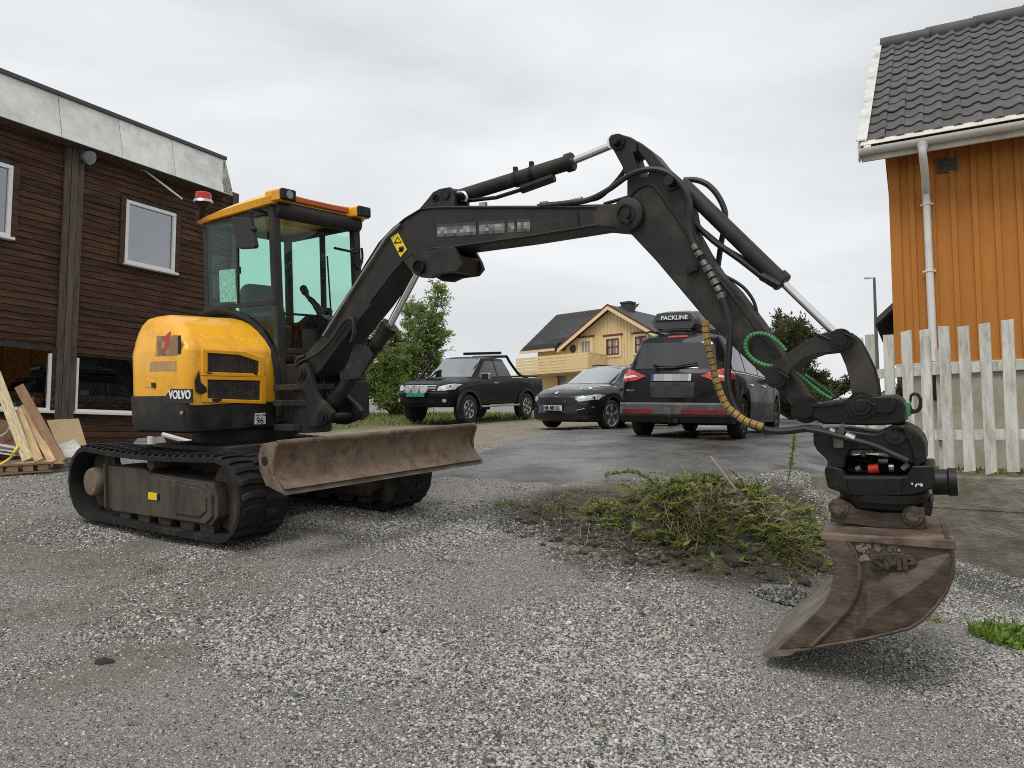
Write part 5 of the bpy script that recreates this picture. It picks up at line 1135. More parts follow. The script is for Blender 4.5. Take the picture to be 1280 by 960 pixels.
rwl = MB(); xa = (FI @ Fw(1022, 598)).x; zc = zb_ - .03
nseg = 14; rs = []
for i in range(nseg + 1):
    t = xa + (-3.2 - xa) * i / nseg; j = noise.noise(Vector((t * 3, 0, 0))) * .012; zc2 = zc - .04 * max(0, 1 - i / 3.) + j
    rs.append([(t, -.16 + j, -1.2 + 0), (t, -.145 + j, zc2 - .30), (t, -.152 + j * .5, zc2 - .31), (t, -.146 + j, zc2 - .14), (t, -.13 + j, zc2 - .02), (t, -.11, zc2), (t, .10, zc2 + .004), (t, .10, -1.2)])
rwl.rings(rs); wl_ = rwl.build('retaining_wall', M_conc, bevel=.01, smooth=True); wl_.matrix_world = FM
tag(wl_, 'low weathered concrete retaining wall under the white picket fence', 'wall')
# garden behind the wall
def flat_sheet(name, pts, m, z, kind='structure'):
    mb = MB(); mb.face([(x, y, z) for x, y in pts]); bmesh.ops.triangulate(mb.bm, faces=mb.bm.faces); o = mb.build(name, m); return tag(o, kind=kind)
M_garden = pmat('garden soil and moss', (.12, .10, .065), .9, var=.3, scale=9, dirt=(.10, .12, .035), damt=.45, dscale=3, bump=.6, bscale=40, world=True)
g0, g1 = FM @ Vector((xa - .05, .0, 0)), FM @ Vector((-3.1, .0, 0))
flat_sheet('garden', [(g0.x, g0.y), (g1.x, g1.y), (12, 6), (12, 12), (7.5, 13), (g0.x + .7, g0.y + .9)], M_garden, zc - .03)
# ================================================================ grey house beyond, street lamp
GO = P(1101, 399, 15.5); gh = empty('grey_house', (GO.x, GO.y, CAMZ), R(-28), 'grey boarded house gable glimpsed behind the orange house and fence', 'house')
gzE = GO.z - CAMZ; gW, gL = 5.0, 4.0
pr = [(.25, -1.2), (.25, gzE + .1), (gW / 2, gzE + 2.25), (gW - .25, gzE + .1), (gW - .25, -1.2)]
m_ = MB(); m_.prism(pr, lambda p: (p[0], .3, p[1]), lambda p: (p[0], gL, p[1])); m_.build('wall', M_greyw, gh)
for k in range(16):
    xk = .30 + k * .15; ztop = gzE + .1 + (xk - .25) / (gW / 2 - .25) * 2.1
    m_ = MB(); m_.box((xk, .285, (ztop - 1.2) / 2), (.035, .03, ztop + 1.2)); m_.build('batten', M_greyw, gh)
m_ = MB(); m_.prism([(-.1, gzE - .12), (gW / 2, gzE + 2.3), (gW + .1, gzE - .12), (gW + .1, gzE + .02), (gW / 2, gzE + 2.45), (-.1, gzE + .02)], lambda p: (p[0], 0, p[1]), lambda p: (p[0], gL + .2, p[1])); m_.build('roof', pmat('grey brown roof edge', (.075, .06, .055), .7, var=.1), gh, bevel=.01)
m_ = MB(); m_.box((1.2, .26, P(1125, 441, 15.3).z - CAMZ), (2.0, .05, .16)); m_.build('trim_board', M_oldw, gh)
lb_, lt_ = P(1097, 470, 38), P(1091, 347, 38)
sl_ = empty('street_lamp', (lb_.x, lb_.y, lb_.z - 1.5), 0, 'thin grey street lamp with flat head far behind the fence', 'street lamp')
m_ = MB(); m_.tube([(0, 0, 0), (0, 0, lt_.z - lb_.z + 1.5)], [.11, .06], 10); m_.build('pole', M_greyw, sl_, smooth=True)
m_ = MB(); zz = lt_.z - lb_.z + 1.5; m_.beam((.05, 0, zz), (-.30, 0, zz - .02), .05, .05); m_.box((-.33, 0, zz - .03), (.34, .16, .08)); m_.build('lamp_head', pmat('lamp head grey', (.45, .46, .46), .5), sl_, bevel=.02)
# ================================================================ yellow house up the street
M_yh = pmat('yellow house paint', (.70, .53, .27), .7, var=.05, scale=4, stretch=(6, 6, .5), dirt=(.5, .35, .14), damt=.25)
M_yhw = pmat('pale window surround', (.68, .55, .32), .6, var=.05)
M_maroon = pmat('dark red trim', (.15, .025, .018), .6, var=.1)
M_ytile = pmat('black roof tile', (.035, .034, .035), .6, var=.15, scale=9)
YD = 46.; YU = Vector((.75, -.66, 0)).normalized(); YN = Vector((-YU.y, YU.x, 0)); YN = YN if YN.y < 0 else -YN
AP = P(765, 383, YD)
YM = Matrix((YU, -YN, Vector((0, 0, 1)))).transposed().to_4x4(); YM.translation = Vector((AP.x, AP.y, CAMZ)); YI = YM.inverted()
yh = empty('yellow_house', (0, 0, 0), 0, 'yellow timber house with black tiled roof, red bargeboards and long balcony, up the street', 'house'); yh.matrix_world = YM
def Yp(px, py, o=0.): return YI @ on_plane(px, py, AP + YN * o, YN)
zA = Yp(765, 383).z; pe = Yp(702, 437); hw = -pe.x; zE = pe.z; zG = 1.4
sl2 = (zA - zE) / hw; print('yellow', zA, zE, hw)
hw2 = hw * 1.05
m_ = MB(); m_.prism([(-hw + .35, zG), (-hw + .35, zE + .35 * sl2 - .1), (0, zA - .12), (hw2 - .3, zA - .12 - (hw2 - .3) * sl2), (hw2 - .3, zG)], lambda p: (p[0], 0, p[1]), lambda p: (p[0], 8.5, p[1])); yw_ = m_.build('wall', M_yh, yh)
m_ = MB(); n_ = 30
for k in range(n_ + 1):
    x = -hw + .40 + (hw + hw2 - .8) * k / n_; zt = zA - .15 - abs(x) * sl2; m_.box((x, -.015, (zt + zG) / 2), (.06, .03, zt - zG))
tag(m_.build('batten_field', M_yh, yh), kind='stuff')
for s, hh in ((-1, hw), (1, hw2)):
    m_ = MB(); m_.prism([(0, zA + .06), (s * hh, zA - hh * sl2 + .06), (s * hh, zA - hh * sl2 - .08), (0, zA - .08)], lambda p: (p[0], -.45, p[1]), lambda p: (p[0], 8.8, p[1])); r_ = m_.build('roof', M_ytile, yh)
    m_ = MB(); m_.prism([(0, zA + .10), (s * hh, zA - hh * sl2 + .10), (s * hh, zA - hh * sl2 - .02), (0, zA - .02)], lambda p: (p[0], -.50, p[1]), lambda p: (p[0], -.46, p[1])); m_.build('bargeboard', M_maroon, r_)
    m_ = MB(); m_.prism([(0, zA - .02), (s * hh, zA - hh * sl2 - .02), (s * hh, zA - hh * sl2 - .26), (0, zA - .26)], lambda p: (p[0], -.49, p[1]), lambda p: (p[0], -.455, p[1])); m_.build('bargeboard', M_yhw, r_)
m_ = MB(); m_.box((.1, 1.6, zA + .0), (.62, .62, .9)); m_.box((.1, 1.6, zA + .40), (.72, .72, .12)); m_.build('chimney', pmat('dark chimney', (.045, .035, .033), .8), yh)
# wing to the left with the long tiled slope facing the street
wl0, wl1 = Yp(652, 440, .6).x, -hw + 1.5
ridge_z = Yp(676, 397, -3.2).z; ez2 = Yp(655, 440, .7).z; print('wing', wl0, wl1, ridge_z, ez2)
wl0r = Yp(676, 397, -3.2).x
m_ = MB(); m_.prism([(.2, zG), (.2, ez2), (3.2, ridge_z - .15), (6.4, ez2), (6.4, zG)], lambda p: (wl0 + .7, p[0], p[1]), lambda p: (-hw + .2, p[0], p[1])); m_.build('wing_wall', M_yh, yh)
nr = 15
v0 = Vector((0, -.7, ez2 + .0)); v1 = Vector((0, 3.2, ridge_z))
m_ = MB()
for i in range(nr):
    a, b = v0.lerp(v1, i / nr), v0.lerp(v1, (i + 1.1) / nr); xs0 = wl0 + (wl0r - wl0) * 0
    rows = []
    for (q, up) in ((a, .07), (b, .03)):
        xe = (-hw - .02 if q.y < .1 else min(0, -(zA - q.z) / sl2 + .15)); rows.append([(wl0 + (xe - wl0) * j / 110, q.y, q.z + up + .025 * math.cos(j * math.pi)) for j in range(111)])
    m_.grid(rows)
    m_.grid([[(p[0], p[1], p[2] - .06) for p in rows[0]], rows[0]])
tag(m_.build('roof_tile_field', M_ytile, yh, fix=False), kind='stuff')
m_ = MB(); m_.prism([(-.7, ez2 - .1), (-.7, ez2 + .0), (3.2, ridge_z), (7.0, ez2), (7.0, ez2 - .1), (3.2, ridge_z - .12)], lambda p: (wl0, p[0], p[1]), lambda p: (-hw - .1, p[0], p[1])); rr = m_.build('roof', M_ytile, yh)
m_ = MB(); m_.prism([(-.75, ez2 - .12), (-.75, ez2 + .12), (3.2, ridge_z + .1), (3.2, ridge_z - .14)], lambda p: (wl0 - .06, p[0], p[1]), lambda p: (wl0, p[0], p[1])); m_.build('bargeboard', M_oldw, rr)
m_ = MB(); m_.box(((wl0 - hw) / 2, -.72, ez2 - .03), (-hw - wl0, .06, .16)); m_.build('eaves_board', M_yhw, rr)
# balcony
bz1, bz0 = Yp(700, 443, 2.0).z, Yp(700, 463, 2.0).z; bx0, bx1 = Yp(645, 452, 2.0).x, Yp(735, 452, 2.0).x
m_ = MB(); nb = 5
bal = MB(); bal.box(((bx0 + bx1) / 2, -.9, bz0 - .06), (bx1 - bx0, 2.2, .14)); bal = bal.build('balcony', M_yh, yh)
for k in range(nb):
    h_ = (bz1 - bz0) / nb; m_ = MB(); m_.box(((bx0 + bx1) / 2, -2.0, bz0 + h_ * (k + .5)), (bx1 - bx0, .03, h_ - .03)); m_.build('balcony_board', M_yh, bal)
    m_ = MB(); m_.box((bx1, -1.0, bz0 + h_ * (k + .5)), (.03, 2.0, h_ - .03)); m_.build('balcony_board', M_yh, bal)
def ywin(px0, py0, px1, py1, mull=True, fr=M_maroon):
    a, b = Yp(px0, py0, .03), Yp(px1, py1, .03); x0, x1, z0, z1 = min(a.x, b.x), max(a.x, b.x), min(a.z, b.z), max(a.z, b.z)
    m_ = MB(); w_ = .14
    for c, s in ((((x0 + x1) / 2, -.03, z0 - w_ / 2), (x1 - x0 + 2 * w_, .06, w_)), (((x0 + x1) / 2, -.03, z1 + w_ / 2), (x1 - x0 + 2 * w_, .06, w_)), ((x0 - w_ / 2, -.03, (z0 + z1) / 2), (w_, .06, z1 - z0)), ((x1 + w_ / 2, -.03, (z0 + z1) / 2), (w_, .06, z1 - z0))): m_.box(c, s)
    f = m_.build('window', M_yhw, yh)
    m_ = MB(); m_.box(((x0 + x1) / 2, -.05, z0 + .04), (x1 - x0, .05, .08)); m_.box(((x0 + x1) / 2, -.05, z1 - .04), (x1 - x0, .05, .08)); m_.box((x0 + .04, -.05, (z0 + z1) / 2), (.08, .05, z1 - z0 - .16)); m_.box((x1 - .04, -.05, (z0 + z1) / 2), (.08, .05, z1 - z0 - .16))
    if mull: m_.box(((x0 + x1) / 2, -.05, (z0 + z1) / 2), (.10, .05, z1 - z0 - .16)); m_.box((x0 + (x1 - x0) * .27, -.05, (z0 + z1) / 2), ((x1 - x0) * .44, .03, .05)); m_.box((x0 + (x1 - x0) * .73, -.05, (z0 + z1) / 2), ((x1 - x0) * .44, .03, .05))
    m_.build('frame', fr, f)
    m_ = MB(); m_.box(((x0 + x1) / 2, -.012, (z0 + z1) / 2), (x1 - x0, .02, z1 - z0)); m_.build('pane', MAT['far pane'], f)
    m_ = MB(); m_.box(((x0 + x1) / 2, -.05, z1 + .22), (x1 - x0 + .5, .12, .08)); m_.build('head_trim', M_maroon, f)
pmat('far pane', (.10, .11, .12), .08, var=.3, scale=1.2, dirt=(.35, .36, .36), damt=.4, dscale=1)
ywin(758, 424, 774, 443); ywin(794, 421, 808, 440)
ywin(725, 426, 739, 442, mull=False, fr=M_yhw)
m_ = MB(); a = Yp(716, 436, .06); m_.lathe([(-.06, .18), (0, .25), (.06, .18)], (a.x, a.y, a.z), (0, 1, 0), 14); 
tag(m_.build('door_wreath', pmat('wreath', (.05, .04, .02), .9)), 'small dark wreath hanging on the yellow house above the balcony', 'wreath').matrix_world = YM
a, b = Yp(697, 468, -.15), Yp(716, 494, -.15)
m_ = MB(); m_.box(((a.x + b.x) / 2, .15, (a.z + b.z) / 2), (b.x - a.x, .06, a.z - b.z)); dw = m_.build('window', M_yhw, yh)
m_ = MB(); m_.box(((a.x + b.x) / 2, .11, (a.z + b.z) / 2), (b.x - a.x - .25, .06, a.z - b.z - .25)); m_.build('pane', MAT['far pane'], dw)
m_ = MB(); p = Yp(692, 480, .1); m_.tube([(p.x, -.1, bz0), (p.x + .4, -.1, bz0 - .2), (p.x + .4, -.1, zG)], .06, 8); m_.build('downpipe', M_maroon, yh)
# ================================================================ vehicles
M_paint = pmat('black car paint', (.0045, .0046, .005), .4, var=.1, coat=.22, spec=.15, dirt=(.016, .015, .014), damt=.2, dscale=1.5, dsharp=.2)
M_paint2 = pmat('anthracite car paint', (.007, .0075, .0085), .3, var=.1, coat=.75, spec=.2, dirt=(.02, .0195, .018), damt=.2, dscale=1.5, dsharp=.2)
M_trim = pmat('black trim', (.008, .008, .008), .55, spec=.3, var=.1, bump=.05, bscale=120)
M_grey_tr = pmat('scuffed grey bumper', (.085, .082, .078), .5, var=.12, dirt=(.2, .19, .18), damt=.3, dscale=6)
M_tyre = pmat('tyre rubber', (.016, .016, .016), .8, var=.15, dirt=(.06, .055, .05), damt=.3, dscale=7, bump=.2, bscale=60)
M_alloy = pmat('alloy rim', (.50, .50, .51), .3, metal=.85, var=.08)
M_alloyd = pmat('dark alloy rim', (.12, .12, .125), .35, metal=.7, var=.1)
M_chr = pmat('bright chrome', (.72, .72, .73), .15, metal=1, var=.03)
M_cglass = glass('dark car glass', (.2, .2, .2), .045, .04)
M_lglass = glass('light car glass', (.55, .62, .60), .32, .05)
M_ws = glass('hazy windscreen', (.45, .44, .44), .42, .12)
M_lamp = pmat('clear headlamp', (.62, .63, .64), .12, var=.12, scale=14, coat=1, dirt=(.25, .26, .27), damt=.42, dscale=9)
M_refl = pmat('dark reflector', (.20, .012, .016), .3, var=.1)
M_tail = pmat('red lamp', (.42, .012, .014), .18, var=.2, scale=10, coat=1)
M_tailw = pmat('white lamp strip', (.72, .70, .70), .2, var=.05, coat=1)
M_plate = pmat('plate white', (.68, .68, .66), .5, var=.03)
M_teal = pmat('teal plate', (.02, .22, .19), .5, var=.05)
M_blue = pmat('plate blue', (.02, .06, .30), .5)
M_intr = pmat('car interior', (.03, .03, .032), .9, var=.2)
def interp(tab, x):
    tab = sorted(tab)
    if x <= tab[0][0]: return tab[0][1]
    for (a, va), (b, vb) in zip(tab, tab[1:]):
        if x <= b:
            t = (x - a) / (b - a); return va + (vb - va) * t
    return tab[-1][1]
def car_shell(S):
    """S: dict of profile tables along x (front is +x). Returns rings of the outer skin."""
    x0, x1 = S['x']; xs = set()
    for k in ('top', 'belt', 'w', 'zb', 'roofw'): xs |= {p[0] for p in S[k]}
    for wx in S['wheels']:
        for i in range(13): xs.add(wx + S['arch'] * math.cos(math.pi * i / 12))
    xs |= set(np.linspace(x0, x1, 46)); xs = sorted(x for x in xs if x0 - 1e-6 <= x <= x1 + 1e-6)
    o = [xs[0]]
    for x in xs[1:]:
        if x - o[-1] > .012: o.append(x)
    xs = o; rings = []
    for x in xs:
        w, zt, bl, zb, rw_ = interp(S['w'], x), interp(S['top'], x), interp(S['belt'], x), interp(S['zb'], x), interp(S['roofw'], x)
        za = zb
        for wx in S['wheels']:
            d = abs(x - wx)
            if d < S['arch']: za = max(za, S['r'] - .02 + math.sqrt(max(0, S['arch'] ** 2 - d * d)))
        za = min(za, bl - .09); h = bl - za; gl = max(0, zt - bl)
        cs = S.get('crown', .03)
        if gl > .12:   # under the greenhouse
            up = [(w * .955, bl + .012), (lerp(w * .93, rw_, .04), bl + .03), (lerp(w * .93, rw_, .5), bl + gl * .5), (rw_ + .012, zt - .11), (rw_ - .03, zt - .045), (rw_ * .7, zt - .012), (rw_ * .35, zt), (0, zt + .004)]
        else:
            up = [(w * .955, bl + .012), (w * .90, bl + gl * .35 + .018), (w * .82, bl + gl * .6 + .02), (w * .72, bl + gl * .8 + .02), (w * .6, bl + gl * .92 + .02), (w * .42, zt + .012), (w * .2, zt + .018), (0, zt + .02)]
        half = [(0, za if za > zb + .01 else zb), (w * .62, za if za > zb + .01 else zb), (w * .93, za + .005), (w * .985, za + .035), (w * 1.0, za + h * .38), (w * .998, za + h * .62), (w * .985, za + h * .82), (w * .97, bl - .02)] + up
        ring = [(y, z) for y, z in half] + [(-y, z) for y, z in half[-2:0:-1]]
        fr, rr = S['nose']; pts = []
        for y, z in ring:
            xx = x
            q = (abs(y) / max(.1, interp(S['w'], 0))) ** 2.4
            if x > x1 - 1.0: xx -= fr * q * (x - (x1 - 1.0))
            if x < x0 + .8: xx += rr * q * ((x0 + .8) - x)
            pts.append(Vector((xx, y, z)))
        rings.append(pts)
    return rings
class Patch:
    def __init__(s, bm): s.t = BVHTree.FromBMesh(bm)
    def make(s, poly, axis, name, m, parent, off=.006, d=.0, step=.08, sign=1, smooth=True, th=0):
        """poly in 2-D: axis 'x' -> (y,z) thrown on the front (sign=1) or rear; axis 'y' -> (x,z) thrown on the left (+1) or right side; 'z' -> (x,y) from above"""
        bm = bmesh.new(); v = [bm.verts.new((p[0], p[1], 0)) for p in poly]; bm.faces.new(v)
        for ax in (0, 1):
            lo = min(p[ax] for p in poly); hi = max(p[ax] for p in poly); k = math.floor(lo / step) + 1
            while k * step < hi:
                n = Vector((1, 0, 0)) if ax == 0 else Vector((0, 1, 0))
                bmesh.ops.bisect_plane(bm, geom=bm.verts[:] + bm.edges[:] + bm.faces[:], plane_co=n * (k * step), plane_no=n); k += 1
        bmesh.ops.triangulate(bm, faces=[f for f in bm.faces if len(f.verts) > 4])
        bad = []
        for q in bm.verts:
            a, b = q.co.x, q.co.y
            if axis == 'x': o, dr = Vector((sign * 6, a, b)), Vector((-sign, 0, 0))
            elif axis == 'y': o, dr = Vector((a, sign * 3, b)), Vector((0, -sign, 0))
            else: o, dr = Vector((a, b, 5)), Vector((0, 0, -1))
            hit = s.t.ray_cast(o, dr)
            if hit[0] is None: bad.append(q); continue
            n = hit[1] if hit[1].dot(dr) < 0 else -hit[1]
            q.co = hit[0] - dr * off * .6 + n * off * .4
        bmesh.ops.delete(bm, geom=bad, context='VERTS')
        mb = MB(); mb.bm.free(); mb.bm = bm; o = mb.build(name, m, parent, smooth=smooth)
        if th: k = o.modifiers.new('solid', 'SOLIDIFY'); k.thickness = th; k.offset = 0
        return o
def wheel(parent, x, y, r, wdt, rim, spokes=6, steer=0., rr=.66):
    s = 1 if y > 0 else -1; e = empty('wheel'); e.parent = parent; e.location = (x, y, r); e.rotation_euler = (0, 0, steer)
    mb = MB(); h = wdt / 2
    mb.lathe([(-h * .8, r * rr), (-h, r * .80), (-h * .95, r * .93), (-h * .7, r * .99), (-h * .35, r), (h * .35, r), (h * .7, r * .99), (h * .95, r * .93), (h, r * .80), (h * .8, r * rr)], (0, 0, 0), (0, 1, 0), 32); mb.build('tyre', M_tyre, e, smooth=True, ang=50)
    mb = MB(); R_ = r * (rr + .02)
    mb.lathe([(0, R_ * .98), (s * h * .85, R_), (s * h * .92, R_ * .97), (s * h * .85, R_ * .92), (s * h * .2, R_ * .88)], (0, 0, 0), (0, 1, 0), 32)
    for k in range(spokes):
        a = 2 * math.pi * k / spokes + .3; d = Vector((math.cos(a), 0, math.sin(a))); t_ = Vector((-math.sin(a), 0, math.cos(a))); yo = Vector((0, s * h, 0))
        w0, w1 = R_ * .16, R_ * .13
        mb.rings([[d * R_ * .12 + t_ * w0 + yo * .78, d * R_ * .12 - t_ * w0 + yo * .78, d * R_ * .12 - t_ * w0 + yo * .45, d * R_ * .12 + t_ * w0 + yo * .45], [d * R_ * .94 + t_ * w1 + yo * .84, d * R_ * .94 - t_ * w1 + yo * .84, d * R_ * .94 - t_ * w1 + yo * .45, d * R_ * .94 + t_ * w1 + yo * .45]])
    mb.cyl((0, s * h * .4, 0), (0, s * h * .82, 0), R_ * .22, n=14); mb.build('rim', rim, e, smooth=True, ang=30)
    mb = MB(); mb.cyl((0, s * h * .05, 0), (0, s * h * .3, 0), R_ * .9, n=24); mb.build('brake_disc', M_blk, e)
    return e
def seat_ground(e, wheels_local, yaw, x, y):
    """put a vehicle on the slope: its wheels touch the ground"""
    c, s_ = math.cos(yaw), math.sin(yaw); pts = []
    for lx, ly in wheels_local: wx, wy = x + c * lx - s_ * ly, y + s_ * lx + c * ly; pts.append((lx, ly, H(wx, wy)))
    A = np.array([[p[0], p[1], 1] for p in pts]); b = np.array([p[2] for p in pts]); sl, *_ = np.linalg.lstsq(A, b, rcond=None)
    n = Vector((-sl[0], -sl[1], 1)).normalized(); n = Matrix.Rotation(yaw, 3, 'Z') @ n
    h = Vector((c, s_, 0)); h = (h - n * h.dot(n)).normalized(); m = Matrix((h, n.cross(h), n)).transposed().to_4x4(); m.translation = Vector((x, y, float(sl[2]) + .012)); e.matrix_world = m
def shell_obj(S, paint, parent):
    mb = MB(); mb.rings(car_shell(S)); bmesh.ops.recalc_face_normals(mb.bm, faces=mb.bm.faces); bmesh.ops.triangulate(mb.bm, faces=[f for f in mb.bm.faces if len(f.verts) > 4]); pt = Patch(mb.bm)
    o = mb.build('body', paint, parent, smooth=True, ang=32); return o, pt
def panel_line(pt, pts2, axis, sign, name, parent, r=.006, m=None):
    mb = MB(); out_ = []
    for a, b in pts2:
        if axis == 'y': hit = pt.t.ray_cast(Vector((a, sign * 3, b)), Vector((0, -sign, 0)))
        else: hit = pt.t.ray_cast(Vector((sign * 6, a, b)), Vector((-sign, 0, 0)))
        if hit[0] is not None: out_.append(hit[0])
    if len(out_) > 1: mb.tube(out_, r, 5); return mb.build(name, m or M_trim, parent)
# ---------------------------------------------------------------- people carrier seen from behind
def people_carrier():
    e = empty('parked_car', label='black people carrier seen from behind with a roof box and wet rear bumper', cat='car', group='cars parked up the road')
    S = dict(x=(-2.38, 2.4), wheels=(1.42, -1.43), r=.34, arch=.385, nose=(.30, .16),
             w=[(-2.38, .86), (-2.2, .915), (-1.4, .93), (1.4, .925), (2.1, .88), (2.4, .74)],
             zb=[(-2.38, .36), (-2.25, .30), (-1.8, .22), (1.8, .20), (2.3, .22), (2.4, .28)],
             belt=[(-2.38, .80), (-2.33, .95), (-2.25, 1.04), (-1.2, 1.03), (1.0, .98), (1.5, .94), (2.2, .80), (2.35, .68), (2.4, .55)],
             top=[(-2.38, .86), (-2.345, 1.02), (-2.30, 1.10), (-2.13, 1.55), (-2.05, 1.665), (-1.9, 1.70), (-1.0, 1.735), (.2, 1.725), (.6, 1.66), (1.45, 1.08), (1.7, 1.0), (2.2, .84), (2.36, .70), (2.4, .56)],
             roofw=[(-2.4, .60), (-1.9, .64), (0, .66), (.7, .66), (1.5, .70)])
    body, pt = shell_obj(S, M_paint, e)
    pt.make([(-.66, 1.12), (.66, 1.12), (.60, 1.50), (.54, 1.54), (-.54, 1.54), (-.60, 1.50)], 'x', 'rear_window', M_cglass, body, sign=-1, off=.010)
    pt.make([(-.16, 1.625), (.16, 1.625), (.15, 1.655), (-.15, 1.655)], 'x', 'brake_lamp', M_tail, body, sign=-1, off=.012)
    for s in (-1, 1):
        tl_ = pt.make([(s * .44, 1.00), (s * .62, .93), (s * .80, .91), (s * .875, .93), (s * .88, 1.06), (s * .84, 1.14), (s * .70, 1.10)], 'x', 'tail_lamp', M_tail, body, sign=-1, off=.014)
        pt.make([(s * .58, .995), (s * .80, .965), (s * .86, .98), (s * .86, 1.0), (s * .78, 1.0), (s * .66, 1.025)], 'x', 'lamp_strip', M_tailw, tl_, sign=-1, off=.019)
        pt.make([(-2.3, .93), (-2.02, .96), (-2.05, 1.10), (-2.22, 1.10)], 'y', 'tail_lamp', M_tail, body, sign=s, off=.010)
        pt.make([(-1.95, 1.10), (-1.15, 1.09), (-1.12, 1.56), (-1.80, 1.54)], 'y', 'side_window', M_cglass, body, sign=s, off=.008)
        pt.make([(-1.08, 1.09), (-.12, 1.07), (-.12, 1.58), (-1.06, 1.57)], 'y', 'side_window', M_cglass, body, sign=s, off=.008)
        pt.make([(-.05, 1.07), (.95, 1.04), (.62, 1.42), (.4, 1.57), (-.05, 1.585)], 'y', 'side_window', M_cglass, body, sign=s, off=.008)
        panel_line(pt, [(-1.98, 1.065), (-1.1, 1.06), (.0, 1.04), (1.0, 1.01)], 'y', s, 'chrome_line', body, .010, M_chr)
        for dx in (-1.1, -.08, .98): panel_line(pt, [(dx, 1.02), (dx - .01, .7), (dx + .04, .34)], 'y', s, 'door_gap', body, .005)
        for dx in (-.95, .08): 
            hit = pt.t.ray_cast(Vector((dx, s * 3, .88)), Vector((0, -s, 0)))[0]; mb = MB(); mb.box(hit, (.2, .05, .035)); mb.build('door_handle', M_chr, body, bevel=.01)
        mb = MB(); mb.tube([(-1.9, s * .60, 1.73), (-1.7, s * .60, 1.775), (.3, s * .60, 1.775), (.5, s * .60, 1.73)], .018, 8); mb.build('roof_rail', M_alloyd, body, smooth=True)
        wheel(e, 1.42, s * .80, .34, .22, M_alloyd, 5); wheel(e, -1.43, s * .80, .34, .22, M_alloyd, 5)
        hit = Vector((1.0, s * .95, 1.08)); mb = MB(); mb.sphere(hit + Vector((0, s * .09, 0)), .11, 12, (.6, 1, .75)); mb.build('wing_mirror', M_paint, body, smooth=True)
    ws = pt.make([(-.68, 1.12), (.68, 1.12), (.60, 1.62), (-.60, 1.62)], 'x', 'windscreen', M_lglass, body, sign=1, off=.008)
    # bumper with reflector band
    mb = MB(); ys = [-.90 + .15 * i for i in range(13)]
    def bx(y): return -2.37 - .05 + .16 * abs(y / .9) ** 3
    mb.rings([[(bx(y), y, .58), (bx(y) - .025, y, .55), (bx(y) - .025, y, .40), (bx(y) + .02, y, .35), (bx(y) + .2, y, .35), (bx(y) + .2, y, .58)] for y in ys]); bp = mb.build('rear_bumper', M_grey_tr, body, smooth=True)
    for a, b in ((-.84, -.16), (.30, .84)):
        mb = MB(); yy = np.linspace(a, b, 6); mb.rings([[(bx(y) - .032, y, .47), (bx(y) - .032, y, .405), (bx(y) + .0, y, .405), (bx(y) + .0, y, .47)] for y in yy]); mb.build('reflector', M_refl, bp)
    mb = MB(); mb.rings([[(bx(y) + .0, y, .36), (bx(y) + .02, y, .27), (bx(y) + .3, y, .25), (bx(y) + .3, y, .36)] for y in ys]); mb.build('lower_valance', M_trim, bp)
    mb = MB(); mb.box((-2.42, -.05, .30), (.12, .16, .07)); mb.tube([(-2.35, -.02, .28), (-2.52, -.02, .28), (-2.53, -.02, .36)], .025, 8); mb.build('tow_bar', M_blk, body)
    for y in (-.02, .02): pass
    pl = pt.make([(-.30, .92), (.30, .92), (.30, 1.03), (-.30, 1.03)], 'x', 'number_plate', mosaic('blurred plate', (.30, .30, .30), (.62, .61, .59), .13), body, sign=-1, off=.022)
    pt.make([(.30, .92), (.35, .92), (.35, 1.03), (.30, 1.03)], 'x', 'plate_band', M_blue, body, sign=-1, off=.022)
    pt.make([(-.34, .66), (.34, .66), (.36, .90), (-.36, .90)], 'x', 'tailgate_recess', mosaic('blurred tailgate', (.014, .014, .016), (.05, .05, .052), .14), body, sign=-1, off=.012)
    mb = MB(); mb.tube([(-2.345, .28, 1.16), (-2.335, .0, 1.145), (-2.31, -.38, 1.20)], .014, 6); mb.cyl((-2.33, .28, 1.16), (-2.38, .28, 1.16), .03, n=10); mb.build('wiper', M_trim, body)
    panel_line(pt, [(-.86, .90), (-.6, .885), (0, .88), (.6, .885), (.86, .90)], 'x', -1, 'chrome_line', body, .006, M_trim)
    panel_line(pt, [(-.86, .62), (0, .605), (.86, .62)], 'x', -1, 'tailgate_gap', body, .008)
    lettering('GALAXY', .038, M_alloy, body, frame_m((-2.425, .67, .77), (0, -1, 0), (0, 0, 1)), depth=.003)
    # load bars
    for x in (-1.45, -.1): mb = MB(); mb.beam((x, -.66, 1.79), (x, .66, 1.79), .06, .03); mb.build('roof_bar', M_alloyd, body, bevel=.008)
    return e, S
GALAXY_YAW = math.atan2(.866, .50)
pc, S_ = people_carrier()
gy_ = R(90 - 29); gc = P(843, 549, 12.2); hd = Vector((math.cos(gy_), math.sin(gy_), 0)); ctr = Vector((gc.x, gc.y, 0)) + hd * 2.25
seat_ground(pc, [(1.42, .8), (1.42, -.8), (-1.43, .8), (-1.43, -.8)], gy_, ctr.x, ctr.y)
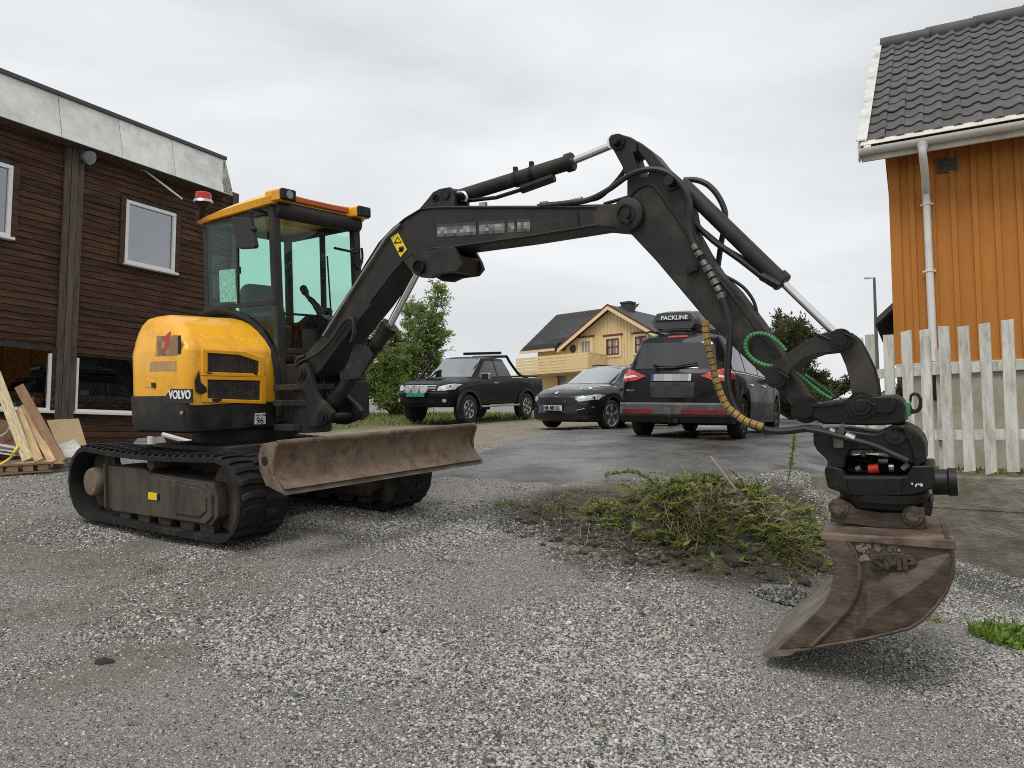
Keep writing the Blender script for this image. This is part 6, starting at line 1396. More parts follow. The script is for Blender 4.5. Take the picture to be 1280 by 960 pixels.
# roof box: a thing that rests on the car
rb = empty('roof_box', label='dark grey roof box on top of the black people carrier', cat='roof box'); rb.matrix_world = pc.matrix_world @ Matrix.Translation((-.62, .18, 1.805))
mb = MB(); rs = []
for t in [i / 16 for i in range(17)]:
    x = -1.12 + 2.2 * t; k = min(1, math.sin(math.pi * min(1, max(.0, t * 1.0))) ** .22) if 0 < t < 1 else .55
    w_, h_ = .40 * (.72 + .28 * k), .36 * (.45 + .55 * k) * (1 - .35 * max(0, (t - .5) * 2) ** 1.6)
    rs.append([(x, -w_ * .86, .0), (x, -w_, .07), (x, -w_, .15), (x, -w_ * .82, h_ * .94), (x, -w_ * .4, h_), (x, w_ * .4, h_), (x, w_ * .82, h_ * .94), (x, w_, .15), (x, w_, .07), (x, w_ * .86, .0)])
rs = [[(x - (.0), y, z) for x, y, z in r] for r in rs]
mb.rings(rs); lid = mb.build('lid', pmat('roof box plastic', (.045, .048, .052), .35, var=.08, coat=.3, dirt=(.09, .09, .09), damt=.25), rb, smooth=True, ang=28)
mb = MB(); mb.rings([[(x, s * .402, .125), (x, s * .412, .125), (x, s * .412, .145), (x, s * .402, .145)] for x in (-.98, .8) for s in (1,)]); mb.box((-1.128, 0, .135), (.02, .6, .02)); mb.build('seam', M_trim, rb)
mb = MB(); mb.box((-.9, 0, -.0), (.12, .5, .03)); mb.box((.5, 0, 0), (.12, .5, .03)); mb.build('foot', M_alloy, rb)
lettering('PACKLINE', .10, M_plate, lid, frame_m((-1.150, -.02, .175), (0, -1, 0), (.22, 0, 1)), depth=.002, bold=.002)
# ---------------------------------------------------------------- estate car facing us
def estate():
    e = empty('parked_car', label='dark estate car with round white and green bonnet sticker, plate HB 88121', cat='car', group='cars parked up the road')
    S = dict(x=(-2.34, 2.34), wheels=(1.40, -1.30), r=.33, arch=.372, nose=(.40, .22),
             w=[(-2.34, .80), (-2.0, .88), (-1.3, .915), (1.3, .915), (1.9, .90), (2.2, .85), (2.34, .78)],
             zb=[(-2.34, .34), (-2.1, .24), (-1.8, .19), (1.8, .17), (2.25, .18), (2.34, .22)],
             belt=[(-2.34, .74), (-2.25, .96), (-1.2, .95), (.9, .915), (1.4, .875), (2.0, .78), (2.2, .72), (2.29, .66), (2.34, .52)],
             top=[(-2.34, .80), (-2.27, 1.02), (-2.0, 1.34), (-1.8, 1.43), (-.6, 1.475), (.2, 1.455), (.5, 1.40), (1.22, 1.0), (1.5, .96), (2.0, .86), (2.2, .78), (2.29, .69), (2.34, .53)],
             roofw=[(-2.3, .55), (-1.8, .58), (0, .61), (.6, .61), (1.4, .68)])
    body, pt = shell_obj(S, M_paint2, e)
    pt.make([(-.66, 1.02), (.66, 1.02), (.57, 1.37), (.50, 1.405), (-.50, 1.405), (-.57, 1.37)], 'x', 'windscreen', M_ws, body, sign=1, off=.010)
    gr = pt.make([(-.50, .70), (.50, .70), (.56, .64), (.46, .545), (-.46, .545), (-.56, .64)], 'x', 'grille', M_trim, body, sign=1, off=.012)
    panel_line(pt, [(-.50, .71), (0, .715), (.50, .71), (.57, .64), (.47, .535), (0, .53), (-.47, .535), (-.57, .64), (-.50, .71)], 'x', 1, 'grille_trim', gr, .013, M_alloyd)
    for k in range(15): y = -.46 + .066 * k; panel_line(pt, [(y, .56), (y, .69)], 'x', 1, 'grille_slat', gr, .011, M_blk)
    lettering('RS', .07, M_alloy, gr, frame_m((2.335, .33, .615), (0, 1, 0), (0, 0, 1)), depth=.003)
    pt.make([(-.66, .36), (.66, .36), (.74, .24), (-.74, .24)], 'x', 'lower_grille', M_trim, body, sign=1, off=.010)
    for s in (-1, 1):
        hl = pt.make([(s * .52, .655), (s * .55, .705), (s * .84, .775), (s * .885, .765), (s * .86, .665), (s * .60, .615)], 'x', 'headlight', M_lamp, body, sign=1, off=.012, step=.05)
        pt.make([(s * .64, .67), (s * .72, .68), (s * .72, .71), (s * .64, .69)], 'x', 'lens', M_chr, hl, sign=1, off=.018); pt.make([(s * .75, .69), (s * .82, .70), (s * .82, .73), (s * .75, .72)], 'x', 'lens', M_chr, hl, sign=1, off=.018)
        pt.make([(s * .55, .44), (s * .80, .54), (s * .82, .38), (s * .60, .33)], 'x', 'air_intake', M_trim, body, sign=1, off=.012)
        panel_line(pt, [(s * .56, .43), (s * .70, .47), (s * .83, .50)], 'x', 1, 'intake_trim', body, .018, M_alloyd)
        panel_line(pt, [(s * .50, .33), (s * .70, .28), (s * .84, .30)], 'x', 1, 'intake_trim', body, .012, M_trim)
        pt.make([(-2.05, 1.03), (-1.25, 1.01), (-1.22, 1.34), (-1.75, 1.32)], 'y', 'side_window', M_cglass, body, sign=s)
        pt.make([(-1.17, 1.01), (-.22, .995), (-.22, 1.36), (-1.15, 1.345)], 'y', 'side_window', M_cglass, body, sign=s)
        pt.make([(-.15, .995), (.82, .975), (.35, 1.30), (-.15, 1.36)], 'y', 'side_window', M_cglass, body, sign=s)
        for dx in (-1.2, -.18, .86): panel_line(pt, [(dx, .94), (dx, .6), (dx + .03, .3)], 'y', s, 'door_gap', body, .005)
        mb = MB(); mb.sphere((.72, s * 1.0, .99), .11, 12, (.6, 1, .65)); mb.beam((.74, s * .86, .95), (.72, s * .96, .96), .05, .03); mb.build('wing_mirror', M_paint2, body, smooth=True)
        wheel(e, 1.40, s * .80, .33, .22, M_alloyd if s < 0 else M_alloy, 5, rr=.72); wheel(e, -1.30, s * .80, .33, .22, M_alloyd, 5, rr=.72)
        mb = MB(); mb.tube([(-1.8, s * .55, 1.45), (-1.6, s * .55, 1.49), (.0, s * .55, 1.49), (.2, s * .55, 1.455)], .015, 6); mb.build('roof_rail', M_trim, body)
    pl = pt.make([(-.26, .425), (.26, .425), (.26, .535), (-.26, .535)], 'x', 'number_plate', M_plate, body, sign=1, off=.03)
    pt.make([(-.31, .425), (-.26, .425), (-.26, .535), (-.31, .535)], 'x', 'plate_band', M_blue, body, sign=1, off=.03)
    lettering('HB 88121', .115, M_blk, pl, frame_m((2.376, 0, .477), (0, 1, 0), (0, 0, 1)), depth=.003, bold=.003)
    panel_line(pt, [(-.28, .405), (.28, .405)], 'x', 1, 'plate_trim', body, .012, M_alloy)
    pt.make([(2.19 + .045 * math.cos(a), .045 * math.sin(a)) for a in [2 * math.pi * i / 12 for i in range(12)]], 'z', 'badge', M_chr, body, off=.014, step=.2)
    st = pt.make([(1.80 + .13 * math.cos(a), .50 + .13 * math.sin(a)) for a in [2 * math.pi * i / 16 for i in range(16)]], 'z', 'bonnet_sticker', M_plate, body, off=.008, step=.1)
    pt.make([(1.82 + .085 * math.cos(a), .50 + .085 * math.sin(a)) for a in [2 * math.pi * i / 14 for i in range(14)]], 'z', 'sticker_emblem', M_green, st, off=.012, step=.2)
    pt.make([(1.72, .58), (1.66, .58), (1.15, .80), (1.15, .84)], 'z', 'sticker_stripe', M_plate, st, off=.009, step=.1)
    for y in (-.36, .36): mb = MB(); mb.rings([[(x, y - .24 * f, z), (x, y + .24 * f, z), (x + .1, y + .24 * f, z), (x + .1, y - .24 * f, z)] for x, z, f in ((.0, .7, 1), (-.12, 1.1, 1), (-.16, 1.18, .55), (-.2, 1.32, .5))]); mb.build('front_seat', M_intr, body)
    mb = MB(); mb.lathe([(-.012, .17), (0, .185), (.012, .17), (0, .16)], (.42, .36, 1.0), (-.9, 0, .35), 18); mb.build('steering_wheel', M_trim, body)
    return e
es = estate(); sy = R(-90 - 40 - 3)
sc_ = P(705, 538, 17.0); hd = Vector((math.cos(sy), math.sin(sy), 0)); cc = Vector((sc_.x, sc_.y, 0)) - hd * 1.95
seat_ground(es, [(1.4, .8), (1.4, -.8), (-1.3, .8), (-1.3, -.8)], sy, cc.x, cc.y)
# ---------------------------------------------------------------- pickup
def pickup():
    e = empty('pickup_truck', label='black pickup truck with snorkel, chrome mirrors and roof light bar parked by the leafy tree', cat='pickup', group='cars parked up the road')
    S = dict(x=(-2.6, 2.6), wheels=(1.62, -1.46), r=.385, arch=.46, nose=(.32, .06),
             w=[(-2.6, .86), (-2.5, .89), (-1.5, .905), (1.6, .91), (2.2, .88), (2.6, .78)],
             zb=[(-2.6, .60), (-2.2, .52), (-.9, .47), (1.0, .47), (2.3, .44), (2.55, .46), (2.6, .52)],
             belt=[(-2.6, 1.18), (-.66, 1.18), (-.60, 1.15), (.9, 1.11), (1.6, 1.08), (2.2, 1.04), (2.48, .98), (2.56, .86), (2.6, .70)],
             top=[(-2.6, 1.20), (-.78, 1.20), (-.74, 1.24), (-.66, 1.68), (-.55, 1.77), (.0, 1.80), (.45, 1.78), (.62, 1.73), (1.30, 1.20), (1.5, 1.17), (2.2, 1.10), (2.48, 1.02), (2.56, .88), (2.6, .72)],
             roofw=[(-2.6, .7), (-.7, .62), (0, .64), (.7, .64), (1.4, .70)])
    body, pt = shell_obj(S, M_paint, e)
    pt.make([(-.68, 1.22), (.68, 1.22), (.61, 1.68), (.55, 1.72), (-.55, 1.72), (-.61, 1.68)], 'x', 'windscreen', M_lglass, body, sign=1, off=.010)
    gr = pt.make([(-.50, .98), (.50, .98), (.46, .86), (-.46, .86)], 'x', 'grille', M_blk, body, sign=1, off=.012)
    for z in (.985, .925, .865): panel_line(pt, [(-.48, z), (-.2, z + .004), (.2, z + .004), (.48, z)], 'x', 1, 'grille_bar', gr, .018, M_chr)
    pt.make([(-.52, .70), (.52, .70), (.48, .56), (-.48, .56)], 'x', 'lower_grille', M_trim, body, sign=1, off=.01)
    for s in (-1, 1):
        hl = pt.make([(s * .52, .87), (s * .54, .97), (s * .80, 1.04), (s * .87, 1.03), (s * .84, .90), (s * .66, .86)], 'x', 'headlight', M_lamp, body, sign=1, off=.014, step=.05)
        pt.make([(s * .66 + .05 * math.cos(a), .95 + .05 * math.sin(a)) for a in [2 * math.pi * i / 10 for i in range(10)]], 'x', 'lens', M_chr, hl, sign=1, off=.02, step=.2)
        pt.make([(s * .70 + .05 * math.cos(a), .62 + .045 * math.sin(a)) for a in [2 * math.pi * i / 10 for i in range(10)]], 'x', 'fog_lamp', M_lamp, body, sign=1, off=.012, step=.2)
        pt.make([(-.62, 1.26), (.04, 1.24), (.04, 1.66), (-.54, 1.66)], 'y', 'side_window', M_cglass, body, sign=s)
        pt.make([(.10, 1.24), (1.0, 1.21), (.58, 1.60), (.48, 1.65), (.10, 1.66)], 'y', 'side_window', M_cglass, body, sign=s)
        for dx in (-.70, .07, 1.06): panel_line(pt, [(dx, 1.12), (dx, .8), (dx + .02, .52)], 'y', s, 'door_gap', body, .006)
        hit = pt.t.ray_cast(Vector((.24, s * 3, 1.06)), Vector((0, -s, 0)))[0]; mb = MB(); mb.box(hit, (.2, .05, .04)); mb.build('door_handle', M_chr, body, bevel=.01)
        mb = MB(); mb.box((.98, s * 1.03, 1.24), (.12, .24, .17)); mb.beam((.98, s * .86, 1.2), (.98, s * .98, 1.22), .05, .04); mb.build('wing_mirror', M_chr, body, bevel=.04, seg=3)
        for wx, nm in ((1.62, 0), (-1.46, 0)):
            mb = MB(); ar = [(math.cos(math.pi * i / 12), math.sin(math.pi * i / 12)) for i in range(13)]
            mb.rings([[(wx + c * .46, s * .88, .365 + q * .46), (wx + c * .47, s * .955, .365 + q * .47), (wx + c * .54, s * .94, .365 + q * .54), (wx + c * .55, s * .88, .365 + q * .55)] for c, q in ar])
            mb.build('wheel_flare', M_trim, body, smooth=True, ang=50)
        mb = MB(); mb.box((.08, s * .90, .44), (2.0, .16, .05)); mb.build('side_step', M_alloy, body, bevel=.015)
        wheel(e, 1.62, s * .80, .385, .265, M_alloy, 6, rr=.60); wheel(e, -1.46, s * .80, .385, .265, M_alloy, 6, rr=.60)
        mb = MB(); mb.box((-2.0, s * .82, .42), (.03, .24, .36)); mb.build('mud_flap', M_rub, body)
        mb = MB(); mb.tube(smooth_path([(-1.95, s * .66, 1.24), (-1.5, s * .64, 1.30), (-1.05, s * .60, 1.62), (-.85, s * .58, 1.82)], 5), .038, 8); mb.build('sports_bar', M_trim, body, smooth=True)
    mb = MB(); mb.tube([(-.85, -.58, 1.82), (-.85, .58, 1.82)], .038, 8); mb.build('sports_bar', M_trim, body, smooth=True)
    mb = MB(); mb.box((-.45, 0, 1.905), (.09, 1.25, .075)); lbar = mb.build('light_bar', M_blk, body, bevel=.012)
    mb = MB(); mb.box((-1.70, 0, 1.255), (1.7, 1.36, .03)); mb.build('bed_cover', M_trim, body)
    mb = MB(); mb.tube(smooth_path([(1.66, -.86, 1.0), (1.42, -.87, 1.14), (1.1, -.84, 1.42), (.95, -.82, 1.62), (.93, -.82, 1.80)], 5), .045, 10); mb.box((.95, -.82, 1.84), (.17, .12, .15)); mb.build('snorkel', M_trim, body, bevel=.012)
    mb = MB(); mb.box((1.75, 0, 1.155), (.42, .44, .05)); mb.build('bonnet_scoop', M_trim, body, bevel=.02)
    mb = MB(); mb.rings([[(2.60 - .42 * abs(y) ** 3, y, .84), (2.64 - .42 * abs(y) ** 3, y, .80), (2.64 - .42 * abs(y) ** 3, y, .72), (2.58 - .42 * abs(y) ** 3, y, .70)] for y in np.linspace(-.80, .80, 13)]); bm_ = mb.build('front_bumper', M_paint, body, smooth=True)
    for y in (-.24, 0, .24):
        mb = MB(); mb.lathe([(-.10, .04), (-.08, .10), (.0, .112), (.015, .10), (.02, .001)], (2.70, y, .90), (1, 0, 0), 18); sp = mb.build('spot_lamp', M_lamp, body, smooth=True)
    pt.make([(-.28, .715), (.28, .715), (.28, .825), (-.28, .825)], 'x', 'number_plate', M_teal, body, sign=1, off=.13)
    for y in (-.34, .34): mb = MB(); mb.rings([[(x, y - .23 * f, z), (x, y + .23 * f, z), (x + .1, y + .23 * f, z), (x + .1, y - .23 * f, z)] for x, z, f in ((.1, .9, 1), (-.02, 1.4, 1), (-.05, 1.5, .5), (-.08, 1.65, .45))]); mb.build('front_seat', M_intr, body)
    return e
pk = pickup(); py_ = R(-90 - 30)
pcn = P(548, 529, 20.2); hd = Vector((math.cos(py_), math.sin(py_), 0)); cc = Vector((pcn.x, pcn.y, 0)) - hd * 1.7
seat_ground(pk, [(1.62, .8), (1.62, -.8), (-1.46, .8), (-1.46, -.8)], py_, cc.x, cc.y)
# ================================================================ trees and plants
def leafmat(name, c0, c1, tr=.35):
    m = bpy.data.materials.new(name); m.use_nodes = True; t = m.node_tree; k = t.links.new; b = t.nodes['Principled BSDF']; b.inputs['Roughness'].default_value = .55
    a = nn(t, 'ShaderNodeAttribute', attribute_name='tone'); r = nn(t, 'ShaderNodeValToRGB'); r.color_ramp.elements[0].color = (*c0, 1); r.color_ramp.elements[1].color = (*c1, 1); k(a.outputs['Fac'], r.inputs[0]); k(r.outputs[0], b.inputs['Base Color'])
    o = [n for n in t.nodes if n.type == 'OUTPUT_MATERIAL'][0]; tl = nn(t, 'ShaderNodeBsdfTranslucent'); k(r.outputs[0], tl.inputs[0]); x = nn(t, 'ShaderNodeMixShader'); x.inputs[0].default_value = tr; k(b.outputs[0], x.inputs[1]); k(tl.outputs[0], x.inputs[2]); k(x.outputs[0], o.inputs[0]); MAT[name] = m; return m
M_leaf = leafmat('willow leaves', (.12, .175, .04), (.34, .42, .12), .45)
M_leafd = leafmat('dark bush leaves', (.022, .028, .010), (.13, .125, .045), .25)
M_grass = leafmat('cut weeds', (.026, .046, .011), (.33, .36, .08), .3)
M_straw = leafmat('dry straw', (.10, .068, .036), (.48, .40, .23), .15)
M_fresh = leafmat('fresh weeds', (.08, .14, .02), (.24, .36, .05), .3)
M_bark = pmat('grey bark', (.10, .085, .07), .9, var=.25, bump=.6, bscale=30, stretch=(4, 4, 1))
M_soil = pmat('dug soil', (.055, .046, .036), .95, var=.35, scale=7, dirt=(.14, .125, .10), damt=.35, dscale=4, bump=.9, bscale=45)
class Leaves:
    def __init__(s): s.v, s.f, s.t = [], [], []
    def blade(s, p, d, n, L, w, tone, bend=0., k=1):
        """a thin leaf: k=1 diamond, k>1 a bent strip"""
        d = d.normalized(); sd = d.cross(n)
        if sd.length < 1e-4: sd = d.orthogonal()
        sd.normalize(); b = len(s.v)
        if k == 1:
            s.v += [p, p + d * L * .45 + sd * w / 2, p + d * L, p + d * L * .45 - sd * w / 2]; s.f.append((b, b + 1, b + 2, b + 3)); s.t += [tone] * 4; return
        for i in range(k + 1):
            t = i / k; q = p + d * L * t + Vector((0, 0, -1)) * bend * L * t * t; ww = w / 2 * (1 - t) ** .6 if i < k else .0008
            s.v += [q + sd * ww, q - sd * ww]; s.t += [tone, tone]
            if i: s.f.append((b + 2 * i - 2, b + 2 * i - 1, b + 2 * i + 1, b + 2 * i))
    def build(s, name, m, parent=None):
        me = bpy.data.meshes.new(name); me.from_pydata([tuple(v) for v in s.v], [], s.f); me.materials.append(m)
        a = me.attributes.new('tone', 'FLOAT', 'POINT'); a.data.foreach_set('value', np.array(s.t, np.float32))
        o = bpy.data.objects.new(name, me); COL.objects.link(o)
        if parent: o.parent = parent
        return o
def rv(r): return Vector((r.uniform(-1, 1), r.uniform(-1, 1), r.uniform(-1, 1)))
def tree(name, base, branches, leaf, n_per, L, w, label, cat, seed, droop=.2, spread=.35, trunk_r=.1, mat=None):
    """branches: list of polylines (local). Leaves sit on twigs along the outer part of each branch."""
    r = random.Random(seed); e = empty(name, base, 0, label, cat)
    mb = MB(); tw = MB(); lv = Leaves()
    for bi, br in enumerate(branches):
        path = smooth_path(br, 5); n = len(path); r0 = trunk_r * (1 if bi == 0 else .55)
        mb.tube(path, [max(.008, r0 * (1 - .9 * i / (n - 1))) for i in range(n)], 7)
        for i in range(n):
            t = i / (n - 1)
            if t < .18: continue
            for _ in range(max(1, int(7 * spread / .35))):
                d = rv(r); d.z = abs(d.z) * .6 + .15 - droop * .5; d.normalize(); ln = spread * r.uniform(.35, 1.0) * (1.15 - .5 * t)
                p0 = path[i]; p1 = p0 + d * ln; p2 = p1 + (d + Vector((0, 0, -droop))) * ln * .5; tw.tube([p0, p1, p2], [.010, .006, .003], 3)
                cl = r.uniform(0, 1)
                for _k in range(n_per):
                    q = p0.lerp(p1, r.uniform(.25, 1)) if r.random() < .6 else p1.lerp(p2, r.random())
                    q = q + rv(r) * .06; dd = (d * .6 + rv(r) + Vector((0, 0, -droop))); lv.blade(q, dd, rv(r), L * r.uniform(.6, 1.2), w * r.uniform(.7, 1.2), min(1, max(0, .25 + .45 * cl + r.uniform(-.25, .3))))
    tr = mb.build('trunk', M_bark, e, smooth=True); tag(tw.build('twig_field', M_bark, e), kind='stuff')
    tag(lv.build('crown', mat or M_leaf, e), kind=None); return e
# leafy willow beside the pickup
def willow():
    b = G(520, 524); base = Vector((-3.75, 25.6, H(-3.75, 25.6))); r = random.Random(4)
    tp = P(556, 356, 25.6).z - base.z; br = []
    crown = [(-.2, .0, tp * .62), (1.35, .2, tp * .98), (.75, -.3, tp * .80), (1.45, .1, tp * .62), (.3, .4, tp * .84), (-.7, .1, tp * .66), (-1.3, .0, tp * .58), (1.1, .3, tp * .40), (-.5, -.4, tp * .44), (.5, -.5, tp * .48), (-1.5, .3, tp * .45), (.9, -.2, tp * .22), (-.9, -.2, tp * .24), (.1, -.5, tp * .25), (1.15, .2, tp * .74), (-1.9, .2, tp * .34), (1.45, .0, tp * .13), (-.2, -.4, tp * .12)]
    for x, y, z in crown: br.append([Vector((x * .12, y * .2, 0)), Vector((x * .4 + r.uniform(-.1, .1), y * .6, z * .35)), Vector((x * .8, y, z * .72)), Vector((x, y, z))])
    return tree('leafy_tree', base, br, None, 22, .125, .042, 'light green leafy willow tree standing behind the black pickup', 'tree', 11, droop=.15, spread=.55, trunk_r=.09)
willow()
# dark bush-like tree beyond the arm
def dark_tree():
    D = 27.; top = P(975, 391, D); x0 = P(990, 500, D).x; base = Vector((x0, D, H(x0, D))); r = random.Random(9); br = []
    tp = top.z - base.z
    for i in range(52):
        a = r.uniform(0, 6.28); rad = r.uniform(.2, 2.35); hz = tp * r.uniform(.30, .97) * (1 - .12 * rad / 1.6)
        x = math.cos(a) * rad - .15; y = math.sin(a) * rad; br.append([Vector((0, 0, 0)), Vector((x * .4, y * .4, hz * .4)), Vector((x * .8, y * .8, hz * .75)), Vector((x, y, hz))])
    return tree('dense_tree', base, br, None, 14, .15, .055, 'dense dark green tree behind the digger arm near the street lamp', 'tree', 12, droop=-.35, spread=.5, trunk_r=.10, mat=M_leafd)
dark_tree()
# low hedge far behind between arm and fence
for px, D, hh, lab in ((1022, 24, 1.0, 'low dark shrub far behind the bucket link'), (1131, 13.5, 1.0, 'small shrub behind the left end of the picket fence')):
    p = P(px, 505, D); b = Vector((p.x, D, H(p.x, D))); r = random.Random(px); br = []
    hh = P(px, 488, D).z - b.z
    for i in range(8): a = r.uniform(0, 6.28); br.append([Vector((0, 0, 0)), Vector((math.cos(a) * .3, math.sin(a) * .3, hh * .5)), Vector((math.cos(a) * .6, math.sin(a) * .4, hh * r.uniform(.7, 1)))])
    tree('shrub', b, br, None, 8, .09, .04, lab, 'shrub', px, droop=-.2, spread=.3, trunk_r=.03, mat=M_leafd)
# ---------------------------------------------------------------- heap of dug-out weeds on soil
def heap_h(x, y):
    dx, dy = (x - 1.86), (y - 6.75); d = math.hypot(dx / 1.0, dy / .85)
    return max(0, .34 * (1 - d * d) ) if d < 1 else 0
hx = np.arange(.5, 3.4, .07); hy = np.arange(5.6, 8.0, .07); HX, HY = np.meshgrid(hx, hy); HZ = np.zeros(HX.shape)
for i in range(HX.shape[0]):
    for j in range(HX.shape[1]):
        x, y = HX[i, j], HY[i, j]; h = heap_h(x, y); f = noise.fractal(Vector((x * 3, y * 3, 1)), 1, 2, 4)
        HZ[i, j] = H(x, y) + (h * (1 + .35 * f) + .02 * f if h > 0 else -.06) + .012
tag(sheet('weed_heap_soil', HX, HY, HZ, M_soil), kind='stuff')
r = random.Random(21); lv = Leaves(); st = Leaves()
for i in range(8000):
    a = r.uniform(0, 6.28); q = math.sqrt(r.random()) * .93; x, y = 1.92 + math.cos(a) * q * .98, 6.62 + math.sin(a) * q * .72
    if noise.noise(Vector((x * 2.2, y * 2.2, 4))) < -.08 + .1 * (y < 6.4): continue
    z = H(x, y) + heap_h(x, y) * 1.05 + .02; d = Vector((r.uniform(-1, 1), r.uniform(-1, .6), r.uniform(-.15, .7))); tn = r.random()
    if x > 2.15 and r.random() < .6: continue
    green = noise.noise(Vector((x * 1.5, y * 1.5, 7))) > -.05
    (lv if (green and r.random() < .8) or r.random() < .38 else st).blade(Vector((x, y, z)), d, Vector((0, 0, 1)) + rv(r) * .6, r.uniform(.07, .26), r.uniform(.003, .013), tn ** 1.2, r.uniform(.1, .7), 3)
for i in range(2600):
    a = r.uniform(0, 6.28); q = math.sqrt(r.random()) * 1.5; x, y = 1.55 + math.cos(a) * q * 1.15, 6.5 + math.sin(a) * q * .75; z = H(x, y) + heap_h(x, y) * 1.05 + .012
    d = Vector((r.uniform(-1, 1), r.uniform(-1, 1), r.uniform(-.05, .15))); (st if r.random() < .4 else lv).blade(Vector((x, y, z)), d, Vector((0, 0, 1)), r.uniform(.05, .22), r.uniform(.003, .008), r.random(), .05, 2)
def frond(lv, p, d, L, n, tone, lw=.05, bend=.5):
    """feathery stem with small leaflets"""
    d = d.normalized(); prev = p
    for i in range(n):
        t = i / n; q = p + d * L * t + Vector((0, 0, -1)) * bend * L * t * t; sd = d.cross(Vector((0, 0, 1))).normalized()
        for s in (-1, 1): lv.blade(q, sd * s + d * .5 + rv(r) * .35 + Vector((0, 0, .2)), Vector((0, 0, 1)), lw * (1.1 - .7 * t), lw * .28, min(1, max(0, tone + r.uniform(-.2, .2))))
for i in range(130):
    a = r.uniform(0, 6.28); q = math.sqrt(r.random()) * .95; x, y = 1.62 + math.cos(a) * q, 6.6 + math.sin(a) * q * .75
    frond(lv, Vector((x, y, H(x, y) + heap_h(x, y) + .03)), Vector((r.uniform(-1, 1), r.uniform(-1, .5), r.uniform(-.05, .5))), r.uniform(.25, .6), 20, r.uniform(.4, 1.), r.uniform(.04, .075), r.uniform(.2, .7))
# broad torn leaves and clods among the stems
for i in range(900):
    a = r.uniform(0, 6.28); q = math.sqrt(r.random()) * 1.05; x, y = 1.80 + math.cos(a) * q * .95, 6.6 + math.sin(a) * q * .75
    lv.blade(Vector((x, y, H(x, y) + heap_h(x, y) * 1.08 + r.uniform(.0, .05))), Vector((r.uniform(-1, 1), r.uniform(-1, .4), r.uniform(-.3, .6))), Vector((0, -.4, 1)) + rv(r) * .7, r.uniform(.05, .11), r.uniform(.02, .045), r.random() * .8, 0, 1)
cl = MB()
for i in range(420):
    a = r.uniform(0, 6.28); q = math.sqrt(r.random()) * 1.25; x, y = 1.45 + math.cos(a) * q * 1.25, 6.35 + math.sin(a) * q * .7; s_ = r.uniform(.008, .035) * (1 if r.random() < .85 else 1.6)
    m4 = Matrix.Translation((x, y, H(x, y) + heap_h(x, y) * 1.05 + .01)) @ Matrix.Rotation(r.uniform(0, 6), 4, 'Z') @ Matrix.Diagonal((s_ * 1.2, s_, s_ * .7, 1)); g_ = bmesh.ops.create_icosphere(cl.bm, subdivisions=1, radius=1, matrix=m4)
    for v in g_['verts']: v.co += rv(r) * s_ * .22
tag(cl.build('soil_clods', M_soil), kind='stuff')
tag(lv.build('pulled_weeds', M_grass), kind='stuff'); tag(st.build('dry_stalks', M_straw), kind='stuff')
def stalk(px0, py0, pts, D, lab, straw=False, lw=.045, n=46):
    e = empty('weed_stalk', P(px0, py0, D), 0, lab, 'weed'); b = P(px0, py0, D); path = smooth_path([P(x, y, D) - b for x, y in pts], 6); mb = MB(); mb.tube(path, .006, 5); mb.build('stem', pmat('weed stem', (.10, .12, .04), .7) if 'weed stem' not in MAT else MAT['weed stem'], e); lv = Leaves()
    for i in range(n * 3):
        t = r.random(); q = path[min(len(path) - 1, int((.25 + .75 * t) * len(path)))]; lv.blade(q + rv(r) * .008, rv(r) + Vector((0, 0, .5)), rv(r), lw * r.uniform(.5, 1.1), lw * .3, r.uniform(.4, 1))
    lv.build('leaves', M_grass, e)
stalk(984, 606, [(984, 606), (988, 585), (991, 565), (993, 543)], 6.9, 'upright yellow green weed stalk standing at the right end of the heap')
stalk(810, 620, [(828, 615), (812, 600), (790, 590), (757, 594)], 6.7, 'yellow green weed frond leaning out left from the heap', n=60)
stalk(850, 640, [(872, 632), (856, 612), (838, 612), (822, 622)], 6.5, 'bright green weed frond drooping over the front of the heap', n=60)
stalk(1060, 690, [(1040, 676), (1010, 678), (985, 672), (960, 676)], 6.1, 'yellowish weed stem lying at the foot of the heap near the bucket', n=50)
# dry cut stems sticking out
for px0, py0, px1, py1, lab in ((905, 590, 888, 570, 'pale broken stick poking up from the weed heap'),):
    mb = MB(); mb.tube([P(px0 + 18, py0 + 26, 6.6), P(px1, py1, 6.75)], .007, 5); tag(mb.build('dry_stick', pmat('dry stick', (.40, .33, .20), .8)), lab, 'stick')
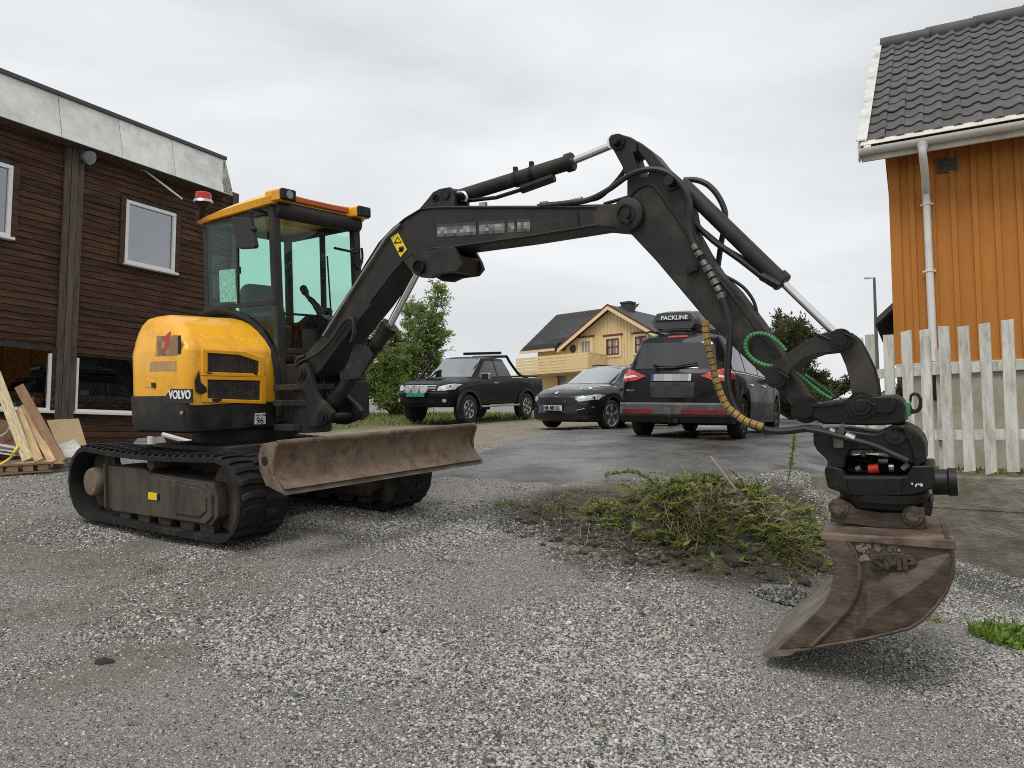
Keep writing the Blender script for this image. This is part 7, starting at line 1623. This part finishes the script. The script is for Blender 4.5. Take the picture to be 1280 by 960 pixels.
# bright weed clump on the right edge, tufts along the gravel and at the wall foot
def clump(c, rad, n, h, m, name, seed, wd=.02):
    rr = random.Random(seed); lv = Leaves()
    for i in range(n):
        a = rr.uniform(0, 6.28); q = math.sqrt(rr.random()) * rad; x, y = c[0] + math.cos(a) * q, c[1] + math.sin(a) * q * .7
        lv.blade(Vector((x, y, H(x, y))), Vector((rr.uniform(-.7, .7), rr.uniform(-.7, .5), 1)), rv(rr), h * rr.uniform(.4, 1.1), wd * rr.uniform(.6, 1.3), rr.random(), rr.uniform(.1, .8), 3)
    return lv.build(name, m)
c = G(1262, 800); tag(clump((c.x + .12, c.y), .34, 520, .13, M_fresh, 'weed_clump', 31, .026), 'bright green leafy weed clump at the right edge on the gravel', 'weed')
for i, (px, py, rad, n, h) in enumerate(((195, 716, .10, 60, .03), (232, 716, .06, 40, .03), (262, 827, .06, 40, .02), (558, 705, .08, 50, .03), (585, 706, .05, 30, .02), (635, 632, .12, 90, .05), (690, 640, .12, 120, .06), (700, 655, .22, 160, .04), (898, 784, .06, 40, .03), (855, 780, .04, 25, .02), (1045, 728, .10, 70, .03), (1165, 776, .10, 80, .05), (640, 612, .15, 60, .04))):
    c = G(px, py); tag(clump((c.x, c.y), rad, n, h, M_grass, 'grass_tuft', 50 + i, .008), 'low tuft of grass and moss growing in the gravel', 'grass', 'grass tufts in the gravel', kind='stuff')
# verge grass left of the pickup, weeds behind the fence
lv = Leaves(); r2 = random.Random(77)
for i in range(5200):
    x, y = r2.uniform(-6.0, .6), r2.uniform(16.5, 27)
    if seg_dist(np.array([x]), np.array([y]), [(-5.4, 17.5), (-1.4, 20.2), (1.2, 23.0), (1.5, 28), (-8, 28), (-8, 18)])[0] < r2.uniform(-.1, .5): continue
    lv.blade(Vector((x, y, H(x, y))), Vector((r2.uniform(-.5, .5), r2.uniform(-.5, .5), 1)), rv(r2), r2.uniform(.08, .30), .02, r2.random(), .4, 2)
tag(lv.build('verge_grass', M_grass), kind='stuff')
lv = Leaves()
for i in range(1500):
    t = r2.uniform(-2.6, xa); q = r2.uniform(.15, 1.6); p = FM @ Vector((t, q, zb_ - .02)); lv.blade(p, Vector((r2.uniform(-.6, .6), r2.uniform(-.6, .6), 1)), rv(r2), r2.uniform(.03, .12), .012, r2.random(), .5, 2)
tag(lv.build('garden_weeds', M_grass), kind='stuff')
# ================================================================ builder's waste by the timber building
M_pine = pmat('fresh pine', (.50, .36, .19), .75, var=.12, scale=4, stretch=(1, 6, 6), dirt=(.36, .24, .12), damt=.35, dscale=3, bump=.15, bscale=40, chips=((.13, .08, .04), .05, 9.))
M_pineo = pmat('pale lichened pine', (.56, .45, .26), .8, var=.12, scale=4, stretch=(1, 6, 6), dirt=(.30, .28, .17), damt=.4, dscale=7, bump=.15)
M_pineb = pmat('brown weathered plank', (.20, .115, .06), .8, var=.2, scale=4, stretch=(1, 6, 6), dirt=(.28, .17, .09), damt=.35, dscale=4, bump=.2)
M_chipb = pmat('chipboard', (.46, .35, .20), .85, var=.10, scale=40, dirt=(.38, .28, .15), damt=.35, dscale=3)
M_scrap = pmat('reddish scrap board', (.17, .08, .045), .8, var=.25)
def plank(pxa, Da, pxb, Db, w_, th, m, lab, cat='plank', name='plank', ext=0.):
    a, b = P(*pxa, Da), P(*pxb, Db)
    if True: zb2 = H(b.x, b.y) + .02; 
    mb = MB(); d = b - a; up = Vector((0, -1, 0)); L_2 = d.length
    mb.beam((0, 0, 0), (L_2, 0, 0), w_, th); o = mb.build(name, m, bevel=.004); x = d.normalized(); z = (Vector((.25, -1, .25)) - x * x.dot(Vector((.25, -1, .25)))).normalized(); y = z.cross(x); mm = Matrix((x, y, z)).transposed().to_4x4(); mm.translation = a; o.matrix_world = mm; tag(o, lab, cat, 'planks leaning by the timber building'); return o
DW = 11.0
plank((-6, 466), 11.2, (35, 575), 10.6, .14, .03, M_pineo, 'pale lichen speckled plank leaning furthest left against the waste')
plank((22, 512), 11.1, (49, 576), 10.6, .11, .025, M_pine, 'short orange pine plank leaning between the pale planks')
plank((26, 508), 11.3, (66, 578), 10.65, .10, .03, M_pine, 'narrow pale pine plank leaning next to the brown plank')
plank((24, 483), 11.4, (77, 578), 10.7, .13, .04, M_pineb, 'brown weathered plank leaning rightmost in the row')
def slab(pxs, D0, D1, th, m, name, lab, cat):
    """board seen face on: corners by pixel with depth D0 at the top and D1 at the foot"""
    pts = [P(x, y, D0 if i < 2 else D1) for i, (x, y) in enumerate(pxs)]; n = (pts[1] - pts[0]).cross(pts[2] - pts[0]).normalized(); mb = MB(); mb.rings([pts, [p + n * th for p in pts]]); return tag(mb.build(name, m, bevel=.003), lab, cat)
slab([(58, 525), (98, 523), (108, 556), (73, 560)], 12.4, 12.1, .02, M_chipb, 'chipboard_sheet', 'square chipboard sheet leaning against the timber building under the window', 'board')
slab([(73, 556), (93, 549), (104, 562), (80, 569)], 11.9, 11.5, .015, M_oldw, 'white_board', 'white painted board offcut lying in front of the chipboard sheet', 'board')
slab([(77, 562), (92, 561), (96, 571), (80, 572)], 11.4, 11.2, .02, M_oldw, 'white_board', 'small white board offcut on top of the lath pile', 'board')
slab([(-10, 522), (18, 528), (22, 562), (-10, 566)], 11.5, 11.2, .02, M_scrap, 'scrap_board', 'reddish brown scrap board standing behind the leaning planks', 'board')
for i, (ya, yb) in enumerate(((554, 560), (559, 565), (564, 569))):
    a, b = P(-12, ya, 10.9), P(23, yb, 10.8); mb = MB(); mb.beam(a, b, .12, .02); tag(mb.build('white_trim_board', M_oldw), 'white trim boards stacked at the left edge of the picture', 'board', 'stacked white trim boards')
# pallet: deck boards and blocks
pa, pb = P(-14, 588, 10.3), P(64, 583, 10.5); px_ = (pb - pa).normalized(); pn = Vector((-px_.y, px_.x, 0)).normalized(); PM_ = Matrix((px_, pn, px_.cross(pn))).transposed().to_4x4(); PM_.translation = pa
pal = empty('pallet', label='low worn wooden pallet lying in front of the leaning planks', cat='pallet'); pal.matrix_world = PM_; Lp = (pb - pa).length
for k in range(5): mb = MB(); mb.box((Lp / 2, .06 + k * .17, .05), (Lp, .12, .022)); mb.build('deck_board', M_pine if k % 2 else M_pineb, pal)
for k in range(4):
    for y in (.06, .74): mb = MB(); mb.box((.10 + (Lp - .2) * k / 3, y, -.005), (.12, .10, .08)); mb.build('block', M_pineb, pal)
for y in (.06, .74): mb = MB(); mb.box((Lp / 2, y, -.06), (Lp, .10, .02)); mb.build('base_board', M_pineb, pal)
rl = random.Random(6)
for k in range(7):
    x0, y0 = rl.uniform(-10, 30), rl.uniform(576, 586); a = P(x0, y0, 10.4 + rl.uniform(-.2, .3)); b = P(x0 + rl.uniform(40, 66), y0 + rl.uniform(-8, 1), 10.7 + rl.uniform(-.2, .3)); a.z = max(a.z, H(a.x, a.y) + .03); b.z = max(b.z, H(b.x, b.y) + .03)
    mb = MB(); mb.beam(a, b, .05, .03); tag(mb.build('loose_lath', (M_pine, M_pineb, M_pineo)[k % 3]), 'thin loose laths strewn among the waste in front of the leaning planks', 'lath', 'loose laths')
for px, py, D, s, m, lab in ((10, 576, 10.6, .10, M_ystk, 'yellow scrap piece among the waste on the left'), (4, 545, 11.2, .12, M_oldw, 'pale bent trim scrap among the waste at the left edge')):
    p = P(px, py, D); mb = MB(); mb.tube(smooth_path([p + Vector((-s, 0, -.05)), p + Vector((0, .05, .04)), p + Vector((s * .8, 0, .12)), p + Vector((s, .05, .2))], 4), .018, 6); tag(mb.build('scrap_piece', m), lab, 'scrap')
# white tube and metal sheet seen under the excavator body, behind the near track
mb = MB(); mb.tube(smooth_path([P(203, 543, 9.2), P(236, 552, 9.2), P(252, 553, 9.2), P(256, 545, 9.2)], 4), .028, 8); mb.tube([P(188, 545, 9.3), P(188, 555, 9.3)], .035, 8); tag(mb.build('white_pipe', M_oldw), 'bent white plastic pipe lying behind the near track', 'pipe')
slab([(172, 548), (204, 545), (208, 554), (166, 554)], 9.9, 9.6, .02, M_zinc, 'metal_sheet', 'grey metal sheet lying behind the near track', 'metal sheet')
# ---------------------------------------------------------------- odd stones and finds on the gravel
def stone(me_name, seed, flat=.6, n=1):
    bm = bmesh.new(); bmesh.ops.create_icosphere(bm, subdivisions=n, radius=1); rr = random.Random(seed); ax = [rv(rr).normalized() for _ in range(7)]
    for v in bm.verts:
        for a in ax:
            k = v.co.dot(a); 
            if k > .62: v.co -= a * (k - .62) * .85
        v.co *= 1 + noise.noise(v.co * 1.3 + Vector((seed, 0, 0))) * .25; v.co.z *= flat; v.co.x *= 1.25
    me = bpy.data.meshes.new(me_name); bm.to_mesh(me); bm.free(); return me
def stone_material():
    m = bpy.data.materials.new('crushed stone'); m.use_nodes = True; t = m.node_tree; k = t.links.new; b = t.nodes['Principled BSDF']; b.inputs['Roughness'].default_value = .7
    a = nn(t, 'ShaderNodeAttribute', attribute_name='stone_tone', attribute_type='INSTANCER'); r = nn(t, 'ShaderNodeValToRGB'); e = r.color_ramp.elements
    stops = [(0, (.033, .033, .033)), (.15, (.08, .079, .076)), (.36, (.175, .169, .155)), (.62, (.33, .317, .287)), (.87, (.48, .463, .425)), (.95, (.62, .60, .555)), (.97, (.34, .25, .19)), (1, (.26, .21, .16))]
    while len(e) < len(stops): e.new(.5)
    for q, (p, c) in zip(e, stops): q.position = p; q.color = (*c, 1)
    r.color_ramp.interpolation = 'LINEAR'; k(a.outputs['Fac'], r.inputs[0]); n = nn(t, 'ShaderNodeTexNoise'); n.inputs['Scale'].default_value = 3; n.inputs['Detail'].default_value = 4
    tc_ = nn(t, 'ShaderNodeTexCoord'); k(tc_.outputs['Object'], n.inputs['Vector']); x = nn(t, 'ShaderNodeMix', data_type='RGBA', blend_type='OVERLAY'); x.inputs[0].default_value = .5; k(r.outputs[0], x.inputs[6]); k(n.outputs[0], x.inputs[7]); k(x.outputs[2], b.inputs['Base Color']); return m
M_stone = stone_material()
for i, (px, py, s, lab, c) in enumerate(((130, 833, .042, 'black flat stone lying alone on the gravel in the lower left', (.02, .02, .022)), (190, 820, .028, 'small dark stone beside the black flat stone', (.10, .09, .08)))):
    c_ = G(px, py); m_ = pmat('stone ' + 'ab'[i], c, .7, var=.2, bump=.4, bscale=12); me = stone('loose_stone', 90 + i, .6, 2); me.materials.append(m_); o = inst('loose_stone', me); o.location = c_ + Vector((0, 0, s * .3)); o.scale = (s, s * .9, s * 1.3); tag(o, lab, 'stone')
c_ = G(805, 833); me = stone('wood_scrap', 97, .22, 2); me.materials.append(M_scrap); o = inst('wood_scrap', me); o.location = c_ + Vector((0, 0, .006)); o.scale = (.05, .014, .03); tag(o, 'dark reddish scrap of wood lying on the gravel in front', 'scrap')
# ---------------------------------------------------------------- gravel: real crushed stones scattered over the yard (one object, nobody could count them)
kinds = bpy.data.collections.new('gravel_kinds')
for i in range(7):
    me = stone('gravel_stone', i + 1, .50 + .05 * (i % 4), 1); me.materials.append(M_stone); kinds.objects.link(bpy.data.objects.new('gravel_stone', me))
pts, tone, scl, rot, idx = [], [], [], [], []
rs_ = np.random.RandomState(5)
def dens_fn(x, y):
    f = np.array([noise.fractal(Vector((float(a) * .85, float(b) * .85, 5.)), 1, 2, 4) for a, b in zip(x, y)]); return np.clip(.55 + 1.3 * f, .16, 1)
gxi = lambda X: np.clip(np.searchsorted(gx, X), 1, len(gx) - 1); gyi = lambda Y: np.clip(np.searchsorted(gy, Y), 1, len(gy) - 1)
def scatter(n, y0, y1, spread, smin, smax, power, keep=1., even=0):
    y = y0 + (y1 - y0) * rs_.rand(n) ** 1.0; x = (rs_.rand(n) * 2 - 1) * (y * .70 + .35)
    d = dens_fn(x, y) if not even else np.full(n, .6); so, fi, sa, dk = [a[gyi(y), gxi(x)] for a in (soilm, finem, sandm, darkm)]; rdv = seg_dist(x, y, ROAD)
    p = d * (.72 + .28 * sstep(x, -1.6, .6)) * (1 - .72 * so) * (1 - .45 * fi) * (1 - .8 * sa) * (rdv < .02) * (1 - .3 * dk)
    k = rs_.rand(n) < p * keep; x, y = x[k], y[k]; z = hnp(x, y); ix, iy = gxi(x), gyi(y)
    # height of the displaced sheet
    x0_, x1_, y0_, y1_ = gx[ix - 1], gx[ix], gy[iy - 1], gy[iy]; fx, fy = (x - x0_) / (x1_ - x0_), (y - y0_) / (y1_ - y0_)
    z = GZ2[iy - 1, ix - 1] * (1 - fx) * (1 - fy) + GZ2[iy - 1, ix] * fx * (1 - fy) + GZ2[iy, ix - 1] * (1 - fx) * fy + GZ2[iy, ix] * fx * fy
    s = (smin + (smax - smin) * rs_.rand(len(x)) ** power) * (.75 + .5 * d[k]); tk = rs_.rand(len(x)) ** (1 + 2.2 * so[k])
    pts.append(np.stack([x, y, z + s * .12], 1)); scl.append(s); tone.append(tk); rot.append(np.stack([rs_.randn(len(x)) * .35, rs_.randn(len(x)) * .35, rs_.rand(len(x)) * 6.28], 1)); idx.append(rs_.randint(0, 7, len(x)))
scatter(420000, 2.3, 4.2, 1, .002, .0098, 2.8)
scatter(400000, 3.8, 6.5, 1, .0026, .0100, 2.8)
scatter(320000, 6.0, 12., 1, .0036, .0125, 3., .9)
scatter(380000, 2.3, 5.0, 1, .0012, .0042, 1.8, 1., 1)
scatter(300000, 4.6, 9.0, 1, .002, .0055, 1.8, 1., 1)
scatter(1300, 2.3, 8, 1, .012, .022, 2.)
# little gravel heap near the bucket
hc = G(985, 748); n = 1500; a = rs_.rand(n) * 6.28; q = np.sqrt(rs_.rand(n)); x = hc.x + np.cos(a) * q * .26; y = hc.y + np.sin(a) * q * .17
s = .006 + .012 * rs_.rand(n) ** 1.6; pts.append(np.stack([x, y, hnp(x, y) + .055 * (1 - q) + .005], 1)); scl.append(s); tone.append(rs_.rand(n) * .75); rot.append(rs_.rand(n, 3) * 6.28); idx.append(rs_.randint(0, 7, n))
pts, scl, tone, rot, idx = np.concatenate(pts), np.concatenate(scl), np.concatenate(tone), np.concatenate(rot), np.concatenate(idx)
print('stones', len(pts))
me = bpy.data.meshes.new('gravel'); me.vertices.add(len(pts)); me.vertices.foreach_set('co', pts.astype(np.float32).ravel())
for nme, ty, val in (('stone_tone', 'FLOAT', tone), ('stone_size', 'FLOAT', scl), ('stone_kind', 'INT', idx)):
    a = me.attributes.new(nme, ty, 'POINT'); a.data.foreach_set('value', val.astype(np.int32 if ty == 'INT' else np.float32))
a = me.attributes.new('stone_turn', 'FLOAT_VECTOR', 'POINT'); a.data.foreach_set('vector', rot.astype(np.float32).ravel())
gv = bpy.data.objects.new('gravel', me); COL.objects.link(gv); tag(gv, kind='stuff')
ng = bpy.data.node_groups.new('gravel', 'GeometryNodeTree'); ng.interface.new_socket('Geometry', in_out='INPUT', socket_type='NodeSocketGeometry'); ng.interface.new_socket('Geometry', in_out='OUTPUT', socket_type='NodeSocketGeometry')
gi, go = ng.nodes.new('NodeGroupInput'), ng.nodes.new('NodeGroupOutput'); m2p = ng.nodes.new('GeometryNodeMeshToPoints'); ci = ng.nodes.new('GeometryNodeCollectionInfo'); ci.inputs[0].default_value = kinds; ci.inputs[1].default_value = True
ip = ng.nodes.new('GeometryNodeInstanceOnPoints'); ip.inputs['Pick Instance'].default_value = True
def nat(nm, ty): q = ng.nodes.new('GeometryNodeInputNamedAttribute'); q.data_type = ty; q.inputs[0].default_value = nm; return [o for o in q.outputs if o.enabled and o.name == 'Attribute'][0]
k = ng.links.new; k(gi.outputs[0], m2p.inputs[0]); k(m2p.outputs[0], ip.inputs['Points']); k(ci.outputs[0], ip.inputs['Instance']); k(nat('stone_kind', 'INT'), ip.inputs['Instance Index'])
e2r = ng.nodes.new('FunctionNodeEulerToRotation'); k(nat('stone_turn', 'FLOAT_VECTOR'), e2r.inputs[0]); k(e2r.outputs[0], ip.inputs['Rotation']); k(nat('stone_size', 'FLOAT'), ip.inputs['Scale']); k(ip.outputs[0], go.inputs[0])
md = gv.modifiers.new('gravel', 'NODES'); md.node_group = ng
